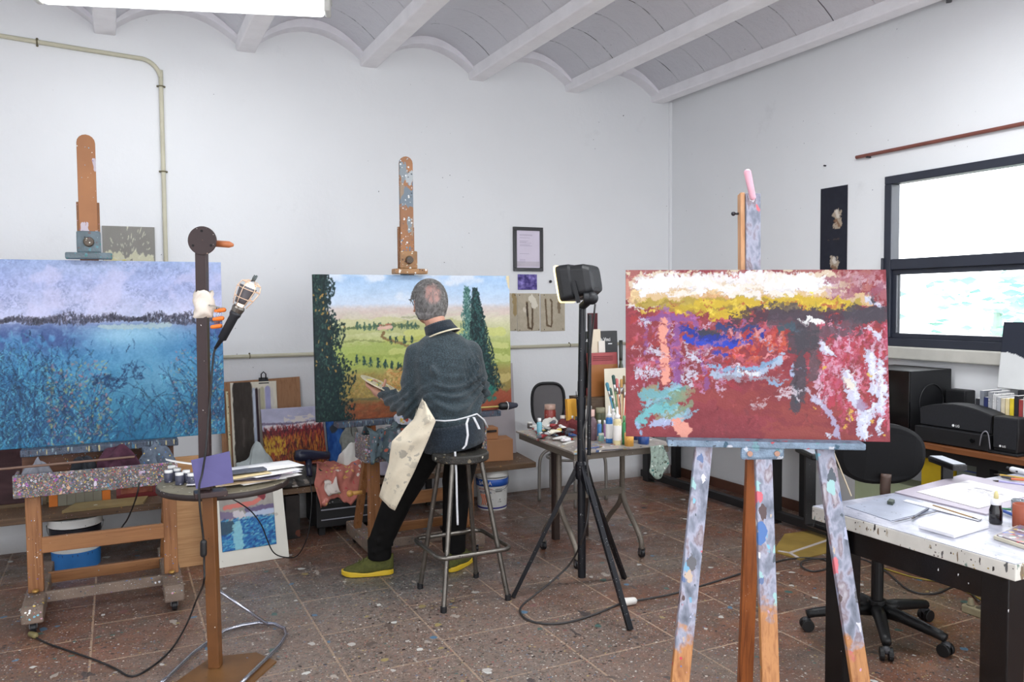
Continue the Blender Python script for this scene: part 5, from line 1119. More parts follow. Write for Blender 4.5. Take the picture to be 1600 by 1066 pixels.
a = atY(512, 690, 5.55); Pp = Paint(40, 40, (30,80,150)); Pp.mottle(6, 40); Pp.line([(.2, .2), (.6, .1), (.9, .3)], .2, (50,44,36), .8)
painted('small_painting', Pp, (a.x, 5.50, PZ-.03), (.18, 0, 0), (0, .1, .30), .014, 'small deep blue painting standing behind the white cloth left of the second easel', 'painting')
fr_ = thing('stretcher_frame', 'bare wooden stretcher frame standing beside the small deep blue painting', 'frame', (1.52, 5.56, BZ))
for (p, q_, w_) in (((1.44, 5.52, BZ+.002), (1.44, 5.60, .80), .03), ((1.62, 5.52, BZ+.002), (1.62, 5.60, .80), .03), ((1.425, 5.598, .79), (1.635, 5.598, .79), .03), ((1.455, 5.528, BZ+.02), (1.605, 5.528, BZ+.02), .03)): MB().bar(p, q_, w_, .018, up=(0, 1, 0)).build('frame_bar', mat('dark_pine_leg', (150,84,38)), fr_)
cloth('cloth', 'pale grey paint-wiped cloth heaped beside the red field painting', (.78, 5.36, BZ+.001), .13, .13, .30, 11, mat('grey_cloth', (168,176,176), .95, var=.12, vs=12, splats=[(175, 30, .14, [(60,60,66)], (5, .5))]), amp=.28)
cloth('cap', 'black crumpled cap in front of the pale grey cloth', (.70, 5.22, BZ+.001), .09, .05, .115, 12, mat('black_rag', (36,38,44)), cat='cap')
cloth('cloth', 'white cloth heaped on the bench left of the second easel post', (1.43, 5.33, BZ+.001), .12, .11, .25, 13, mat('white_cloth', (216,214,208), .95, var=.08, vs=14), amp=.3)
cloth('cloth', 'grey knitted cloth lying behind the white heaped cloth', (1.46, 5.56, BZ+.001), .08, .05, .30, 14, mat('grey_rag2', (130,132,126), .95, var=.2, vs=40), amp=.25)
# patterned salmon cloth draped over the bench edge
def drape(u, v):
    x = 1.12+.33*u; pts = [(5.40, BZ+.10), (5.26, BZ+.115), (5.15, BZ+.06), (5.125, BZ-.02), (5.12, BZ-.14+.09*abs(sin(u*5.2))*.8)]
    t = v*4; i = min(int(t), 3); t -= i; y = pts[i][0]*(1-t)+pts[i+1][0]*t; z = pts[i][1]*(1-t)+pts[i+1][1]*t
    w_ = .012*sin(u*17+v*3)+.008*sin(u*37+1)+.02*sin(v*9+u*6); return V((x+.02*sin(v*7), y-abs(w_)*.8, z+w_*.6)), V((0, .004, .004))
PC = mat('patterned_salmon_cloth', (178,108,96), .95, var=.15, vs=10, splats=[(181, 34, .55, [(214,160,100),(190,190,90),(206,140,130),(90,100,140),(180,80,80),(220,210,200)], (9, .48), (1, 1, 1), 1.)])
o = MB().slab(None, 40, 24, drape).build('patterned_cloth', PC, smooth=True); tag(o, 'salmon pink patterned cloth draped over the bench edge below the hair dryer', 'cloth')
def drape2(u, v):
    p = drape(.12+u*.24, .42+v*.42)[0]; return p+V((.03*v, -.03, -.02+.01*v)), V((0, .003, .002))
o = MB().slab(None, 14, 10, drape2).build('card', mat('striped_note', (214,204,196), .9, var=.1, splats=[(183, 60, .3, [(170,150,150)])]), smooth=True); tag(o, 'small pale lined cloth label hanging over the patterned salmon cloth', 'cloth')
cloth('plastic_bag', 'crumpled black and white plastic bag on the bench beside the round table', (.98, 5.22, BZ+.001), .17, .055, .13, 15, mat('bag_marbled', (60,58,56), .5, var=.6, vs=16, splats=[(185, 24, .5, [(190,186,180),(30,30,30),(120,110,100)], None, (1, 1, 1), 1.2)]), amp=.3, cat='bag')
# hair dryer
hdp = V((1.13, 5.16, BZ+.135)); hd_ = thing('hair_dryer', 'dark navy hair dryer lying on the patterned cloth', 'hair dryer', (1.13, 5.16, BZ+.11)); HM = mat('navy_plastic', (28,32,54), .35)
ax_ = V((.98, .1, -.10)).normalized(); fr0 = atD(461, 712, depth(hdp)); q0 = fr0
MB().tube([q0, q0+ax_*.03, q0+ax_*.10, q0+ax_*.16, q0+ax_*.225], [.030, .040, .037, .027, .026], 20).build('barrel', HM, hd_, smooth=True)
h0 = q0+ax_*.085+V((0, -.01, -.02)); h1 = atD(484, 744, depth(hdp)-.03); MB().tube([h0, h0.lerp(h1, .5), h1], [.023, .018, .019], 14).build('handle', HM, hd_, smooth=True)
MB().lathe([(0, 0), (.022, 0), (.026, .01), (.022, .012)], (0, 0, 0), 4).build('switch', BLK, hd_) if False else MB().box(h0.lerp(h1, .45)-vw*.018, (.008, .008, .03)).build('switch', BLK, hd_)
# black equipment under the bench
eq = thing('black_case', 'black equipment case with grey stripes standing under the bench', 'case', (1.34, 5.32, 0)); SB = mat('soft_black', (16,16,18), .6)
MB().bb(1.12, 1.585, 5.18, 5.50, .05, .28).build('case_body', SB, eq, bevel=.008)
for (z0, z1, m) in ((.165, .173, mat('stripe_grey', (150,150,160), .5)), (.10, .106, mat('stripe_grey', (150,150,160)))): MB().bb(1.15, 1.56, 5.176, 5.181, z0, z1).build('stripe', m, eq)
MB().bb(1.18, 1.50, 5.1775, 5.181, .205, .235).build('scuffed_panel', mat('scuff', (60,60,60), .6, splats=[(187, 60, .4, [(170,170,170),(30,30,30)])]), eq)
for x in (1.16, 1.54):
    for y in (5.22, 5.46): MB().bb(x-.02, x+.02, y-.02, y+.02, 0, .05).build('foot', SB, eq)
o = MB().bb(.93, 1.02, 5.20, 5.40, 0, .28).build('stacked_box', mat('dark_mixed_box', (40,34,32), .7, var=.4, vs=14, splats=[(189, 16, .5, [(110,60,44),(30,30,30),(60,56,54)])]), bevel=.004); tag(o, 'dark narrow box standing under the bench left of the black case', 'box')
# paper, boxes, grey board at the right of the bench
cloth('paper_bag', 'crumpled lilac white paper on the bench behind the second easel', (1.66, 5.29, BZ+.001), .10, .09, .20, 16, mat('lilac_paper', (200,196,214), .8, var=.06), amp=.3, cat='paper', rz=.2)
bd('grey_board', 'large plain grey board leaning on the wall behind the cardboard boxes', 'board', 700, 807, 573, 704, 5.60, .06, mat('grey_panel', (176,170,174), .7, var=.05), th=.012)
CBM = mat('cardboard', (172,122,84), .8, var=.08, vs=3)
bx = MB().box((2.50, 5.46, BZ+.080), (.27, .19, .158), Matrix.Rotation(-.18, 3, 'Z')).build('cardboard_box', CBM, bevel=.002); tag(bx, 'large closed cardboard box on the right end of the bench', 'box')
bx = thing('cardboard_box', 'small cardboard box with black print on top of the large box', 'box', (2.46, 5.46, BZ+.16))
MB().box((2.46, 5.46, BZ+.204), (.13, .12, .086), Matrix.Rotation(-.1, 3, 'Z')).build('carton', CBM, bx, bevel=.002); MB().box((2.462, 5.394, BZ+.222), (.085, .004, .016), Matrix.Rotation(-.1, 3, 'Z')).build('printed_strip', mat('print_black', (40,30,28), .7), bx)
# plywood and mounted study standing on the floor behind the round table
a = atZ(268, 889); b_ = atZ(316, 884); PLY = mat('plywood', (196,150,102), .6, var=.06, vs=2, grain=(0, (170,122,76)))
a, b_ = V((.235, 4.92, .001)), V((.432, 4.92, .001)); board('plywood_panel', 'bare plywood panel standing on the floor behind the round table', 'board', a, b_, .62, .10, .016, PLY)
mt_ = thing('mounted_study', 'white mounted study of a blue sea standing on the floor behind the round table', 'painting', (.68, 4.84, 0)); a, b_ = V((.43, 4.80, .002)), V((.880, 4.835, .002)); 
u_ = b_-a; MB().prism([a, b_, b_+V((-.02, .10, .47)), a+V((.0, .10, .47))], (0, .008, 0)).build('mount', mat('mount_white', (216,214,204), .8, var=.05, vs=3, splats=[(191, 14, .3, [(200,204,160),(190,186,176)], (3, .52))]), mt_)
Pm = Paint(90, 90, (150,146,140)); Pm.mottle(10, 14); Pm.line([(.1, .3), (.6, .28), (.75, .22)], .07, (206,110,100), .9, .7); Pm.line([(.68, .0), (.78, .02), (.8, .16)], .14, (120,40,50), .95, .6); Pm.line([(.5, .38), (1, .36)], .08, (96,84,120), .9, .7, 5)
Pm.line([(0, .42), (.3, .44)], .12, (110,96,130), .8, .5); Pm.line([(.3, .42), (.4, .48)], .14, (206,200,204), .9, .6); Pm.line([(.5, .46), (1, .44)], .08, (176,190,216), .9, .5); Pm.lay((P_sel := (Pm.v > .52)*1.), (40,104,160)); Pm.dabs(700, (0, 1, .5, 1), .05, .02, [(30,80,150),(60,150,190),(40,110,170),(110,180,200),(24,60,120)], (0, .6), .85, 6)
Pm.line([(0, .6), (.15, .62)], .2, (50,74,90), .9, .5); Pm.line([(.28, .62), (.3, .95)], .16, (140,196,206), .85, .7); painted('study', Pm, a+V((.075, .020, .085)), V((.305, .023, 0)), V((-.006, .072, .345)), .003, parent=mt_)

# ================================================================ ROUND SIDE TABLE AND LAMP STAND
TZ = .70; rt = thing('round_table', 'small round table with dark edge and chrome hoop base, papers on top', 'table', (.42, 3.87, 0))
MB().lathe([(0, TZ-.03), (.275, TZ-.03), (.285, TZ-.026), (.285, TZ-.004), (.28, TZ), (0, TZ)], (.42, 3.87, 0), 56).build('table_top', mat('table_worn_top', (120,114,96), .6, var=.2, splats=[(201, 40, .3, [(60,50,44),(190,186,170)])]), rt, bevel=0)
MB().lathe([(.2853, TZ-.029), (.288, TZ-.026), (.288, TZ-.006), (.2853, TZ-.003)], (.42, 3.87, 0), 56).build('edge_band', mat('edge_dark', (44,34,32), .5, splats=[(203, 90, .3, [(190,186,180),(90,60,50)], (9, .5))]), rt, smooth=True)
CH = mat('chrome', (176,178,190), .22, .9, var=.05)
hp = [atZ(x, y, .008) for x, y in ((240, 1082), (262, 1062), (300, 1025), (333, 1000), (352, 988), (378, 980), (405, 976), (430, 978), (445, 986), (447, 996), (437, 1012), (415, 1034), (390, 1058), (368, 1080))]; hp = [V((p.x, p.y, .0166)) for p in hp]
MB().tube(hp, .008, 10).build('hoop_base', CH, rt, smooth=True)
pp = atY(329, 950, 3.88); MB().cyl((pp.x, 3.88, .0), (pp.x, 3.88, TZ-.03), .011).build('column', CH, rt, smooth=False)
MB().cyl((pp.x+.0, 3.88, .22), atZ(420, 977, .012), .007).build('strut', CH, rt, smooth=True)
rg = random.Random(12)
for i, (x, yb, w_) in enumerate(((261, 755, 13), (266, 748, 12), (275, 752, 12), (278, 759, 13), (289, 755, 12), (297, 760, 12))):
    jar('paint_jar', ['leftmost small paint jar on the round table', 'small paint jar half hidden behind the leftmost jar', 'small paint jar at the back of the middle of the jar group', 'small paint jar nearest the table front edge among the jars', 'small paint jar right of the front jar', 'small paint jar touching the purple card'][i], 'jar', x, yb, yb-19, w_, TZ, mat('smoky_jar', (70,72,90), .3, var=.2, vs=30, splats=[(205, 90, .3, [(190,190,200),(40,40,50)])]), WHT, group='white-lidded paint jars on the round table')
papers = [(.50, 3.90, .30, .21, .1, (236,236,240)), (.40, 3.92, .30, .21, -.2, (224,222,226)), (.56, 3.86, .29, .20, .35, (230,228,226)), (.47, 3.82, .26, .18, .05, (200,180,150)), (.58, 3.92, .28, .19, .2, (226,226,236)), (.52, 3.84, .24, .17, -.3, (110,104,126)), (.44, 3.87, .28, .2, .15, (236,234,232)), (.56, 3.88, .26, .19, -.1, (206,190,200)), (.50, 3.93, .29, .2, .3, (232,232,236)), (.59, 3.82, .24, .15, .4, (238,236,234)), (.46, 3.80, .22, .15, .25, (216,196,150)), (.62, 3.90, .22, .17, .25, (244,243,242))]
for i, (x, y, a_, b2_, rz, c) in enumerate(papers):
    x += .02; y -= .06
    z = TZ+.0015+i*.0042; R = Matrix.Rotation(rz, 3, 'Z'); ph = i*1.7
    def sh(u, v, x=x, y=y, a_=a_, b2_=b2_, R=R, z=z, ph=ph): return V((x, y, z+.0012*(1+sin(u*4+ph))))+R @ V(((u-.5)*a_, (v-.5)*b2_, 0)), V((0, 0, .0012))
    o = MB().slab(None, 8, 4, sh).build('paper_sheet', mat('sheet_%d' % i, c, .9, var=.12 if i % 3 else .5, vs=9, splats=[(210+i, 22, .4, [(60,60,80),(160,150,170),(220,220,224)], (4, .52))] if i % 3 == 0 else ()), smooth=True)
    tag(o, 'loose drawing and paper sheet in the pile on the round table', 'paper', 'loose sheets piled on the round table')
def sh(u, v): return V((.18+.24*u, 3.93+.05*v-.03*u, TZ+.062+.04*(1-u)**2)), V((0, 0, .001))
o = MB().slab(None, 10, 3, sh).build('curled_sheet', CLRP, smooth=True); tag(o, 'curled white sheet rising towards the left easel tray from the paper pile', 'paper')
o = MB().box((.50, 3.74, TZ+.058), (.17, .06, .010), Matrix.Rotation(.12, 3, 'Z')).build('sketch_pad', mat('pad_dark', (70,76,90), .5, var=.4, vs=40), bevel=.001); tag(o, 'narrow dark patterned sketch pad lying on the loose sheets', 'pad')
# lamp stand
LS = V((.318, 3.48, 0)); ls = thing('lamp_stand', 'tall square metal pole stand with round flange top and brown wooden base', 'stand', LS)
BRN = mat('brown_metal', (104,66,34), .4, var=.15, splats=[(221, 60, .14, [(220,214,200),(60,40,30)], (6, .52))]); DBR = mat('dark_brown_metal', (46,28,28), .35, var=.15, splats=[(223, 70, .16, [(200,170,150),(230,226,220),(90,60,40)], (5, .5))])
BS = mat('base_board', (104,72,40), .4, var=.25, vs=5, splats=[(225, 40, .2, [(200,170,110),(90,130,170),(190,180,170),(60,50,44)], (5, .47))])
bpts = [atZ(x, y, 0) for x, y in ((236, 1095), (330, 1030), (400, 1022), (432, 1036), (360, 1100))]; MB().prism([V((p.x, p.y, 0.0)) for p in bpts], (0, 0, .0075)).build('base_plate', BS, ls)
p0 = V((LS.x+.008, 3.48, .0075)); p1 = atY(327, 770, 3.48); MB().bar(p0, p1, .046, .046, up=vw).build('lower_pole', BRN, ls, bevel=.003)
c = atY(326, 770, 3.47); MB().box((c.x+.006, 3.455, c.z), (.125, .075, .022)).build('pole_shelf', DBR, ls, bevel=.003)
u0 = V((c.x-.01, 3.48, c.z+.011)); u1 = atY(315, 384, 3.48); MB().bar(u0, u1, .044, .03, up=vw).build('upper_pole', DBR, ls, bevel=.002)
MB().bar(u0+V((.006, -.017, 0)), u1+V((.006, -.017, 0)), .006, .006, up=vw).build('pole_ridge', DBR, ls)
fc = atY(316, 376, 3.46); MB().cyl(fc-vw*.004, fc+vw*.006, .057, n=40).build('flange', DBR, ls, bevel=.001)
for (dx, dz) in ((0, .038), (-.036, -.02), (.036, -.02)): p = fc+sd_*dx+V((0, 0, dz))-vw*.004; MB().cyl(p-vw*.0015, p, .005).build('bolt_hole', mat('hole_black', (8,8,8), .8), ls)
p = atY(337, 380, 3.5); o = MB().tube([p-sd_*.02, p+sd_*.055-V((0, 0, .006)), p+sd_*.072-V((0, 0, .009))], [.0135, .0135, .006], 12).build('dowel', mat('terracotta_dowel', (186,112,70), .5), ls, smooth=True, label='orange-brown wooden peg')
wc = atY(318, 478, 3.48)
cl_ = cloth('tape_wrap', None, (0, 0, 0), .01, .01, .01, 1, WHT); bpy.data.objects.remove(cl_)
mb = MB(); rg = random.Random(3); q = []; n = 16; m_ = 7
for i in range(m_+1):
    for k in range(n):
        a_ = 2*pi*k/n; r_ = .036+.006*sin(i*1.3+k)+(.012 if i in (2, 3, 4) and k in (0, 1, 2, 3) else 0); q.append(wc+V((r_*cos(a_), r_*.8*sin(a_), -.042+.014*i+.008*sin(k*1.1+1))))
mb.add(q, [(i*n+k, i*n+(k+1) % n, (i+1)*n+(k+1) % n, (i+1)*n+k) for i in range(m_) for k in range(n)]+[tuple(range(n))[::-1], tuple(m_*n+k for k in range(n))]).build('tape_wrap', mat('masking_tape', (222,212,200), .8, var=.08), ls, smooth=True, label='off-white tape wrapped round the pole')
# orange spring clip on the pole
sc_ = thing('spring_clamp', 'orange and chrome spring clamp clipped to the dark lamp pole', 'clamp', atY(338, 495, 3.45)); OR = mat('orange_rubber', (226,120,40), .45)
for (x, y) in ((344, 486), (341, 499), (338, 511)):
    p = atY(x, y, 3.45); MB().cap(p-sd_*.016, p+sd_*.016+V((0, 0, .004)), .008, .009).build('rubber_tip', OR, sc_, smooth=True)
for k in range(3): p = atY(339+k*3.2, 480, 3.452); q_ = atY(336+k*3, 506, 3.452); MB().cyl(p, q_, .0028).build('spring_wire', CH, sc_, smooth=True)
MB().bar(atY(326, 477, 3.452), atY(352, 482, 3.45), .008, .005).build('clamp_bar', STEEL, sc_)
# caged inspection lamp
D_ = 3.42; IL = thing('inspection_lamp', 'caged inspection lamp with black handle clamped to the dark lamp pole', 'lamp', atY(360, 490, D_)); dD = depth(atY(360, 490, D_))
P3 = lambda x, y, e=0: atD(x, y, dD+e)
ha, hb = P3(346, 531), P3(367, 492); ad = (hb-ha).normalized(); RBB = mat('black_rubber', (26,28,34), .5)
MB().tube([P3(336, 545), ha, ha+ad*.005, hb-ad*.01, hb, hb+ad*.012], [.006, .010, .0175, .0185, .023, .023], 16).build('handle', RBB, IL, smooth=True)
MB().tube([hb+ad*.012, hb+ad*.03, hb+ad*.04], [.022, .026, .022], 16).build('socket_ring', STEEL, IL, smooth=False)
cA = hb+ad*.04; cB = P3(390, 442)
gls = mat('lamp_bulb_glow', (255,244,230), .3, var=0, emit=((255,226,196), 1.6)); MB().tube([cA, cA+ad*.02, cA+ad*.05, cA+ad*.09, cA+ad*.105], [.013, .018, .026, .022, .008], 16).build('bulb', gls, IL, smooth=True)
fr2, s2, u2 = frame(cA, cB)
def ringp(c, r, k, n=20): a_ = 2*pi*k/n; return c+s2*(r*cos(a_))+u2*(r*sin(a_))
L_ = (cB-cA).length
RS = mat('reflector', (104,102,106), .45, .4, var=.1); q = []; n = 12
for i in range(5):
    t_ = i/4; r_ = .026+.014*t_
    for k in range(n): a_ = math.atan2((-vw).dot(u2), (-vw).dot(s2))-pi*.36+pi*.72*k/(n-1); q.append(cA+ad*(.012+.075*t_)+s2*(r_*cos(a_))+u2*(r_*sin(a_)))
rf = MB().add(q, [(i*n+k, i*n+k+1, (i+1)*n+k+1, (i+1)*n+k) for i in range(4) for k in range(n-1)]).build('reflector', RS, IL, smooth=True); rf.modifiers.new('t', 'SOLIDIFY').thickness = .0015
CW = mat('cage_wire', (226,196,170), .35, .3, var=.1)
for k in range(6):
    a_ = 2*pi*k/6+.3; pts = [cA+ad*(L_*t_)+(s2*cos(a_)+u2*sin(a_))*r_ for t_, r_ in ((0, .026), (.35, .038), (.75, .046), (1.0, .038), (1.12, .014))]; MB().tube(pts, .0019, 6).build('cage_wire', CW, IL, smooth=True)
for t_, r_ in ((.35, .038), (.75, .046), (1.0, .038)): MB().tube([ringp(cA+ad*(L_*t_), r_, k) for k in range(20)], .0019, 6, closed=True).build('cage_ring', CW, IL, smooth=True)
e_ = cA+ad*(L_*1.12); MB().bar(e_-s2*.022, e_+s2*.02, .008, .004).build('hook_plate', mat('dark_bolt', (60,60,66)), IL)
for s_ in (-.012, .014): MB().tube([e_+s2*s_, e_+s2*s_*1.6+ad*.012, e_+s2*s_*1.5+ad*.026], [.004, .0045, .004], 6).build('hook', mat('grey_hook', (96,104,104), .4, .6), IL, smooth=True)
# lamp cord
cp = [P3(336, 545), P3(333, 560), atY(330, 600, 3.44), atY(326, 650, 3.43), atY(322, 700, 3.40), atY(316, 740, 3.40), atY(311, 762, 3.39), atY(313, 800, 3.39), atY(318, 845, 3.40), atY(319, 885, 3.40), atY(318, 912, 3.41), atZ(306, 940, .11), atZ(292, 975, .03), atZ(270, 1012, .006), atZ(240, 1040, .006), atZ(207, 1057, .006), atZ(180, 1045, .006), atZ(150, 1032, .006), atZ(110, 1018, .006), atZ(75, 1006, .006), atZ(55, 996, .008)]
def smoothpts(P, k=5):
    P = [V(p) for p in P]; o = []
    for i in range(len(P)-1):
        p0_, p1_, p2_, p3_ = P[max(i-1, 0)], P[i], P[i+1], P[min(i+2, len(P)-1)]
        for j in range(k):
            t = j/k; o.append(.5*((2*p1_)+(p2_-p0_)*t+(2*p0_-5*p1_+4*p2_-p3_)*t*t+(3*p1_-p0_-3*p2_+p3_)*t**3))
    o.append(P[-1]); return o
CBK = mat('black_cable', (18,18,20), .5)
cd = thing('lamp_cable', 'black lamp cord with inline switch running down the stand to the floor', 'cord', cp[-1])
MB().tube(smoothpts(cp), .0042, 8).build('cable', CBK, cd, smooth=True)
MB().cap(atY(318, 848, 3.395), atY(318, 866, 3.395), .013, .013).build('inline_switch', CBK, cd, smooth=True)
MB().cap(cp[-1]+V((0, 0, .008)), cp[-1]+V((-.02, .03, .008)), .014, .012).build('plug', mat('plug_dirty', (120,110,70), .6, var=.3), cd, smooth=True)
# purple card on the pole shelf
a, b_, c_, d_2 = atY(307, 764, 3.425), atY(365, 754, 3.44), atY(359, 705, 3.43), atY(299, 719, 3.42)
o = MB().prism([a, b_, c_, d_2], vw*.004*-1).build('purple_card', mat('lavender_card', (92,88,136), .8, var=.06)); tag(o, 'flat lavender purple card propped on the lamp stand shelf', 'card')
# dryer cord
dp = [h1, atY(487, 775, 5.08), atY(485, 810, 5.05), atY(480, 840, 5.0), atZ(465, 868, .02), atY(445, 871, 4.72), atY(428, 864, 4.70), atY(418, 845, 4.70), atY(408, 820, 4.68), atY(390, 797, 4.66), atY(360, 778, 4.4), atY(346, 770, 4.2)]
o = MB().tube(smoothpts(dp), .0035, 8).build('dryer_cord', CBK, smooth=True); tag(o, 'thin black cord looping from the hair dryer down past the mounted sea study', 'cord')
o = MB().tube(smoothpts([atY(218, 755, 4.36), atY(212, 780, 4.38), atY(200, 810, 4.7), atY(190, 825, 5.0), atY(184, 840, 5.4)]), .004, 8).build('black_cable', CBK, smooth=True); tag(o, 'black cable hanging behind the left easel tray', 'cable')
o = MB().tube(smoothpts([atY(577, 752, 5.0), atY(588, 762, 5.0), atY(596, 780, 5.05), atY(598, 810, 5.15)]), .006, 8).build('white_cable', mat('white_cable', (206,204,196), .5), smooth=True); tag(o, 'white cable curving behind the second easel left post', 'cable')
# rags hanging over the second easel tray and mahlstick on its ledge
def dr2(u, v):
    x = 1.26+.36*u; pts = [(4.62, .70), (4.53, .80-.03*sin(u*7)), (4.415, .775), (4.405, .70), (4.402, .60+.03*sin(u*11))]; t = v*4; i = min(int(t), 3); t -= i
    w_ = .014*sin(u*25+v*4)+.01*sin(u*47+v*9); return V((x, pts[i][0]*(1-t)+pts[i+1][0]*t-abs(w_), pts[i][1]*(1-t)+pts[i+1][1]*t+w_*.5)), V((0, .004, .002))
o = MB().slab(None, 40, 22, dr2).build('rag', mat('teal_grey_rag', (84,100,108), .95, var=.35, vs=24, splats=[(231, 40, .55, [(60,70,100),(120,140,130),(170,175,180),(50,54,58),(190,100,80),(120,110,120)], None, (1, 1, 1), 1.)]), smooth=True); tag(o, 'paint-stiffened teal grey rag draped over the second easel tray', 'cloth')
cloth('rag', 'bright blue, white and red daubed rag lying on the second easel tray', (1.52, 4.46, .80), .085, .06, .055, 21, mat('daubed_rag', (206,210,222), .9, var=.1, splats=[(233, 34, .6, [(60,110,190),(220,222,230),(200,90,80),(220,190,90),(230,230,236),(120,170,210)], None, (1, 1, 1), 1.)]), amp=.3)
ms = thing('mahlstick', 'stick with round black padded end lying on the second easel ledge', 'mahlstick', (2.2, 4.66, .815)); p = atY(740, 632, 4.66); q_ = atY(772, 630, 4.66)
zz = .809+.026; MB().cyl((1.95, 4.675, zz), (2.21, 4.675, zz), .006).build('stick', mat('yellow_stick', (190,170,100), .5), ms, smooth=True)
MB().cap((2.21, 4.675, zz), (2.24, 4.675, zz), .025, .025).build('black_sleeve', BLK, ms, smooth=True); MB().cap((2.255, 4.675, zz), (2.31, 4.675, zz), .026, .016).build('pad', mat('charcoal_foam', (52,54,66), .9), ms, smooth=True); MB().tube([(2.246, 4.675+.027*cos(2*pi*k/12), zz+.027*sin(2*pi*k/12)) for k in range(12)], .003, 6, closed=True).build('white_band', WHT, ms, smooth=True)

# ================================================================ ON THE BACK WALL
CD = mat('conduit', (196,192,170), .5, var=.06); CT = mat('clip_dark', (110,104,80), .5, .4)
cn = thing('conduit', 'cream metal conduit running along the back wall at chest height', 'pipe', (2.0, BW-.014, 1.14))
MB().tube([(.30, BW-.0145, 1.152), (4.26, BW-.0145, 1.152)], .0135, 10).build('pipe', CD, cn, smooth=True)
for x in (.8, 1.9, 3.30, 4.1): MB().tube([(x, BW-.0145-.0145*cos(a_), 1.152+.0145*sin(a_)) for a_ in (-1.5, -.75, 0, .75, 1.5)], .003, 6).cyl((x, BW-.003, 1.152+.018), (x, BW-.001, 1.152+.018), .006).build('pipe_clip', CT, cn, smooth=True)
cn = thing('conduit', 'cream conduit crossing the upper left wall and bending down behind the blue painting', 'pipe', (-.8, BW-.014, 3.0))
pts = [(-2.58, BW-.0145, 3.215), (-.58, BW-.0145, 3.10), (.08, BW-.0145, 3.066)]+[(.17+.124*sin(a9), BW-.0145, 2.938+.124*cos(a9)) for a9 in (.05, .3, .6, .9, 1.2, 1.5)]+[(.294, BW-.0145, 2.85), (.294, BW-.0145, 1.17)]
MB().tube(smoothpts(pts, 4), .0135, 10).build('pipe', CD, cn, smooth=True)
for (x, z, h_) in ((-.385, 3.089, 0), (.294, 2.9, 1), (.294, 2.36, 1)):
    mb = MB()
    for s_ in (-1, 1): q_ = (x+.02*s_*h_, BW-.007, z+.02*s_*(1-h_)); mb.ball(q_, (.007, .004, .007), 8, 6)
    mb.tube([(x+.016*cos(a_)*h_, BW-.0145-.0145*sin(a_), z+.016*cos(a_)*(1-h_)) for a_ in (0, .7, 1.57, 2.4, 3.14)], .0045, 6); mb.build('pipe_clip', CT, cn, smooth=True)
def pin(mb, x, z): mb.ball((x, BW-.006, z), .004, 6, 5)
fr_ = thing('certificate_frame', 'black framed certificate hanging on the back wall', 'frame', (2.927, BW-.01, 1.75)); x0, x1, z0, z1 = 2.797, 3.058, 1.748, 2.094
fw = .027; mb = MB().bb(x0, x1, BW-.02, BW-.001, z1-fw, z1).bb(x0, x1, BW-.02, BW-.001, z0, z0+fw).bb(x0, x0+fw, BW-.02, BW-.001, z0+fw, z1-fw).bb(x1-fw, x1, BW-.02, BW-.001, z0+fw, z1-fw); mb.build('frame', mat('frame_black', (24,22,28), .3), fr_, bevel=.002)
MB().bb(x0+fw, x1-fw, BW-.010, BW-.002, z0+fw, z1-fw).build('document', mat('document_paper', (216,208,224), .6, var=.04), fr_)
GT = mat('faint_text', (176,166,186), .7, var=0); rg = random.Random(6)
for k, z in enumerate((2.035, 2.028, 2.01, 1.985, 1.977, 1.969, 1.955, 1.947, 1.885, 1.84, 1.83, 1.82)): w_ = rg.uniform(.06, .125) if k < 9 else .05; MB().bb(x0+.055, x0+.055+w_, BW-.0108, BW-.010, z-.0016, z+.0016).build('text_line', GT, fr_)
MB().bb(x0+fw+.004, x1-fw-.004, BW-.0106, BW-.010, z0+fw+.01, z0+fw+.05).build('pale_band', mat('document_band', (196,188,200), .6), fr_)
Pq = Paint(36, 30, (96,84,150)); Pq.mottle(4, 60); Pq.mottle(10, 40, 1, (1, 1, 1.2)); painted('purple_photograph', Pq, (2.837, BW-.004, 1.602), (.170, 0, 0), (0, 0, .122), .002, 'small purple print pinned on the wall under the framed certificate', 'photo', bump=0)
def burnt(u0, mirrored, seed, W=80, H=100):
    P = Paint(W, H, (180,170,150)); P.mottle(14, 10); P.mottle(3, 5); g = P.n(10)
    def loop(cx, w_, v0, v1, c, th):
        P.line([(cx-w_/2, v0), (cx-w_/2+.03, .5*(v0+v1)), (cx-w_/2+.06, v1-.04), (cx+w_/2-.03, v1), (cx+w_/2, v1-.1), (cx+w_/2, v0+.05), (cx+w_/2-.05, v0)], th, c, .75, .6, 4)
    if mirrored == 0: loop(.55, .24, .25, .95, (110,90,66), .09); loop(.55, .24, .25, .95, (60,46,36), .04); P.line([(.42, .28), (.44, .6)], .05, (50,36,30), .9, .9); P.line([(.62, .14), (.72, .2), (.78, .32)], .24, (226,220,204), .95, .6, 6); P.line([(.3, .4), (.33, .46)], .1, (214,206,190), .9, .7)
    elif mirrored == 1: loop(.33, .26, .16, .88, (120,100,74), .07); loop(.33, .26, .16, .88, (76,60,46), .03); P.line([(.68, .1), (.74, .2), (.76, .5)], .12, (96,76,54), .6, .8); P.line([(.66, .1), (.72, .16)], .16, (190,180,160), .8, .6)
    else: P.line([(.8, .1), (.9, .3), (.85, .5)], .3, (150,128,84), .8, .6, 8)
    return P
pa = thing('burnt_paper_study', 'left one of two beige burnt paper studies pinned beside the right of the landscape', 'artwork', (3.0, BW-.003, 1.28), group=None)
painted('paper', burnt(0, 0, 3), (2.83, BW-.005, 1.276), (.20, 0, 0), (0, 0, .298), .002, parent=pa, bump=.2)
pb = thing('burnt_paper_study', 'right one of two beige burnt paper studies pinned on the wall', 'artwork', (3.15, BW-.003, 1.28))
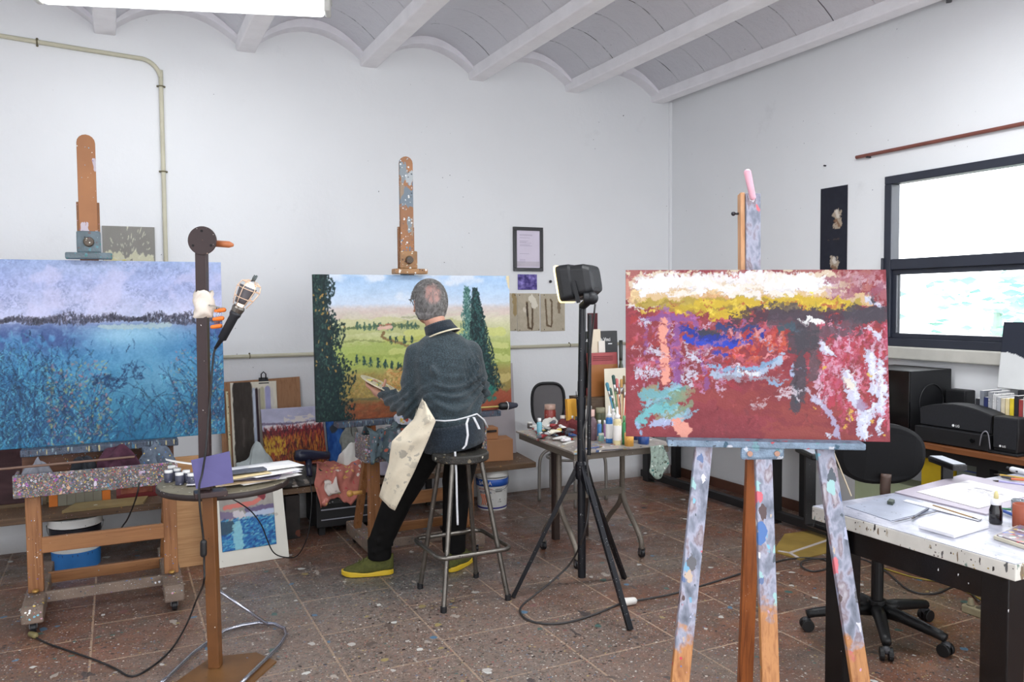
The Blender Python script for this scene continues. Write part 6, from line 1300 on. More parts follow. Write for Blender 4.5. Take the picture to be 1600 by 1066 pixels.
painted('paper', burnt(0, 1, 4), (3.038, BW-.005, 1.27), (.222, 0, 0), (0, 0, .30), .002, parent=pb, bump=.2)
pc = thing('burnt_paper_study', 'narrow beige burnt paper study half hidden by the landscape edge', 'artwork', (2.76, BW-.003, 1.28))
painted('paper', burnt(0, 2, 5), (2.70, BW-.0045, 1.28), (.127, 0, 0), (0, 0, .295), .002, parent=pc, bump=.2)
for par, xs_, zs_ in ((pa, (2.85, 3.02), (1.285, 1.56)), (pb, (3.07, 3.24), (1.285, 1.56)), (pc, (2.72, 2.81), (1.29, 1.56))):
    for x in xs_:
        for z in zs_: MB().ball((x, BW-.0075, z), .004, 8, 5).build('pin', mat('pin_dark', (60,50,44), .4), par, smooth=True)
def splash():
    P = Paint(90, 64, (138,136,130)); P.mottle(20, 6); g = random.Random(2)
    P.line([(.1, .62), (.3, .58), (.45, .66), (.62, .62), (.9, .6)], .2, (206,204,176), .95, .9, 6, .2); P.line([(.35, .7), (.5, .85), (.6, 1)], .2, (200,200,180), .95, .8, 6, .2); P.line([(.12, .72), (.2, .6)], .1, (206,200,150), .9, .8)
    for i in range(70): a_ = g.uniform(0, pi); r0 = g.uniform(.18, .5); r1 = r0+g.uniform(.0, .05); P.line([(.5+r0*cos(a_), .65-r0*sin(a_)*1.3), (.5+r1*cos(a_), .65-r1*sin(a_)*1.3)], .012, (216,214,190), .9, 0) if a_ > 0 else None
    P.line([(.4, .62), (.45, .66)], .08, (206,196,90), .8, .7); return P
painted('splashed_canvas', splash(), (-.068, BW-.012, 1.63), (.300, 0, .0), (0, 0, .372), .01, 'grey picture with a cream splash on the wall above the blue painting', 'artwork', bump=.8)
o = MB().bb(3.475, 3.57, BW-.008, BW-.001, 1.275, 1.41).build('dark_red_booklet', mat('oxblood_cover', (96,34,42), .5), bevel=.001); tag(o, 'dark red booklet fixed to the back wall above the da Vinci book', 'book')
textmesh('cover_lettering', '', .01, GT, o, (0, 0, 0), (0, 0, 0)) if False else None
for (x, z, c) in ((861, 421, 0),): 
    p = atY(862, 440, BW-.03); o = MB().ball((p.x, BW-.012, p.z), (.012, .012, .012), 10, 8).build('coat_hook', mat('dark_bolt', (60,60,66)), smooth=True)
    tag(o, 'small dark knob on the back wall beside the work lamp', 'hook')
# ================================================================ PAINT TROLLEY TABLE
PT = .70; pt_ = thing('paint_table', 'metal-edged table on casters crowded with paint bottles behind the tripod lamp', 'table', (2.48, 4.09, 0))
ptm = bpy.data.materials.new('paint_table_top'); ptm.use_nodes = True; nt = NT(ptm.node_tree); b = ptm.node_tree.nodes['Principled BSDF']
base = nt.ramp(nt.noise(nt.coord(2), 7, 4), [(.3, lin((120,112,104))), (.7, lin((170,162,154)))])
for a_ in ((301, 16, .5, [(200,180,180),(170,60,60),(230,226,224),(120,110,110),(210,190,110),(60,80,120),(226,222,220)], (4, .46), (1, 1, 1), .9), (303, 40, .45, PAL, (6, .46))): base, _ = nt.splat(base, *a_)
nt.l.new(base, b.inputs['Base Color']); b.inputs['Roughness'].default_value = .4
tp_ = [(2.165, 3.69), (2.80, 3.665), (2.87, 4.48), (2.222, 4.50)]
MB().prism([V((x, y, PT-.012)) for x, y in tp_], (0, 0, .012)).build('table_top', ptm, pt_, bevel=.002)
TG = mat('table_grey_metal', (112,104,94), .5, .3, var=.15, splats=[(305, 90, .2, [(200,200,195),(60,50,44)], (8, .5))])
MB().prism([V((x, y, PT-.05)) for x, y in [(2.18, 3.71), (2.785, 3.685), (2.85, 4.465), (2.235, 4.48)]], (0, 0, .038)).build('apron_rail', TG, pt_, bevel=.002)
for x in (2.29, 2.73):
    MB().tube(smoothpts([(x, 4.07, PT-.05), (x, 4.07, .45), (x, 4.07, .36), (x, 4.04, .28), (x, 3.93, .17), (x, 3.875, .10), (x, 3.87, .05)]), .016, 10).build('leg', TG, pt_, smooth=True)
    MB().tube(smoothpts([(x, 4.07, .38), (x, 4.10, .28), (x, 4.21, .17), (x, 4.265, .10), (x, 4.27, .05)]), .015, 10).build('leg', TG, pt_, smooth=True)
    for y in (3.87, 4.27): caster((x, y, .055), pt_, .024)
MB().bb(2.29, 2.73, 4.055, 4.085, .34, .38).build('stretcher', TG, pt_, bevel=.003)
for x, y in ((2.46, 4.42), (2.66, 4.40)): MB().bb(x-.02, x+.02, y-.02, y+.02, .0, PT-.05).build('rear_leg', mat('dark_leg_wood', (52,38,32), .5), pt_, bevel=.002)
B_ = 'small plastic bottle'
ITEMS = [ # label, cat, x, yb, yt, w, body, cap, shape
 ('small grey jar with white lid at the left corner of the paint table', 'jar', 828, 670, 660, 8, (96,92,90), (222,220,214), 'jar'),
 ('pale blue bottle with white cap at the left end of the paint table', 'bottle', 843, 681, 654, 8.5, (120,180,196), (230,230,230), 'slim'),
 ('brick red paint jar with dusty lid in front of the grey chair back', 'jar', 860, 671, 633, 18.5, (140,62,56), (170,140,126), 'jar'),
 ('magenta squeeze bottle with white nozzle', 'bottle', 889, 667, 627, 12.5, (120,30,70), (230,222,214), 'squeeze'),
 ('small teal bottle with white cap right of the magenta bottle', 'bottle', 894, 673, 650, 8, (80,150,166), (230,230,228), 'slim'),
 ('small blue and orange jar left of the magenta bottle', 'jar', 880, 672, 650, 9.5, (90,110,170), (224,214,206), 'jar'),
 ('tiny cream jar beside the pale blue bottle', 'jar', 851, 670, 657, 6, (206,206,190), (220,220,206), 'jar'),
 ('red bottle beside the tripod pole', 'bottle', 903, 672, 640, 7, (170,40,44), (190,50,50), 'slim'),
 ('large plum and grey stained bottle right of the tripod pole', 'bottle', 926, 689, 641, 16, (98,76,84), (206,170,160), 'bottle'),
 ('brick red capped jar at the back behind the stained bottle', 'jar', 923, 669, 607, 13, (196,180,176), (146,58,58), 'jar'),
 ('white squeeze bottle behind the stained bottle', 'bottle', 921, 678, 622, 12, (214,214,210), (228,226,222), 'squeeze'),
 ('deep blue bottle with white cap at the back of the table', 'bottle', 938, 668, 615, 13, (40,60,150), (220,220,222), 'bottle'),
 ('olive glass jar in the middle of the paint table', 'jar', 939, 676, 638, 15, (86,92,66), (150,146,120), 'jar'),
 ('small sky blue bottle below the olive jar', 'bottle', 937, 683, 657, 7.5, (70,130,190), (226,226,222), 'slim'),
 ('small mint jar with cream lid at the foot of the stained bottle', 'jar', 940, 690, 678, 9, (130,170,160), (214,214,196), 'jar'),
 ('tiny violet bottle between the stained and the blue squeeze bottle', 'bottle', 945.5, 683, 657, 5.5, (150,110,150), (226,222,222), 'slim'),
 ('tall blue squeeze bottle with white nozzle', 'bottle', 952.5, 693, 634, 11, (44,110,180), (228,228,228), 'squeeze'),
 ('tall cream squeeze bottle with white nozzle', 'bottle', 965.5, 696, 636, 13, (216,204,160), (232,230,226), 'squeeze'),
 ('white nozzle bottle behind the blue and cream squeeze bottles', 'bottle', 959, 683, 626, 9, (210,208,204), (230,228,226), 'squeeze'),
 ('thin green bottle between the cream bottle and the orange pot', 'bottle', 975.5, 695, 650, 6, (50,130,80), (90,150,100), 'slim'),
 ('orange yellow paint pot under the corner of the crimson painting', 'pot', 984, 698, 678, 14.6, (216,160,76), (206,150,70), 'tin'),
 ('dark blue paint jar under the crimson painting', 'jar', 1007, 695, 678, 18, (40,70,130), (150,150,130), 'jar'),
 ('blue stained tin beside the orange pot', 'tin', 995, 688, 672, 12, (60,76,130), (60,76,130), 'tin'),
]
for i, (lb, ct, x, yb, yt, w_, c1, c2, sh_) in enumerate(ITEMS):
    nm = {'squeeze': 'squeeze_bottle', 'bottle': 'paint_bottle', 'slim': 'paint_bottle', 'jar': 'paint_jar', 'tin': 'paint_pot'}[sh_]
    m1 = mat('body_%d' % i, c1, .3, var=.12, vs=20, splats=[(310+i, 80, .3, [tuple(min(255, k+40) for k in c1), tuple(k*.7 for k in c1), (220,218,214)], (20, .5))])
    jar(nm, lb+(' on the paint table' if 'table' not in lb and len(lb.split()) < 11 else ''), ct, x, yb, yt, w_, PT, m1, mat('cap_%d' % i, c2, .4, var=.06), sh_, labelc=CLRP if i in (16, 17) else None)
# packet, books, cards at the back
def bk(nm, lb, ct, x0, x1, yt, yb, Y, c, th=.02, z0=PT+.001, lean=.02, m=None):
    a, b2, tpz = atY(x0, yb, Y), atY(x1, yb, Y), atY(x0, yt, Y).z; o = board(nm, lb, ct, (a.x, Y, z0), (b2.x, Y, z0), tpz-z0, lean, th, m or mat('cover_%d' % int(x0), c, .5, var=.05)); return o
bk('packet', 'orange yellow packet standing behind the magenta bottle', 'packet', 889, 903, 625, 665, 4.33, (226,166,60), .03)
crate = thing('wooden_crate', 'low wooden crate at the back of the paint table carrying the books', 'crate', (2.72, 4.36, PT))
for (x0, x1, y0, y1) in ((2.59, 2.86, 4.265, 4.277), (2.59, 2.86, 4.455, 4.467), (2.59, 2.602, 4.278, 4.454), (2.848, 2.86, 4.278, 4.454)): MB().bb(x0, x1, y0, y1, PT+.001, PT+.19).build('crate_side', mat('crate_wood', (92,74,58), .6, var=.2, grain=(0, (70,54,40))), crate)
MB().bb(2.59, 2.86, 4.265, 4.467, PT+.191, PT+.203).build('crate_lid', mat('crate_wood', (92,74,58)), crate)
CZ = PT+.204
dv = thing('book', 'large black da Vinci book standing upright behind the paint bottles', 'book', (2.70, 4.42, CZ)); a, b2 = atY(911, 600, 4.42), atY(967, 600, 4.42); zt = atY(930, 518, 4.42).z
MB().prism([(a.x, 4.42, CZ), (b2.x, 4.42, CZ), (b2.x, 4.44, zt), (a.x, 4.44, zt)], (0, .03, 0)).build('cover', mat('black_cover', (22,22,26), .4, var=.05), dv, bevel=.001)
textmesh('title', 'Leonardo da Vinci', .034, LW_, dv, (a.x+.118, 4.4325, zt-.055), (pi/2-.05, 0, 0)).scale = (.78, 1, 1)
textmesh('subtitle', 'taschen', .014, LW_, dv, (b2.x-.065, 4.4315, zt-.09), (pi/2-.05, 0, 0)) if False else MB().bb(b2.x-.075, b2.x-.045, 4.4310, 4.4325, zt-.086, zt-.080).build('subtitle_line', LW_, dv)
MB().prism([(a.x+.003, 4.443, CZ+.003), (b2.x+.0015, 4.443, CZ+.003), (b2.x+.0015, 4.459, zt-.004), (a.x+.003, 4.459, zt-.004)], (0, .004, 0)).build('pages', CLRP, dv) if False else None
bk('card', 'tall cream card standing in front of the black book', 'card', 926, 941, 515, 600, 4.395, (214,200,178), .003, CZ)
bk('card', 'small white card leaning beside the tall cream card', 'card', 938, 948, 533, 600, 4.38, (220,214,206), .003, CZ)
bk('card', 'narrow white card just right of the tripod pole', 'card', 922, 927, 535, 600, 4.37, (214,208,200), .003, CZ)
rb = thing('book', 'dark pink covered book standing before the black book', 'book', (2.66, 4.33, CZ)); a, b2 = atY(922, 612, 4.33), atY(968, 612, 4.33); zt = atY(930, 552, 4.33).z; zm_ = zt-.075
MB().prism([(a.x, 4.33, CZ), (b2.x, 4.33, CZ), (b2.x-.01, 4.345, zt), (a.x-.008, 4.345, zt)], (0, .016, 0)).build('cover', mat('pink_brown_cover', (158,72,74), .5), rb, bevel=.001)
MB().prism([(a.x+.001, 4.328, CZ), (b2.x-.001, 4.328, CZ), (b2.x-.007, 4.34, zm_), (a.x-.003, 4.34, zm_)], (0, .0015, 0)).build('lower_cover', mat('ochre_cover', (150,96,50), .5), rb)
for k in range(3): MB().bb(a.x+.03, b2.x-.045, 4.3400, 4.3425, zt-.026-.012*k, zt-.021-.012*k).build('title_line', mat('title_dark', (120,44,50), .5), rb)
a, b2 = atY(947, 640, 4.235), atY(985, 640, 4.235); ob = board('white_card', 'off-white sheet with a grey sketch standing behind the brushes', 'sheet', (a.x, 4.235, PT+.001), (b2.x, 4.235, PT+.001), atY(950, 577, 4.235).z-PT, .02, .003, mat('sheet_offwhite', (214,206,188), .8, var=.08, vs=6, splats=[(331, 12, .35, [(170,170,166)], (3, .5))]))
wb = jar('wine_bottle', 'dark olive glass bottle standing beside the black book', 'bottle', 971, 668, 532, 11, PT, mat('olive_glass', (60,64,44), .15), mat('bottle_top', (40,42,36), .4), 'bottle')
# brushes in a pot
def brushpot(lb, x, yb, yt, w_, c, blist, hc):
    t = jar('brush_pot', lb, 'pot', x, yb, yt, w_, PT, mat('pot_%d' % int(x), c, .4, var=.2, splats=[(333, 60, .3, PAL)]), WHT, 'tin'); return t
bp = brushpot('paint-stained pot full of long brushes under the edge of the crimson painting', 972, 684, 655, 16, (150,130,110), None, None); bc = V(bp.location)+V((0, 0, .02))
BR = [(958, 586, (60,90,84), 'grey green bristle', 6), (963, 592, (196,110,110), 'pink', 7), (971, 592, (190,150,90), 'tan', 5), (948, 598, (80,140,160), 'blue', 6), (977, 600, (200,190,170), 'cream', 4), (966, 604, (150,60,50), 'red', 4), (953, 606, (70,100,90), 'green', 5), (980, 590, (190,60,60), 'red', 4), (975, 586, (120,96,60), 'brown', 4)]
for i, (x, y, c, nm, w_) in enumerate(BR):
    tip = atD(x, y, depth(bc)+.02*(i % 3)); g = bc+sd_*((x-966)*.0009); d = (tip-g); hm = mat('handle_%d' % i, [(110,130,90),(206,150,120),(214,190,150),(70,130,160),(226,214,190),(120,50,40),(60,100,70),(190,50,50),(160,120,80)][i], .4)
    t = thing('paintbrush', 'long artist brush standing in the stained pot under the crimson painting edge', 'paintbrush', g, 'brushes in the stained pot')
    MB().cyl(g, g+d*.72, .0035, .006).build('handle', hm, t, smooth=True); MB().cyl(g+d*.72, g+d*.84, .0065, .008).build('ferrule', mat('ferrule', (200,200,200)), t, smooth=True); MB().cap(g+d*.85, g+d*.97, .009, w_*.0018).build('bristles', mat('bristles_%d' % i, c, .8), t, smooth=True)
bp2 = brushpot('dark pot of thin brushes just left of the tripod pole', 905, 676, 652, 12, (60,56,60), None, None); bc = V(bp2.location)+V((0, 0, .02))
for i, (x, y) in enumerate(((903, 596), (907, 606), (900, 612), (910, 600), (905, 618))):
    tip = atD(x, y, depth(bc)); g = bc+sd_*(.002*i-.004); d = tip-g; t = thing('paintbrush', 'thin dark brush standing in the pot left of the tripod pole', 'paintbrush', g, 'thin brushes left of the tripod pole')
    MB().cyl(g, g+d*.8, .0022, .003).build('handle', mat('thin_handle', (60,56,66), .4), t, smooth=True); MB().cap(g+d*.8, g+d, .0035, .002).build('bristles', mat('thin_bristle', (40,38,44), .8), t, smooth=True)
g = atZ(948, 664, PT+.0)+V((0, 0, .05)); tip = atD(931, 606, depth(g)); d = tip-g; t = thing('paintbrush', 'dark red handled brush leaning left over the olive jar', 'paintbrush', g)
MB().cyl(g, g+d*.72, .0055, .004).build('handle', mat('dark_red_handle', (110,24,34), .3), t, smooth=True); MB().cyl(g+d*.72, g+d*.86, .0042).build('ferrule', mat('ferrule', (200,200,200)), t); MB().cap(g+d*.86, g+d, .004, .002).build('bristles', mat('pale_bristle', (226,216,206), .8), t, smooth=True)
# tubes, rag, scraps
TUB = [(222,220,216),(60,90,150),(214,212,206),(150,50,54),(190,200,206),(40,80,90),(226,220,200),(90,90,100),(220,218,220),(60,60,70),(206,176,80),(230,228,226)]
rg = random.Random(31)
for i in range(40):
    x = rg.uniform(838, 894); y = rg.uniform(671, 689)-(0 if x > 858 else 5); p = atZ(x, y, PT+.010); a_ = rg.uniform(0, 6.28); d = V((cos(a_), sin(a_), 0)); L = rg.uniform(.05, .085); c = TUB[i % 12]
    p.z = PT+.0145+.016*(i % 4)*(x > 850)
    t = thing('paint_tube', 'squeezed paint tube in the heap at the left of the paint table', 'paint tube', p, 'squeezed paint tubes on the paint table')
    mb = MB(); q = []
    for (u, w1, h1) in ((-1, .016, .001), (-.5, .016, .007), (.3, .014, .013), (.7, .012, .012), (.85, .005, .005)):
        s = V((-d.y, d.x, 0)); o_ = p+d*(u*L*.5)
        for k in range(8): q.append(o_+s*(w1*cos(pi*k/4))+V((0, 0, h1*sin(pi*k/4))))
    mb.add(q, [(i_*8+k, i_*8+(k+1) % 8, (i_+1)*8+(k+1) % 8, (i_+1)*8+k) for i_ in range(4) for k in range(8)]+[tuple(range(8))[::-1], tuple(32+k for k in range(8))]).build('tube_body', mat('tube_%d' % (i % 12), c, .35, var=.1, splats=[(340+i % 12, 90, .4, PAL, (20, .5))]), t, smooth=True)
    MB().cyl(p+d*(L*.42), p+d*(L*.6), .0055).build('tube_cap', mat('tcap_%d' % (i % 3), [(230,230,228),(30,30,34),(160,40,40)][i % 3], .4), t)
pr = atZ(888, 682, PT); cloth('rag', 'crumpled dark red rag on the paint table left of the tripod pole', (pr.x, pr.y+.02, PT+.001), .075, .05, .062, 41, mat('oxblood_rag', (92,32,34), .9, var=.35, vs=30), amp=.45)
pr = atZ(862, 672, PT); cloth('paper_towel', 'crumpled white paper on the paint table before the brick red jar', (pr.x, pr.y+.0, PT+.001), .045, .04, .045, 42, mat('white_cloth', (216,214,208)), amp=.5, cat='paper')
pr = atZ(880, 692, PT)
o = MB().box(atZ(888, 692, PT+.004), (.10, .022, .005), Matrix.Rotation(.5, 3, 'Z')).build('scraper', mat('scraper_white', (222,220,214), .4), bevel=.001); tag(o, 'flat white scraper lying in front of the dark red rag', 'scraper')
for i, (x, y, a_) in enumerate(((925, 700, .1), (945, 680.5, .35), (960, 703, -.2))):
    p = atZ(x, y, PT+.005); d = V((cos(a_), sin(a_), 0)); t = thing('paintbrush', ['thin brush lying flat near the front edge of the paint table', 'yellow handled brush lying before the olive jar', 'thin brush lying right of the tripod pole on the table front'][i], 'paintbrush', p)
    MB().cyl(p-d*.07, p+d*.05, .0028, .004).build('handle', mat('flat_handle_%d' % i, [(70,90,140),(206,170,90),(60,60,70)][i], .4), t, smooth=True); MB().cap(p+d*.05, p+d*.07, .004, .0025).build('bristles', mat('bristle', (120,100,60)), t, smooth=True)
def hang(u, v):
    p = atY(1014+20*u+6*v*u, 686, 3.648); z0 = PT+.004; w_ = .012*sin(u*9+v*3); return V((p.x+.02*v*(u-.3), 3.648-.012-abs(w_), z0-.19*v*(.75+.25*sin(u*4)))), V((0, .004, 0))
o = MB().slab(None, 16, 16, hang).build('rag', mat('green_white_rag', (140,156,146), .95, var=.4, vs=30, splats=[(351, 60, .5, [(40,96,92),(206,214,206),(90,100,86),(50,60,56)], None, (1, 1, 1), 1.)]), smooth=True); tag(o, 'green and white stained rag hanging off the paint table corner', 'cloth')
# ---- grey chair behind the paint table
gc = thing('chair', 'grey mesh-backed chair with bent steel legs behind the paint table', 'chair', (3.06, 5.28, 0))
cc_ = atY(856.5, 632, 5.22); w2, h2 = .122, .158; dx_ = V((.90, -.30, 0)).normalized(); loop = []
for k in range(40):
    a_ = 2*pi*k/40; ca_, sa_ = cos(a_), sin(a_); e_ = .62; loop.append(cc_+dx_*(w2*(abs(ca_)**e_)*(1 if ca_ > 0 else -1)*(1-.10*max(0, -sa_)))+V((0, 0, h2*(abs(sa_)**e_)*(1 if sa_ > 0 else -1))))
MB().tube(loop, .011, 8, closed=True).build('back_frame', BLK, gc, smooth=True)
MB().prism([p+V((0, .004, 0)) for p in loop], (0, .004, 0)).build('back_mesh', mat('grey_mesh', (104,102,104), .8, var=.05), gc)
MB().lathe([(0, .42), (.17, .42), (.185, .43), (.185, .455), (.17, .465), (0, .465)], (3.06, 5.28, 0), 30).build('seat', BLK, gc, smooth=False)
for s_ in (-1, 1): MB().tube(smoothpts([cc_+dx_*(s_*.06)+V((0, .01, -h2)), cc_+dx_*(s_*.07)+V((.02, .05, -h2-.12)), V((3.06+s_*.06, 5.26, .42))]), .009, 8).build('back_strut', BLK, gc, smooth=True)
GST = mat('grey_tube', (150,146,140), .4, .5, var=.08)
for (x, y) in ((2.834, 5.34), (3.07, 5.59), (2.965, 5.03), (3.30, 5.14)):
    d = V((x-3.06, y-5.28, 0)); MB().tube(smoothpts([V((3.06, 5.28, .40))+d*.3, V((3.06, 5.28, .385))+d*.7, V((3.06, 5.28, .33))+d*.95, V((x, y, .2)), V((x, y, .0))]), .0125, 8).build('leg', GST, gc, smooth=True)
MB().tube([V((3.06+.17*cos(2*pi*k/30), 5.28+.17*sin(2*pi*k/30), .33)) for k in range(30)], .010, 8, closed=True).build('foot_ring', GST, gc, smooth=True)

# ================================================================ TRIPOD WORK LIGHT
tl = thing('tripod_work_light', 'black work light on a black tripod stand left of the crimson painting', 'work light', (2.07, 3.45, 0)); TB = mat('black_tube', (20,22,28), .3, .2, var=.1, splats=[(361, 120, .2, [(200,200,200),(60,60,66)], (9, .48))])
TC = V((2.07, 3.45, 0)); pb_, pt2 = V((TC.x, TC.y, .115)), V((TC.x+.01, TC.y, 1.49))
MB().cyl(pb_, pb_+V((0, 0, .9)), .021).build('outer_pole', TB, tl, smooth=False); MB().cyl(pb_+V((0, 0, .9)), pt2, .018).build('inner_pole', TB, tl, smooth=False)
MB().cyl(pb_+V((.037, -.012, .62)), pt2+V((.034, -.012, -.05)), .010).build('side_rod', TB, tl)
hb_ = V((TC.x, TC.y, .66)); MB().lathe([(0, -.045), (.028, -.045), (.032, -.02), (.032, .03), (.025, .045), (0, .045)], hb_, 16).build('spider_hub', TB, tl)
MB().lathe([(0, -.02), (.024, -.02), (.024, .02), (0, .02)], V((TC.x, TC.y, 1.01)), 16).build('collar', TB, tl)
for i, (x, y) in enumerate(((1.772, 3.632), (2.065, 3.015), (2.43, 3.604))):
    f_ = V((x, y, .004)); d = V((x-TC.x, y-TC.y, 0)).normalized(); s0 = hb_+d*.03+V((0, 0, 0)); MB().bar(s0, f_, .026, .020, up=d).build('leg', TB, tl, bevel=.002)
    MB().prism([s0+V((0, 0, .03)), s0+V((0, 0, -.05)), s0.lerp(f_, .16)], d.cross(V((0, 0, 1)))*.02).build('leg_bracket', TB, tl)
    m_2 = s0.lerp(f_, .42); MB().bar(V((TC.x, TC.y, .30))+d*.015, m_2, .014, .005, up=d).build('brace', TB, tl) if False else None
# head
hc = atD(902, 441, 4.06); nl = (V((-.66, .74, -.16))).normalized(); hu = V((0, 0, 1)); hs = nl.cross(hu).normalized(); hu = hs.cross(nl).normalized(); HRm = Matrix((hs, hu, -nl)).transposed()   # local z = away from lens
HH = lambda x, y, z: hc+HRm @ V((x, y, z))
def rrect(w_, h_, r_, z, n=6):
    P = []
    for (sx_, sy_, a0) in ((1, 1, 0), (-1, 1, pi/2), (-1, -1, pi), (1, -1, 1.5*pi)):
        for k in range(n+1): a_ = a0+pi/2*k/n; P.append(HH(sx_*(w_/2-r_)+r_*cos(a_), sy_*(h_/2-r_)+r_*sin(a_), z))
    return P
def loft(rings):
    mb = MB(); n = len(rings[0]); q = [p for r in rings for p in r]; f = [(i*n+k, i*n+(k+1) % n, (i+1)*n+(k+1) % n, (i+1)*n+k) for i in range(len(rings)-1) for k in range(n)]
    return mb.add(q, f+[tuple(range(n))[::-1], tuple((len(rings)-1)*n+k for k in range(n))])
HB = mat('black_housing', (24,26,30), .5, var=.15, bump=.15)
loft([rrect(.25, .175, .025, -.065), rrect(.255, .18, .028, -.04), rrect(.25, .175, .03, .0), rrect(.235, .16, .03, .006), rrect(.225, .152, .03, .07), rrect(.19, .125, .03, .098), rrect(.14, .09, .03, .105)]).build('housing', HB, tl, bevel=.003)
rimm = mat('lit_rim', (255,240,190), .3, var=0, emit=((255,226,150), 1.4))
loft([rrect(.262, .187, .028, -.071), rrect(.262, .187, .028, -.0655)]).build('lit_rim', rimm, tl, label='glowing pale rim around the lens')
loft([rrect(.24, .165, .022, -.075), rrect(.24, .165, .022, -.0712)]).build('lens', mat('lamp_lens', (240,236,220), .2, var=0, emit=((255,240,205), 2.0)), tl)
for k in (-1, 1): MB().bar(HH(.128*k, -.0, .02), HH(.128*k, -.11, .03), .02, .006, up=HRm @ V((1, 0, 0))).build('yoke_arm', HB, tl, bevel=.001)
MB().ball(HH(.0, .0, .115), (.0, .0, .0)) if False else None
jp = atD(921, 466, 3.93); MB().ball(jp+sd_*.012, .032, 18, 12).cyl(jp-sd_*.03, jp+sd_*.012, .027, n=24).build('tilt_joint', HB, tl, bevel=.004)
MB().cyl(pt2-V((0, 0, .01)), jp-V((0, 0, .01)), .02).build('joint_neck', HB, tl)
MB().cap(HH(-.04, -.03, -.085), HH(-.04, -.03, -.10), .014, .018).build('lens_knob', BLK, tl, smooth=True) if False else None
wcp = [jp+V((.02, -.02, -.03)), V((TC.x+.03, TC.y-.03, 1.2)), V((TC.x+.015, TC.y-.035, .95)), atY(911, 680, 3.40), atY(918, 730, 3.40), atY(921, 780, 3.38), atY(914, 830, 3.36), atZ(895, 875, .17), atZ(870, 902, .08), atZ(838, 928, .02), atZ(817, 945, .006), atZ(813, 957, .006), atZ(825, 969, .006), atZ(855, 975, .006), atZ(890, 972, .006), atZ(930, 960, .006), atZ(965, 945, .006), atZ(978, 941, .01)]
GCB = mat('charcoal_cable', (54,52,52), .5)
o = MB().tube(smoothpts(wcp), .005, 8).build('power_cord', GCB, tl, smooth=True)
cp2 = [atZ(985, 939, .012), atZ(1010, 936, .006), atZ(1060, 926, .006), atZ(1130, 905, .006), atZ(1190, 886, .006), atZ(1225, 875, .006), atZ(1262, 872, .006), atZ(1290, 876, .006), atZ(1292, 888, .006), atZ(1270, 893, .006), atZ(1252, 885, .012), atZ(1258, 876, .016), atZ(1290, 873, .012), atZ(1340, 872, .006), atZ(1380, 890, .006), atZ(1420, 922, .006), atZ(1460, 928, .006), atZ(1500, 915, .006), atZ(1530, 940, .02)]
t = thing('extension_cable', 'dark extension cable with white socket running across the floor behind the tripod easel', 'cable', cp2[4])
MB().tube(smoothpts(cp2), .005, 8).build('cable', GCB, t, smooth=True); MB().cap(atZ(974, 941, .022), atZ(990, 939, .022), .020, .018).build('white_socket', mat('socket_white', (224,222,216), .5), t, smooth=True, label='white socket')

# ================================================================ RIGHT WALL
SH = .735; sf = thing('wall_bench', 'long brown topped bench on a black steel frame along the right wall', 'bench', (4.08, 3.4, 0)); BSF = mat('black_steel', (22,22,24), .5, var=.2, vs=12)
MB().bb(3.85, 4.30, 1.0, 5.60, SH-.03, SH).build('bench_top', mat('brown_top', (128,78,44), .4, var=.15, vs=3, grain=(1, (100,58,32))), sf, bevel=.003)
for y in (1.1, 2.6, 4.08, 5.52): MB().bb(3.93, 4.0, y-.035, y+.035, .0, SH-.03).build('leg', BSF, sf, bevel=.002); MB().bb(4.22, 4.28, y-.03, y+.03, .0, SH-.03).build('leg', BSF, sf, bevel=.002)
MB().bb(3.94, 3.99, 1.0, 5.6, .03, .085).build('floor_rail', BSF, sf, bevel=.002); MB().bb(3.92, 3.94, 1.0, 5.6, SH-.09, SH-.03).build('apron_rail', BSF, sf)
# under the bench
def yz(x0, y0, X): return atX(x0, y0, X)
a, b2 = yz(1440, 700, 4.02), yz(1489, 765, 4.02)
o = MB().bb(4.02, 4.19, b2.y, a.y, .001, .62).build('yellow_cabinet', mat('yellow_paint', (206,176,30), .5, var=.1), bevel=.003); tag(o, 'yellow painted box cabinet standing under the brown topped bench', 'cabinet')
t = thing('grey_cabinet', 'grey green cabinet with a thin blue line right of the yellow cabinet', 'cabinet', (4.1, 2.2, 0)); MB().bb(4.03, 4.19, 1.2, b2.y-.012, .001, .64).build('cabinet_body', mat('sage_paint', (118,128,120), .6, var=.08), t, bevel=.003); MB().bb(4.027, 4.0305, 1.2, b2.y-.012, .585, .592).build('blue_line', mat('blue_line', (50,70,130), .5), t)
o = MB().bb(4.03, 4.19, a.y+.012, a.y+.46, .001, .44).build('green_cabinet', mat('pale_green', (150,160,130), .6, var=.08), bevel=.003); tag(o, 'pale green low box left of the yellow cabinet under the bench', 'cabinet')
# hifi on the bench
PB = mat('piano_black', (12,12,14), .12, var=0, spec=.6); MBK = mat('matt_black', (13,14,18), .55, var=.08); GR = mat('speaker_cloth', (26,27,32), .9, var=.2, vs=120)
sub = thing('subwoofer', 'large glossy black subwoofer box on the bench under the window', 'speaker', (4.1, 3.35, SH))
y1_, y0_ = 3.42, yz(1487, 600, 4.25).y; zt = 1.105
sx0 = 3.93
MB().bb(sx0, 4.27, 3.02, 3.40, SH+.012, zt).build('cabinet', MBK, sub, bevel=.004); MB().bb(sx0-.014, sx0-.0005, 3.02, 3.40, SH+.012, zt).build('front_panel', PB, sub, bevel=.003)
MB().tube([V((sx0-.016, 3.29+.05*cos(2*pi*k/30), SH+.09+.05*sin(2*pi*k/30))) for k in range(30)], .003, 6, closed=True).build('port_ring', mat('port_ring', (90,90,96), .3, .6), sub, smooth=True)
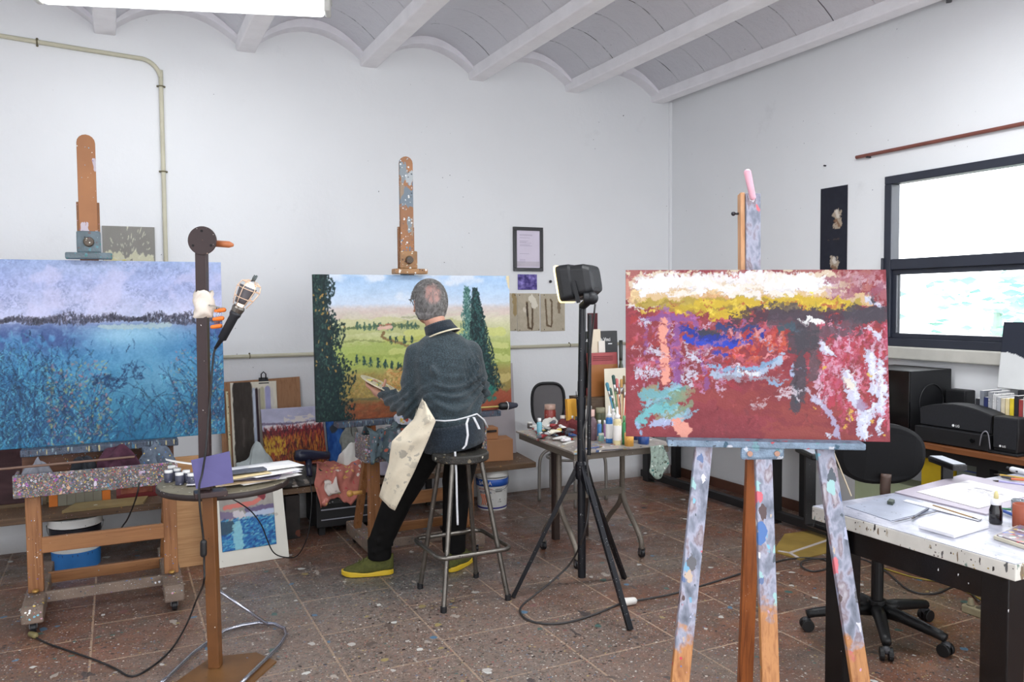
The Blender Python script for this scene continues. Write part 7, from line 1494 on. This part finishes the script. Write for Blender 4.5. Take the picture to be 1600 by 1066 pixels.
MB().tube([V((4.10+.10*cos(2*pi*k/30), 3.018, SH+.19+.10*sin(2*pi*k/30))) for k in range(30)], .004, 6, closed=True).build('driver_ring', MBK, sub, smooth=True)
for x in (3.96, 4.24):
    for y in (3.05, 3.37): MB().cyl((x, y, SH+.0005), (x, y, SH+.012), .015).build('foot', MBK, sub)
rc = thing('receiver', 'flat black hi-fi receiver on the bench in front of the subwoofer', 'receiver', (3.98, 2.68, SH)); MB().bb(3.875, 4.18, 2.54, 2.95, SH+.006, SH+.085).build('case_body', MBK, rc, bevel=.003); MB().cyl((3.8755, 2.62, SH+.05), (3.867, 2.62, SH+.05), .012).build('knob', PB, rc, bevel=.001)
for y in (2.58, 2.91): MB().bb(3.9, 4.15, y-.015, y+.015, SH+.0005, SH+.006).build('foot', MBK, rc)
cs = thing('centre_speaker', 'wide arched black centre speaker standing on the receiver', 'speaker', (4.0, 2.68, SH+.086)); q = []; n = 16
for i in range(n+1): u = i/n; q.append((3.92, 2.55+.40*u, SH+.087+.095+.035*(1-(2*u-1)**2)))
MB().prism([V((3.92, 2.55, SH+.087)), V((3.92, 2.95, SH+.087))]+[V(p) for p in q[::-1]], (.11, 0, 0)).build('cabinet', MBK, cs, bevel=.004); MB().prism([V((3.914, 2.555, SH+.092)), V((3.914, 2.945, SH+.092))]+[V(p)+V((-.006, 0, -.006)) for p in q[::-1]], (.004, 0, 0)).build('grille', GR, cs)
textmesh('logo', '● LG', .018, LW_, cs, (3.9125, 2.74, SH+.105), Matrix(((0, 0, -1), (-1, 0, 0), (0, 1, 0))))
def sat(lb, y0, y1, z1, X, logo=True, dep=.09):
    t = thing('satellite_speaker', lb, 'speaker', (X, (y0+y1)/2, SH)); w0 = (y1-y0); 
    MB().prism([(X, y0+.006, SH+.012), (X, y1-.006, SH+.012), (X, y1, SH+z1*.6), (X, y1-.004, SH+z1), (X, y0+.004, SH+z1), (X, y0, SH+z1*.6)], (dep, 0, 0)).build('cabinet', MBK, t, bevel=.006); MB().bb(X-.005, X-.001, y0+.008, y1-.008, SH+.03, SH+z1-.008).build('grille', GR, t, bevel=.003)
    MB().bb(X-.02, X+dep+.01, y0-.01, y1+.01, SH+.0005, SH+.012).build('base', MBK, t, bevel=.003)
    if logo: textmesh('logo', '● LG', .014, LW_, t, (X-.0062, (y0+y1)/2+.01, SH+.04), Matrix(((0, 0, -1), (-1, 0, 0), (0, 1, 0))))
    return t
a, b2 = yz(1551, 660, 3.90), yz(1592, 660, 3.90); sat('black satellite speaker nearest the books at the right end of the bench', b2.y, a.y, .185, 3.90)
a, b2 = yz(1476, 640, 4.19), yz(1508, 640, 4.19); o = MB().bb(4.19, 4.28, b2.y, a.y, SH+.001, SH+.26).build('satellite_speaker', MBK, bevel=.008); tag(o, 'black satellite speaker standing behind the centre speaker against the wall', 'speaker')
# black and white canvas leaning on the sill
a, b2 = yz(1557, 606, 4.20), yz(1660, 606, 4.20); Pb = Paint(80, 80, (206,208,208)); Pb.mottle(20, 4)
bw = np.interp(Pb.u, [0, .12, .28, .44, .58, .7, .85, 1], [.47, .45, .50, .56, .58, .50, .44, .5])+(Pb.n(5)-.5)*.03; Pb.lay((Pb.v < bw)*1., (38,42,54)); zt_ = yz(1566, 503, 4.24).z
painted('monochrome_canvas', Pb, V((4.205, a.y, a.z)), V((0, b2.y-a.y, 0)), V((.045, 0, zt_-a.z)), .018, 'square black and white canvas leaning against the window frame', 'canvas', bump=.2)
bxz = thing('file_holder', 'dark file holder behind the books supporting the black and white canvas', 'holder', (4.2, 2.35, SH)); MB().bb(4.20, 4.28, 2.10, 2.60, SH+.001, a.z-.003).build('holder_body', mat('file_dark', (30,32,38), .5), bxz, bevel=.003)
# books between file holder and speakers
cols = [((36,38,44), 1526, 1533, 622, .016), ((120,124,132), 1534, 1540, 610, .02), ((34,44,90), 1538, 1545, 620, .016), ((150,152,156), 1546, 1552, 612, .024), ((190,190,190), 1552, 1560, 616, .02), ((170,172,176), 1560, 1566, 620, .02), ((206,196,170), 1567, 1573, 622, .018), ((222,206,160), 1573, 1579, 622, .018), ((222,196,50), 1580, 1585, 622, .018), ((36,34,40), 1586, 1592, 618, .016), ((150,60,60), 1594, 1598, 624, .016), ((206,204,200), 1600, 1606, 620, .016), ((60,60,70), 1607, 1612, 622, .016)]
nm_ = ['charcoal', 'grey', 'navy', 'silver patterned', 'pale grey', 'light grey', 'cream', 'buff', 'yellow', 'black', 'dull red', 'off-white', 'slate']
yc = yz(1527, 690, 4.05).y
for i, (c, x0, x1, yt, th) in enumerate(cols):
    a = yz(x0, yt, 4.05); th = .021; t = thing('book', nm_[i]+' spined book in the row at the right end of the bench', 'book', (4.1, yc-th/2, SH), 'books at the right end of the bench'); h_ = a.z-SH; ln = .035 if i in (0, 9, 10) else 0
    MB().prism([V((4.03, yc, SH+.0012)), V((4.03, yc-th+.001, SH+.0012)), V((4.03, yc-th+.001-ln*0, SH+h_)), V((4.03, yc-ln*0, SH+h_))], (.15, 0, 0)).build('cover', mat('spine_%d' % i, c, .5, var=.15, vs=30, splats=[(371, 60, .4, [(90,90,96),(220,220,220),(130,130,136)])] if i in (3, 4, 5) else ()), t, bevel=.001)
    MB().bb(4.034, 4.182, yc-th+.0035, yc-.0025, SH+h_-.001, SH+h_+.0006).build('page_block', CLRP, t)
    yc -= th+.0015
MB().tube(smoothpts([(3.871, 2.58, SH+.03), (3.855, 2.56, SH+.09), (3.855, 2.54, SH+.11), (3.862, 2.53, SH+.09), (3.87, 2.525, SH+.02)]), .003, 6).build('audio_cable', mat('grey_cable', (130,130,136), .4), rc, smooth=True)
# strip artwork, rod, marks
def strip():
    P = Paint(50, 140, (30,32,44)); P.mottle(6, 5); 
    for (cu, cv, ru, rv) in ((.62, .32, .24, .10), (.52, .78, .22, .085)):
        P.line([(cu, cv-rv*.5), (cu+.06, cv), (cu+.02, cv+rv*.6)], ru*1.1, (176,160,140), .95, .9, 5, .25); P.line([(cu-.05, cv+rv*.3), (cu+.08, cv+rv*.7)], ru*.5, (120,84,60), .8, .9, 4, .3); P.line([(cu, cv-rv*.6), (cu+.05, cv-rv*.2)], ru*.5, (214,206,196), .9, .8, 4)
    P.line([(.3, .535), (.7, .53)], .05, (80,60,54), .8, 1, 3, .4); P.line([(.2, .925), (.6, .92)], .02, (60,52,60), .8, 1, 3, .4); return P
painted('black_paper_strip', strip(), (RW-.004, 4.03, 1.60), (0, -.225, 0), (0, .0, .655), .002, 'tall black paper strip with two pale painted heads pinned on the right wall', 'artwork', bump=.2)
a, b2 = atX(1338, 246, RW-.02), atX(1600, 193, RW-.02); b3 = a+(b2-a)*1.4; o = thing('curtain_rod', 'thin reddish brown wooden rod fixed on the right wall above the window', 'rod', (RW-.02, 3.2, a.z)); MB().cyl(a, b3, .0115).build('rod', mat('rod_redwood', (122,72,62), .4, var=.15), o)
for t_ in (.06, .95): p = a.lerp(b3, t_); MB().bb(RW-.03, RW-.001, p.y-.008, p.y+.008, p.z-.018, p.z-.008).build('bracket', mat('dark_bolt', (60,60,66)), o)
p = atX(1290, 259, RW-.002); o = MB().cyl((RW-.018, p.y, p.z), (RW-.001, p.y, p.z), .005).build('nail', mat('dark_bolt', (60,60,66))); tag(o, 'small dark nail in the right wall above the black paper strip', 'nail')
p = atX(1484, 3, RW-.05); o = MB().bar((RW-.12, p.y-.05, 3.20), (RW-.002, p.y+.04, 3.21), .03, .04).build('bracket', mat('dark_bolt', (60,60,66)), bevel=.003); tag(o, 'dark bracket at the top of the right wall near the frame edge', 'bracket')
# yellow board on the floor
q = [atZ(x, y, 0) for x, y in ((1208, 863), (1226, 836), (1300, 826), (1350, 850), (1250, 876))]; t = thing('floor_board', 'yellowish board crossed with white tape lying on the floor behind the tripod easel', 'board', (q[0]+q[3])/2)
MB().prism([V((p.x, p.y, .0005)) for p in q], (0, 0, .006)).build('panel', mat('ochre_panel', (150,124,60), .6, var=.25, vs=5), t)
for (x0, y0, x1, y1) in ((1216, 861, 1234, 864), (1234, 864, 1300, 842), (1234, 864, 1248, 872)): a, b2 = atZ(x0, y0, .0075), atZ(x1, y1, .0075); MB().bar(a, b2, .022, .0015).build('tape', mat('grey_tape', (190,180,176), .7), t)

# ================================================================ OFFICE CHAIR
OC = V((3.05, 2.50, 0)); oc = thing('office_chair', 'black swivel office chair on a five-star caster base behind the desk', 'office chair', OC); CHB = mat('chair_black', (10,11,13), .5, var=.1, splats=[(381, 120, .14, [(120,120,124)], (10, .5))]); FAB = mat('chair_fabric', (10,11,14), .95, var=.15, vs=80)
for (x, y) in ((2.754, 2.668), (3.096, 2.173), (3.354, 2.485), (2.84, 2.28), (3.16, 2.80)):
    d = V((x-OC.x, y-OC.y, 0)).normalized(); R0 = .31; e_ = OC+d*R0
    MB().tube([OC+V((0, 0, .105)), OC+d*.12+V((0, 0, .105)), OC+d*(R0-.03)+V((0, 0, .083)), e_+V((0, 0, .075))], [.034, .028, .022, .020], 8).build('base_arm', CHB, oc, smooth=True)
    s = V((-d.y, d.x, 0))
    for k in (-1, 1): MB().cyl(e_+s*(.008*k)+V((0, 0, .028)), e_+s*(.026*k)+V((0, 0, .028)), .028, n=18).build('caster_wheel', CHB, oc, bevel=.003)
    MB().ball(e_+V((0, 0, .045)), (.02, .02, .018)).build('caster_hood', mat('hood_grey', (60,60,64), .5), oc, smooth=True)
MB().cyl(OC+V((0, 0, .08)), OC+V((0, 0, .15)), .04).build('hub', CHB, oc, bevel=.004); MB().cyl(OC+V((0, 0, .15)), OC+V((0, 0, .43)), .026).build('gas_column', CHB, oc, smooth=False)
face = V((-.05, -1, 0)).normalized() # chair faces the desk
fwd = -vw; side = sd_
SR = Matrix.Rotation(-YAW, 3, 'Z')
MB().box(OC+V((0, 0, .475)), (.46, .44, .07), SR).build('seat', FAB, oc, bevel=.03)
bc_ = atD(1379, 709, 3.42)
def br(u, v):
    pass
q = []; prof = []
for k in range(44):
    a_ = 2*pi*k/44; ca_, sa_ = cos(a_), sin(a_); wx = .188 if sa_ < 0 else .188*(1-.28*sa_**2); x = wx*(abs(ca_)**.75)*(1 if ca_ > 0 else -1); z = .128*(abs(sa_)**.8)*(1 if sa_ > 0 else -1); prof.append((x, z))
rings = [[bc_+side*(x*s_)+V((0, 0, z*s_))+vw*(dz+.6*x*x) for x, z in prof] for s_, dz in ((.90, -.025), (1.0, -.012), (1.0, .018), (.9, .03))]
mbk = MB(); n = 44; mbk.add([p for r in rings for p in r], [(i*n+k, i*n+(k+1) % n, (i+1)*n+(k+1) % n, (i+1)*n+k) for i in range(3) for k in range(n)]+[tuple(range(n))[::-1], tuple(3*n+k for k in range(n))]).build('backrest', FAB, oc, smooth=False, bevel=.006)
MB().tube(smoothpts([bc_+V((0, 0, -.08))-vw*.035, bc_+V((0, 0, -.20))-vw*.04, OC+V((0, 0, .44))-vw*.22, OC+V((0, 0, .43))-vw*.05]), .022, 8).build('back_spine', mat('spine_brown', (84,66,58), .5), oc, smooth=True)
for (x, y, dx) in ((1480, 724, 1), (1266, 708, -1)):
    p = atD(x, y, 3.36); tp2 = p+V((0, 0, 0)); MB().box(tp2, (.062, .20, .026), SR).build('armrest', CHB, oc, bevel=.008); MB().box(tp2+V((0, 0, .0135)), (.052, .18, .003), SR).build('armrest_pad', mat('pad_grey', (150,156,166), .35), oc, bevel=.001)
    b4 = p+V((0, 0, -.27))-side*(.03*dx); MB().bar(p-V((0, 0, .012)), V((p.x, p.y, p.z-.30)), .045, .018, up=vw).build('arm_post', CHB, oc, bevel=.003); e2_ = V((p.x, p.y, p.z-.30)); MB().bar(e2_, OC+side*(.15*dx)+V((0, 0, .435)), .04, .018).build('arm_bracket', CHB, oc, bevel=.003)

# ================================================================ DESK
DZ = .75; dk = thing('desk', 'white topped work desk with paint-stained edges and black legs at the right', 'desk', (3.0, 1.77, 0))
dm = bpy.data.materials.new('desk_top_paint'); dm.use_nodes = True; nt = NT(dm.node_tree); b = dm.node_tree.nodes['Principled BSDF']
base = nt.ramp(nt.noise(nt.coord(3, (1, .6, 1)), 9, 6, .7), [(.3, lin((104,108,124))), (.5, lin((164,166,180))), (.7, lin((206,206,214)))])
for a_ in ((391, 60, .22, [(60,64,80),(90,96,110),(150,150,160),(120,150,140)], (5, .46)), (393, 20, .2, [(110,116,130),(160,170,160),(140,130,120)], (3, .5), (1, .5, 1), 1.)): base, _ = nt.splat(base, *a_)
nt.l.new(base, b.inputs['Base Color']); b.inputs['Roughness'].default_value = .3
de = mat('desk_edge_drips', (206,204,196), .45, var=.12, vs=10, splats=[(395, 46, .5, [(50,46,44),(120,104,84),(90,90,90),(160,150,130),(110,130,120)], (6, .42), (1, 1, .35), .8), (397, 90, .25, [(40,36,36),(150,130,60),(90,80,76)], (8, .45))])
MB().bb(2.262, 3.75, 1.395, 2.14, DZ-.05, DZ-.002).build('desktop', de, dk, bevel=.003); MB().bb(2.264, 3.748, 1.397, 2.138, DZ-.0018, DZ).build('desk_surface', dm, dk)
BLG = mat('gloss_black', (7,7,9), .25, var=.1, splats=[(399, 50, .16, [(220,220,220)], (6, .54), (1, 1, .4))])
for x in (2.335, 3.68):
    for y in (1.475, 2.06): MB().bb(x-.042, x+.042, y-.042, y+.042, 0, DZ-.05).build('leg', BLG, dk, bevel=.004)
for y in (1.475, 2.06): MB().bb(2.377, 3.638, y-.015, y+.015, DZ-.15, DZ-.05).build('apron_rail', BLG, dk, bevel=.002)
for x in (2.335, 3.68): MB().bb(x-.015, x+.015, 1.517, 2.018, DZ-.15, DZ-.05).build('apron_rail', BLG, dk, bevel=.002)
def flat(nm, lb, ct, pts, th, m, z=DZ, par=None, bevel=0):
    q = [atZ(x, y, z) for x, y in pts]; q = [V((p.x, p.y, z+.0004)) for p in q]; o = MB().prism(q, (0, 0, th)).build(nm, m, par, bevel=bevel)
    if par is None: tag(o, lb, ct)
    return o
flat('grey_mat', 'thin grey clear-edged mat lying on the left corner of the desk', 'mat', ((1322, 792), (1392, 815), (1470, 796), (1402, 773)), .002, mat('mat_bluegrey', (160,166,182), .3, var=.15, vs=9, splats=[(401, 50, .2, [(90,96,110),(200,200,206)], (4, .46))]))
flat('drawing_board', 'grey board under the charcoal drawing on the desk', 'board', ((1398, 771), (1541, 806), (1655, 772), (1505, 743)), .005, mat('board_mauve', (168,160,172), .5, var=.08))
Pd = Paint(130, 90, (222,220,222)); Pd.mottle(20, 5); Pd.line([(.35, .28), (.55, .2), (.8, .3)], .06, (110,110,120), .55, 1, 8, .4, 3); Pd.line([(.3, .42), (.6, .38)], .05, (140,140,150), .5, 1, 8, .45, 3); Pd.line([(.1, .6), (.3, .45)], .04, (170,170,176), .5, 1, 8, .4)
Pd.dabs(160, (.3, .8, .25, .5), .07, .006, [(90,90,100),(130,130,140),(70,66,70)], (-.5, .3), .4, 5); Pd.line([(.7, .75), (.8, .6)], .08, (222,196,186), .5, .9, 8)
q = [atZ(x, y, DZ+.006) for x, y in ((1432, 769), (1529, 795), (1608, 778), (1514, 751))]
painted('charcoal_drawing', Pd, V((q[0].x, q[0].y, DZ+.0075)), V((q[1].x-q[0].x, q[1].y-q[0].y, 0)), V((q[3].x-q[0].x, q[3].y-q[0].y, 0)), .0015, 'white sheet with a faint charcoal drawing lying on the grey board', 'drawing', bump=0, rough=.6)
flat('ruler', 'long white ruler lying beside the grey board', 'ruler', ((1411, 784), (1417, 782), (1535, 811), (1529, 815)), .003, mat('ruler_white', (220,222,230), .3, var=.05), z=DZ+.0025)
def pen(nm, lb, ct, x0, y0, x1, y1, r_, c, z=DZ+.003, tipc=None):
    a, b2 = atZ(x0, y0, z+r_), atZ(x1, y1, z+r_); t = thing(nm, lb, ct, (a+b2)/2); d = b2-a
    MB().cyl(a, a+d*.85, r_, n=8).build('shaft', mat('shaft_%d_%d' % (x0, y0), c, .4), t); MB().cyl(a+d*.85, b2, r_, r_*.15, n=8).build('tip', mat('tip_%s' % str(tipc or 'd'), tipc or (60,50,44), .5), t); return t
pen('pencil', 'brown pencil lying between the ruler and the grey board', 'pencil', 1458, 790, 1532, 813, .0035, (150,120,80))
pen('pencil', 'short dark grey pencil pointing at the mat edge', 'pencil', 1450, 795, 1424, 811, .004, (60,64,84))
pen('pencil', 'thin dark rod lying across the ruler end', 'rod', 1466, 799, 1392, 817, .0015, (50,46,50))
flat('eraser', 'small dark green eraser on the grey mat', 'eraser', ((1386, 788), (1395, 790), (1398, 786), (1390, 784)), .012, mat('eraser_green', (76,84,76), .7, var=.1), z=DZ+.0025, bevel=.001)
flat('white_tile', 'square white ceramic tile on the desk near its front edge', 'tile', ((1435, 826), (1491, 842), (1545, 826), (1488, 811)), .012, mat('tile_white', (232,232,236), .2, var=.02), bevel=.002)
p = atZ(1559, 820, DZ); s = mpp(p); p = p+vw*.012; p.z = DZ; t = thing('ink_bottle', 'black ink dropper bottle with white collar standing beside the drawing', 'bottle', p); r_ = 9.5*s
o = MB().lathe([(0, .0005), (r_*.92, .001), (r_, .006), (r_, 22*s), (r_*.75, 30*s), (r_*.75, 31*s), (0, 31*s)], p, 24).build('glass_body', mat('ink_glass', (10,9,16), .08, var=0, spec=.7), t, smooth=True)
MB().lathe([(r_*.82, 30.5*s), (r_*.85, 31*s), (r_*.8, 39*s), (r_*.5, 40*s), (0, 40*s)], p, 24).build('collar', mat('collar_white', (220,220,224), .5), t, smooth=True); MB().lathe([(r_*.38, 40*s), (r_*.36, 46*s), (r_*.2, 51*s), (0, 52*s)], p, 16).build('dropper_bulb', mat('bulb_yellow', (206,194,140), .5), t, smooth=True)
gl2 = bpy.data.materials.new('jar_glass'); gl2.use_nodes = True; bs = gl2.node_tree.nodes['Principled BSDF']; bs.inputs['Base Color'].default_value = (.75, .8, .85, 1); bs.inputs['Transmission Weight'].default_value = .8; bs.inputs['Roughness'].default_value = .1
p = atZ(1596, 806, DZ)+vw*.02; p.z = DZ; t = thing('glass_jar', 'small clear glass jar behind the terracotta cup', 'jar', p); MB().lathe([(0, .0005), (.020, .001), (.021, .05), (.0195, .052), (.019, .004), (0, .003)], p, 24).build('glass', gl2, t, smooth=True); MB().lathe([(0, .0045), (.0185, .0046), (.0185, .022), (0, .0225)], p, 20).build('grey_water', mat('grey_water', (96,104,116), .1), t, smooth=True)
p = atZ(1607, 829, DZ)+vw*.03; p.z = DZ; t = thing('terracotta_cup', 'terracotta coloured cup with dark red inside at the right frame edge', 'cup', p); MB().lathe([(0, .0005), (.028, .001), (.030, .004), (.030, .078), (.0275, .079), (.0265, .01), (0, .009)], p, 28).build('cup_body', mat('terracotta', (148,74,50), .5, var=.1), t, smooth=True); MB().lathe([(0, .04), (.0262, .04), (.0262, .041), (0, .0412)], p, 20).build('red_paint', mat('dark_red_paint', (90,20,40), .2), t)
t = thing('watercolour_box', 'open cream tray of mixed watercolours at the right edge of the desk', 'paint box', atZ(1575, 848, DZ)); 
q = [atZ(x, y, DZ) for x, y in ((1552, 843), (1640, 872), (1680, 850), (1590, 826))]; q = [V((p.x, p.y, DZ+.0004)) for p in q]; MB().prism(q, (0, 0, .012)).build('tray', mat('tray_cream', (206,200,180), .4), t, bevel=.002)
c0_ = sum(q, V())/4; MB().prism([V(((p.x-c0_.x)*.94+c0_.x, (p.y-c0_.y)*.9+c0_.y, DZ+.0125)) for p in q], (0, 0, .0035)).build('colours', mat('mixed_colours', (120,110,120), .3, var=.4, vs=60, splats=[(411, 70, .7, [(60,70,150),(190,90,60),(90,140,100),(210,180,90),(40,50,90),(180,80,90),(220,220,220),(90,110,180)], None)]), t)
pen('felt_pen', 'blue felt pen lying right of the ink bottle', 'pen', 1566, 798, 1596, 810, .006, (50,80,150)); pen('felt_pen', 'green pen lying behind the blue felt pen', 'pen', 1562, 795, 1600, 798, .004, (60,130,90))
pen('coloured_pencil', 'yellow pencil at the far right corner of the desk', 'pencil', 1618, 750, 1553, 741, .004, (196,160,70)); pen('felt_pen', 'lilac and white pen lying before the yellow pencil', 'pen', 1618, 760, 1551, 751, .005, (170,166,210)); pen('felt_pen', 'orange red pen lying between the yellow and lilac pens', 'pen', 1625, 752, 1572, 748, .005, (210,110,70)); pen('felt_pen', 'dark short pen beside the yellow pencil', 'pen', 1585, 748, 1563, 745, .005, (50,50,60))
a = atZ(1582, 739, DZ); b2 = atZ(1608, 744, DZ); t = thing('paint_tube', 'white and black paint tube at the far corner of the desk', 'paint tube', (a+b2)/2); MB().cap(V((a.x, a.y, DZ+.014)), V((b2.x, b2.y, DZ+.013)), .013, .011).build('tube_body', mat('tube_bw', (214,216,220), .3, var=.1, splats=[(413, 40, .4, [(40,44,56)], None)]), t, smooth=True); d = (a-b2).normalized(); MB().cyl(V((a.x, a.y, DZ+.014))+d*.011, V((a.x, a.y, DZ+.014))+d*.024, .009).build('tube_cap', MBK, t)
# power strip and cords on the floor at the right
a, b2 = atZ(1507, 955, 0), atZ(1556, 972, 0); t = thing('power_strip', 'off-white power strip on the floor behind the desk leg', 'power strip', (a+b2)/2); d = (b2-a); MB().bar(a+V((0, 0, .020)), b2+V((0, 0, .020)), .055, .038).build('strip_body', mat('strip_cream', (150,140,112), .5, var=.15, vs=20), t, bevel=.006)
for k in (.2, .5, .8): p = a.lerp(b2, k)+V((0, 0, .0395)); MB().cyl(p, p+V((0, 0, .002)), .018, n=20).build('socket', mat('socket_dark', (90,84,70), .5), t)
p = a.lerp(b2, .2)+V((0, 0, .0415)); MB().cyl(p, p+V((0, 0, .03)), .015, .011).build('plug', mat('strip_cream', (150,140,112)), t)
o = MB().tube(smoothpts([atZ(1380, 888, .006), atZ(1430, 903, .006), atZ(1480, 912, .006), atZ(1520, 930, .006), atZ(1560, 955, .006), atZ(1600, 985, .006)]), .004, 8).build('yellow_cable', mat('yellow_cable', (150,130,50), .5), smooth=True); tag(o, 'dull yellow cable lying on the floor beneath the desk', 'cable')
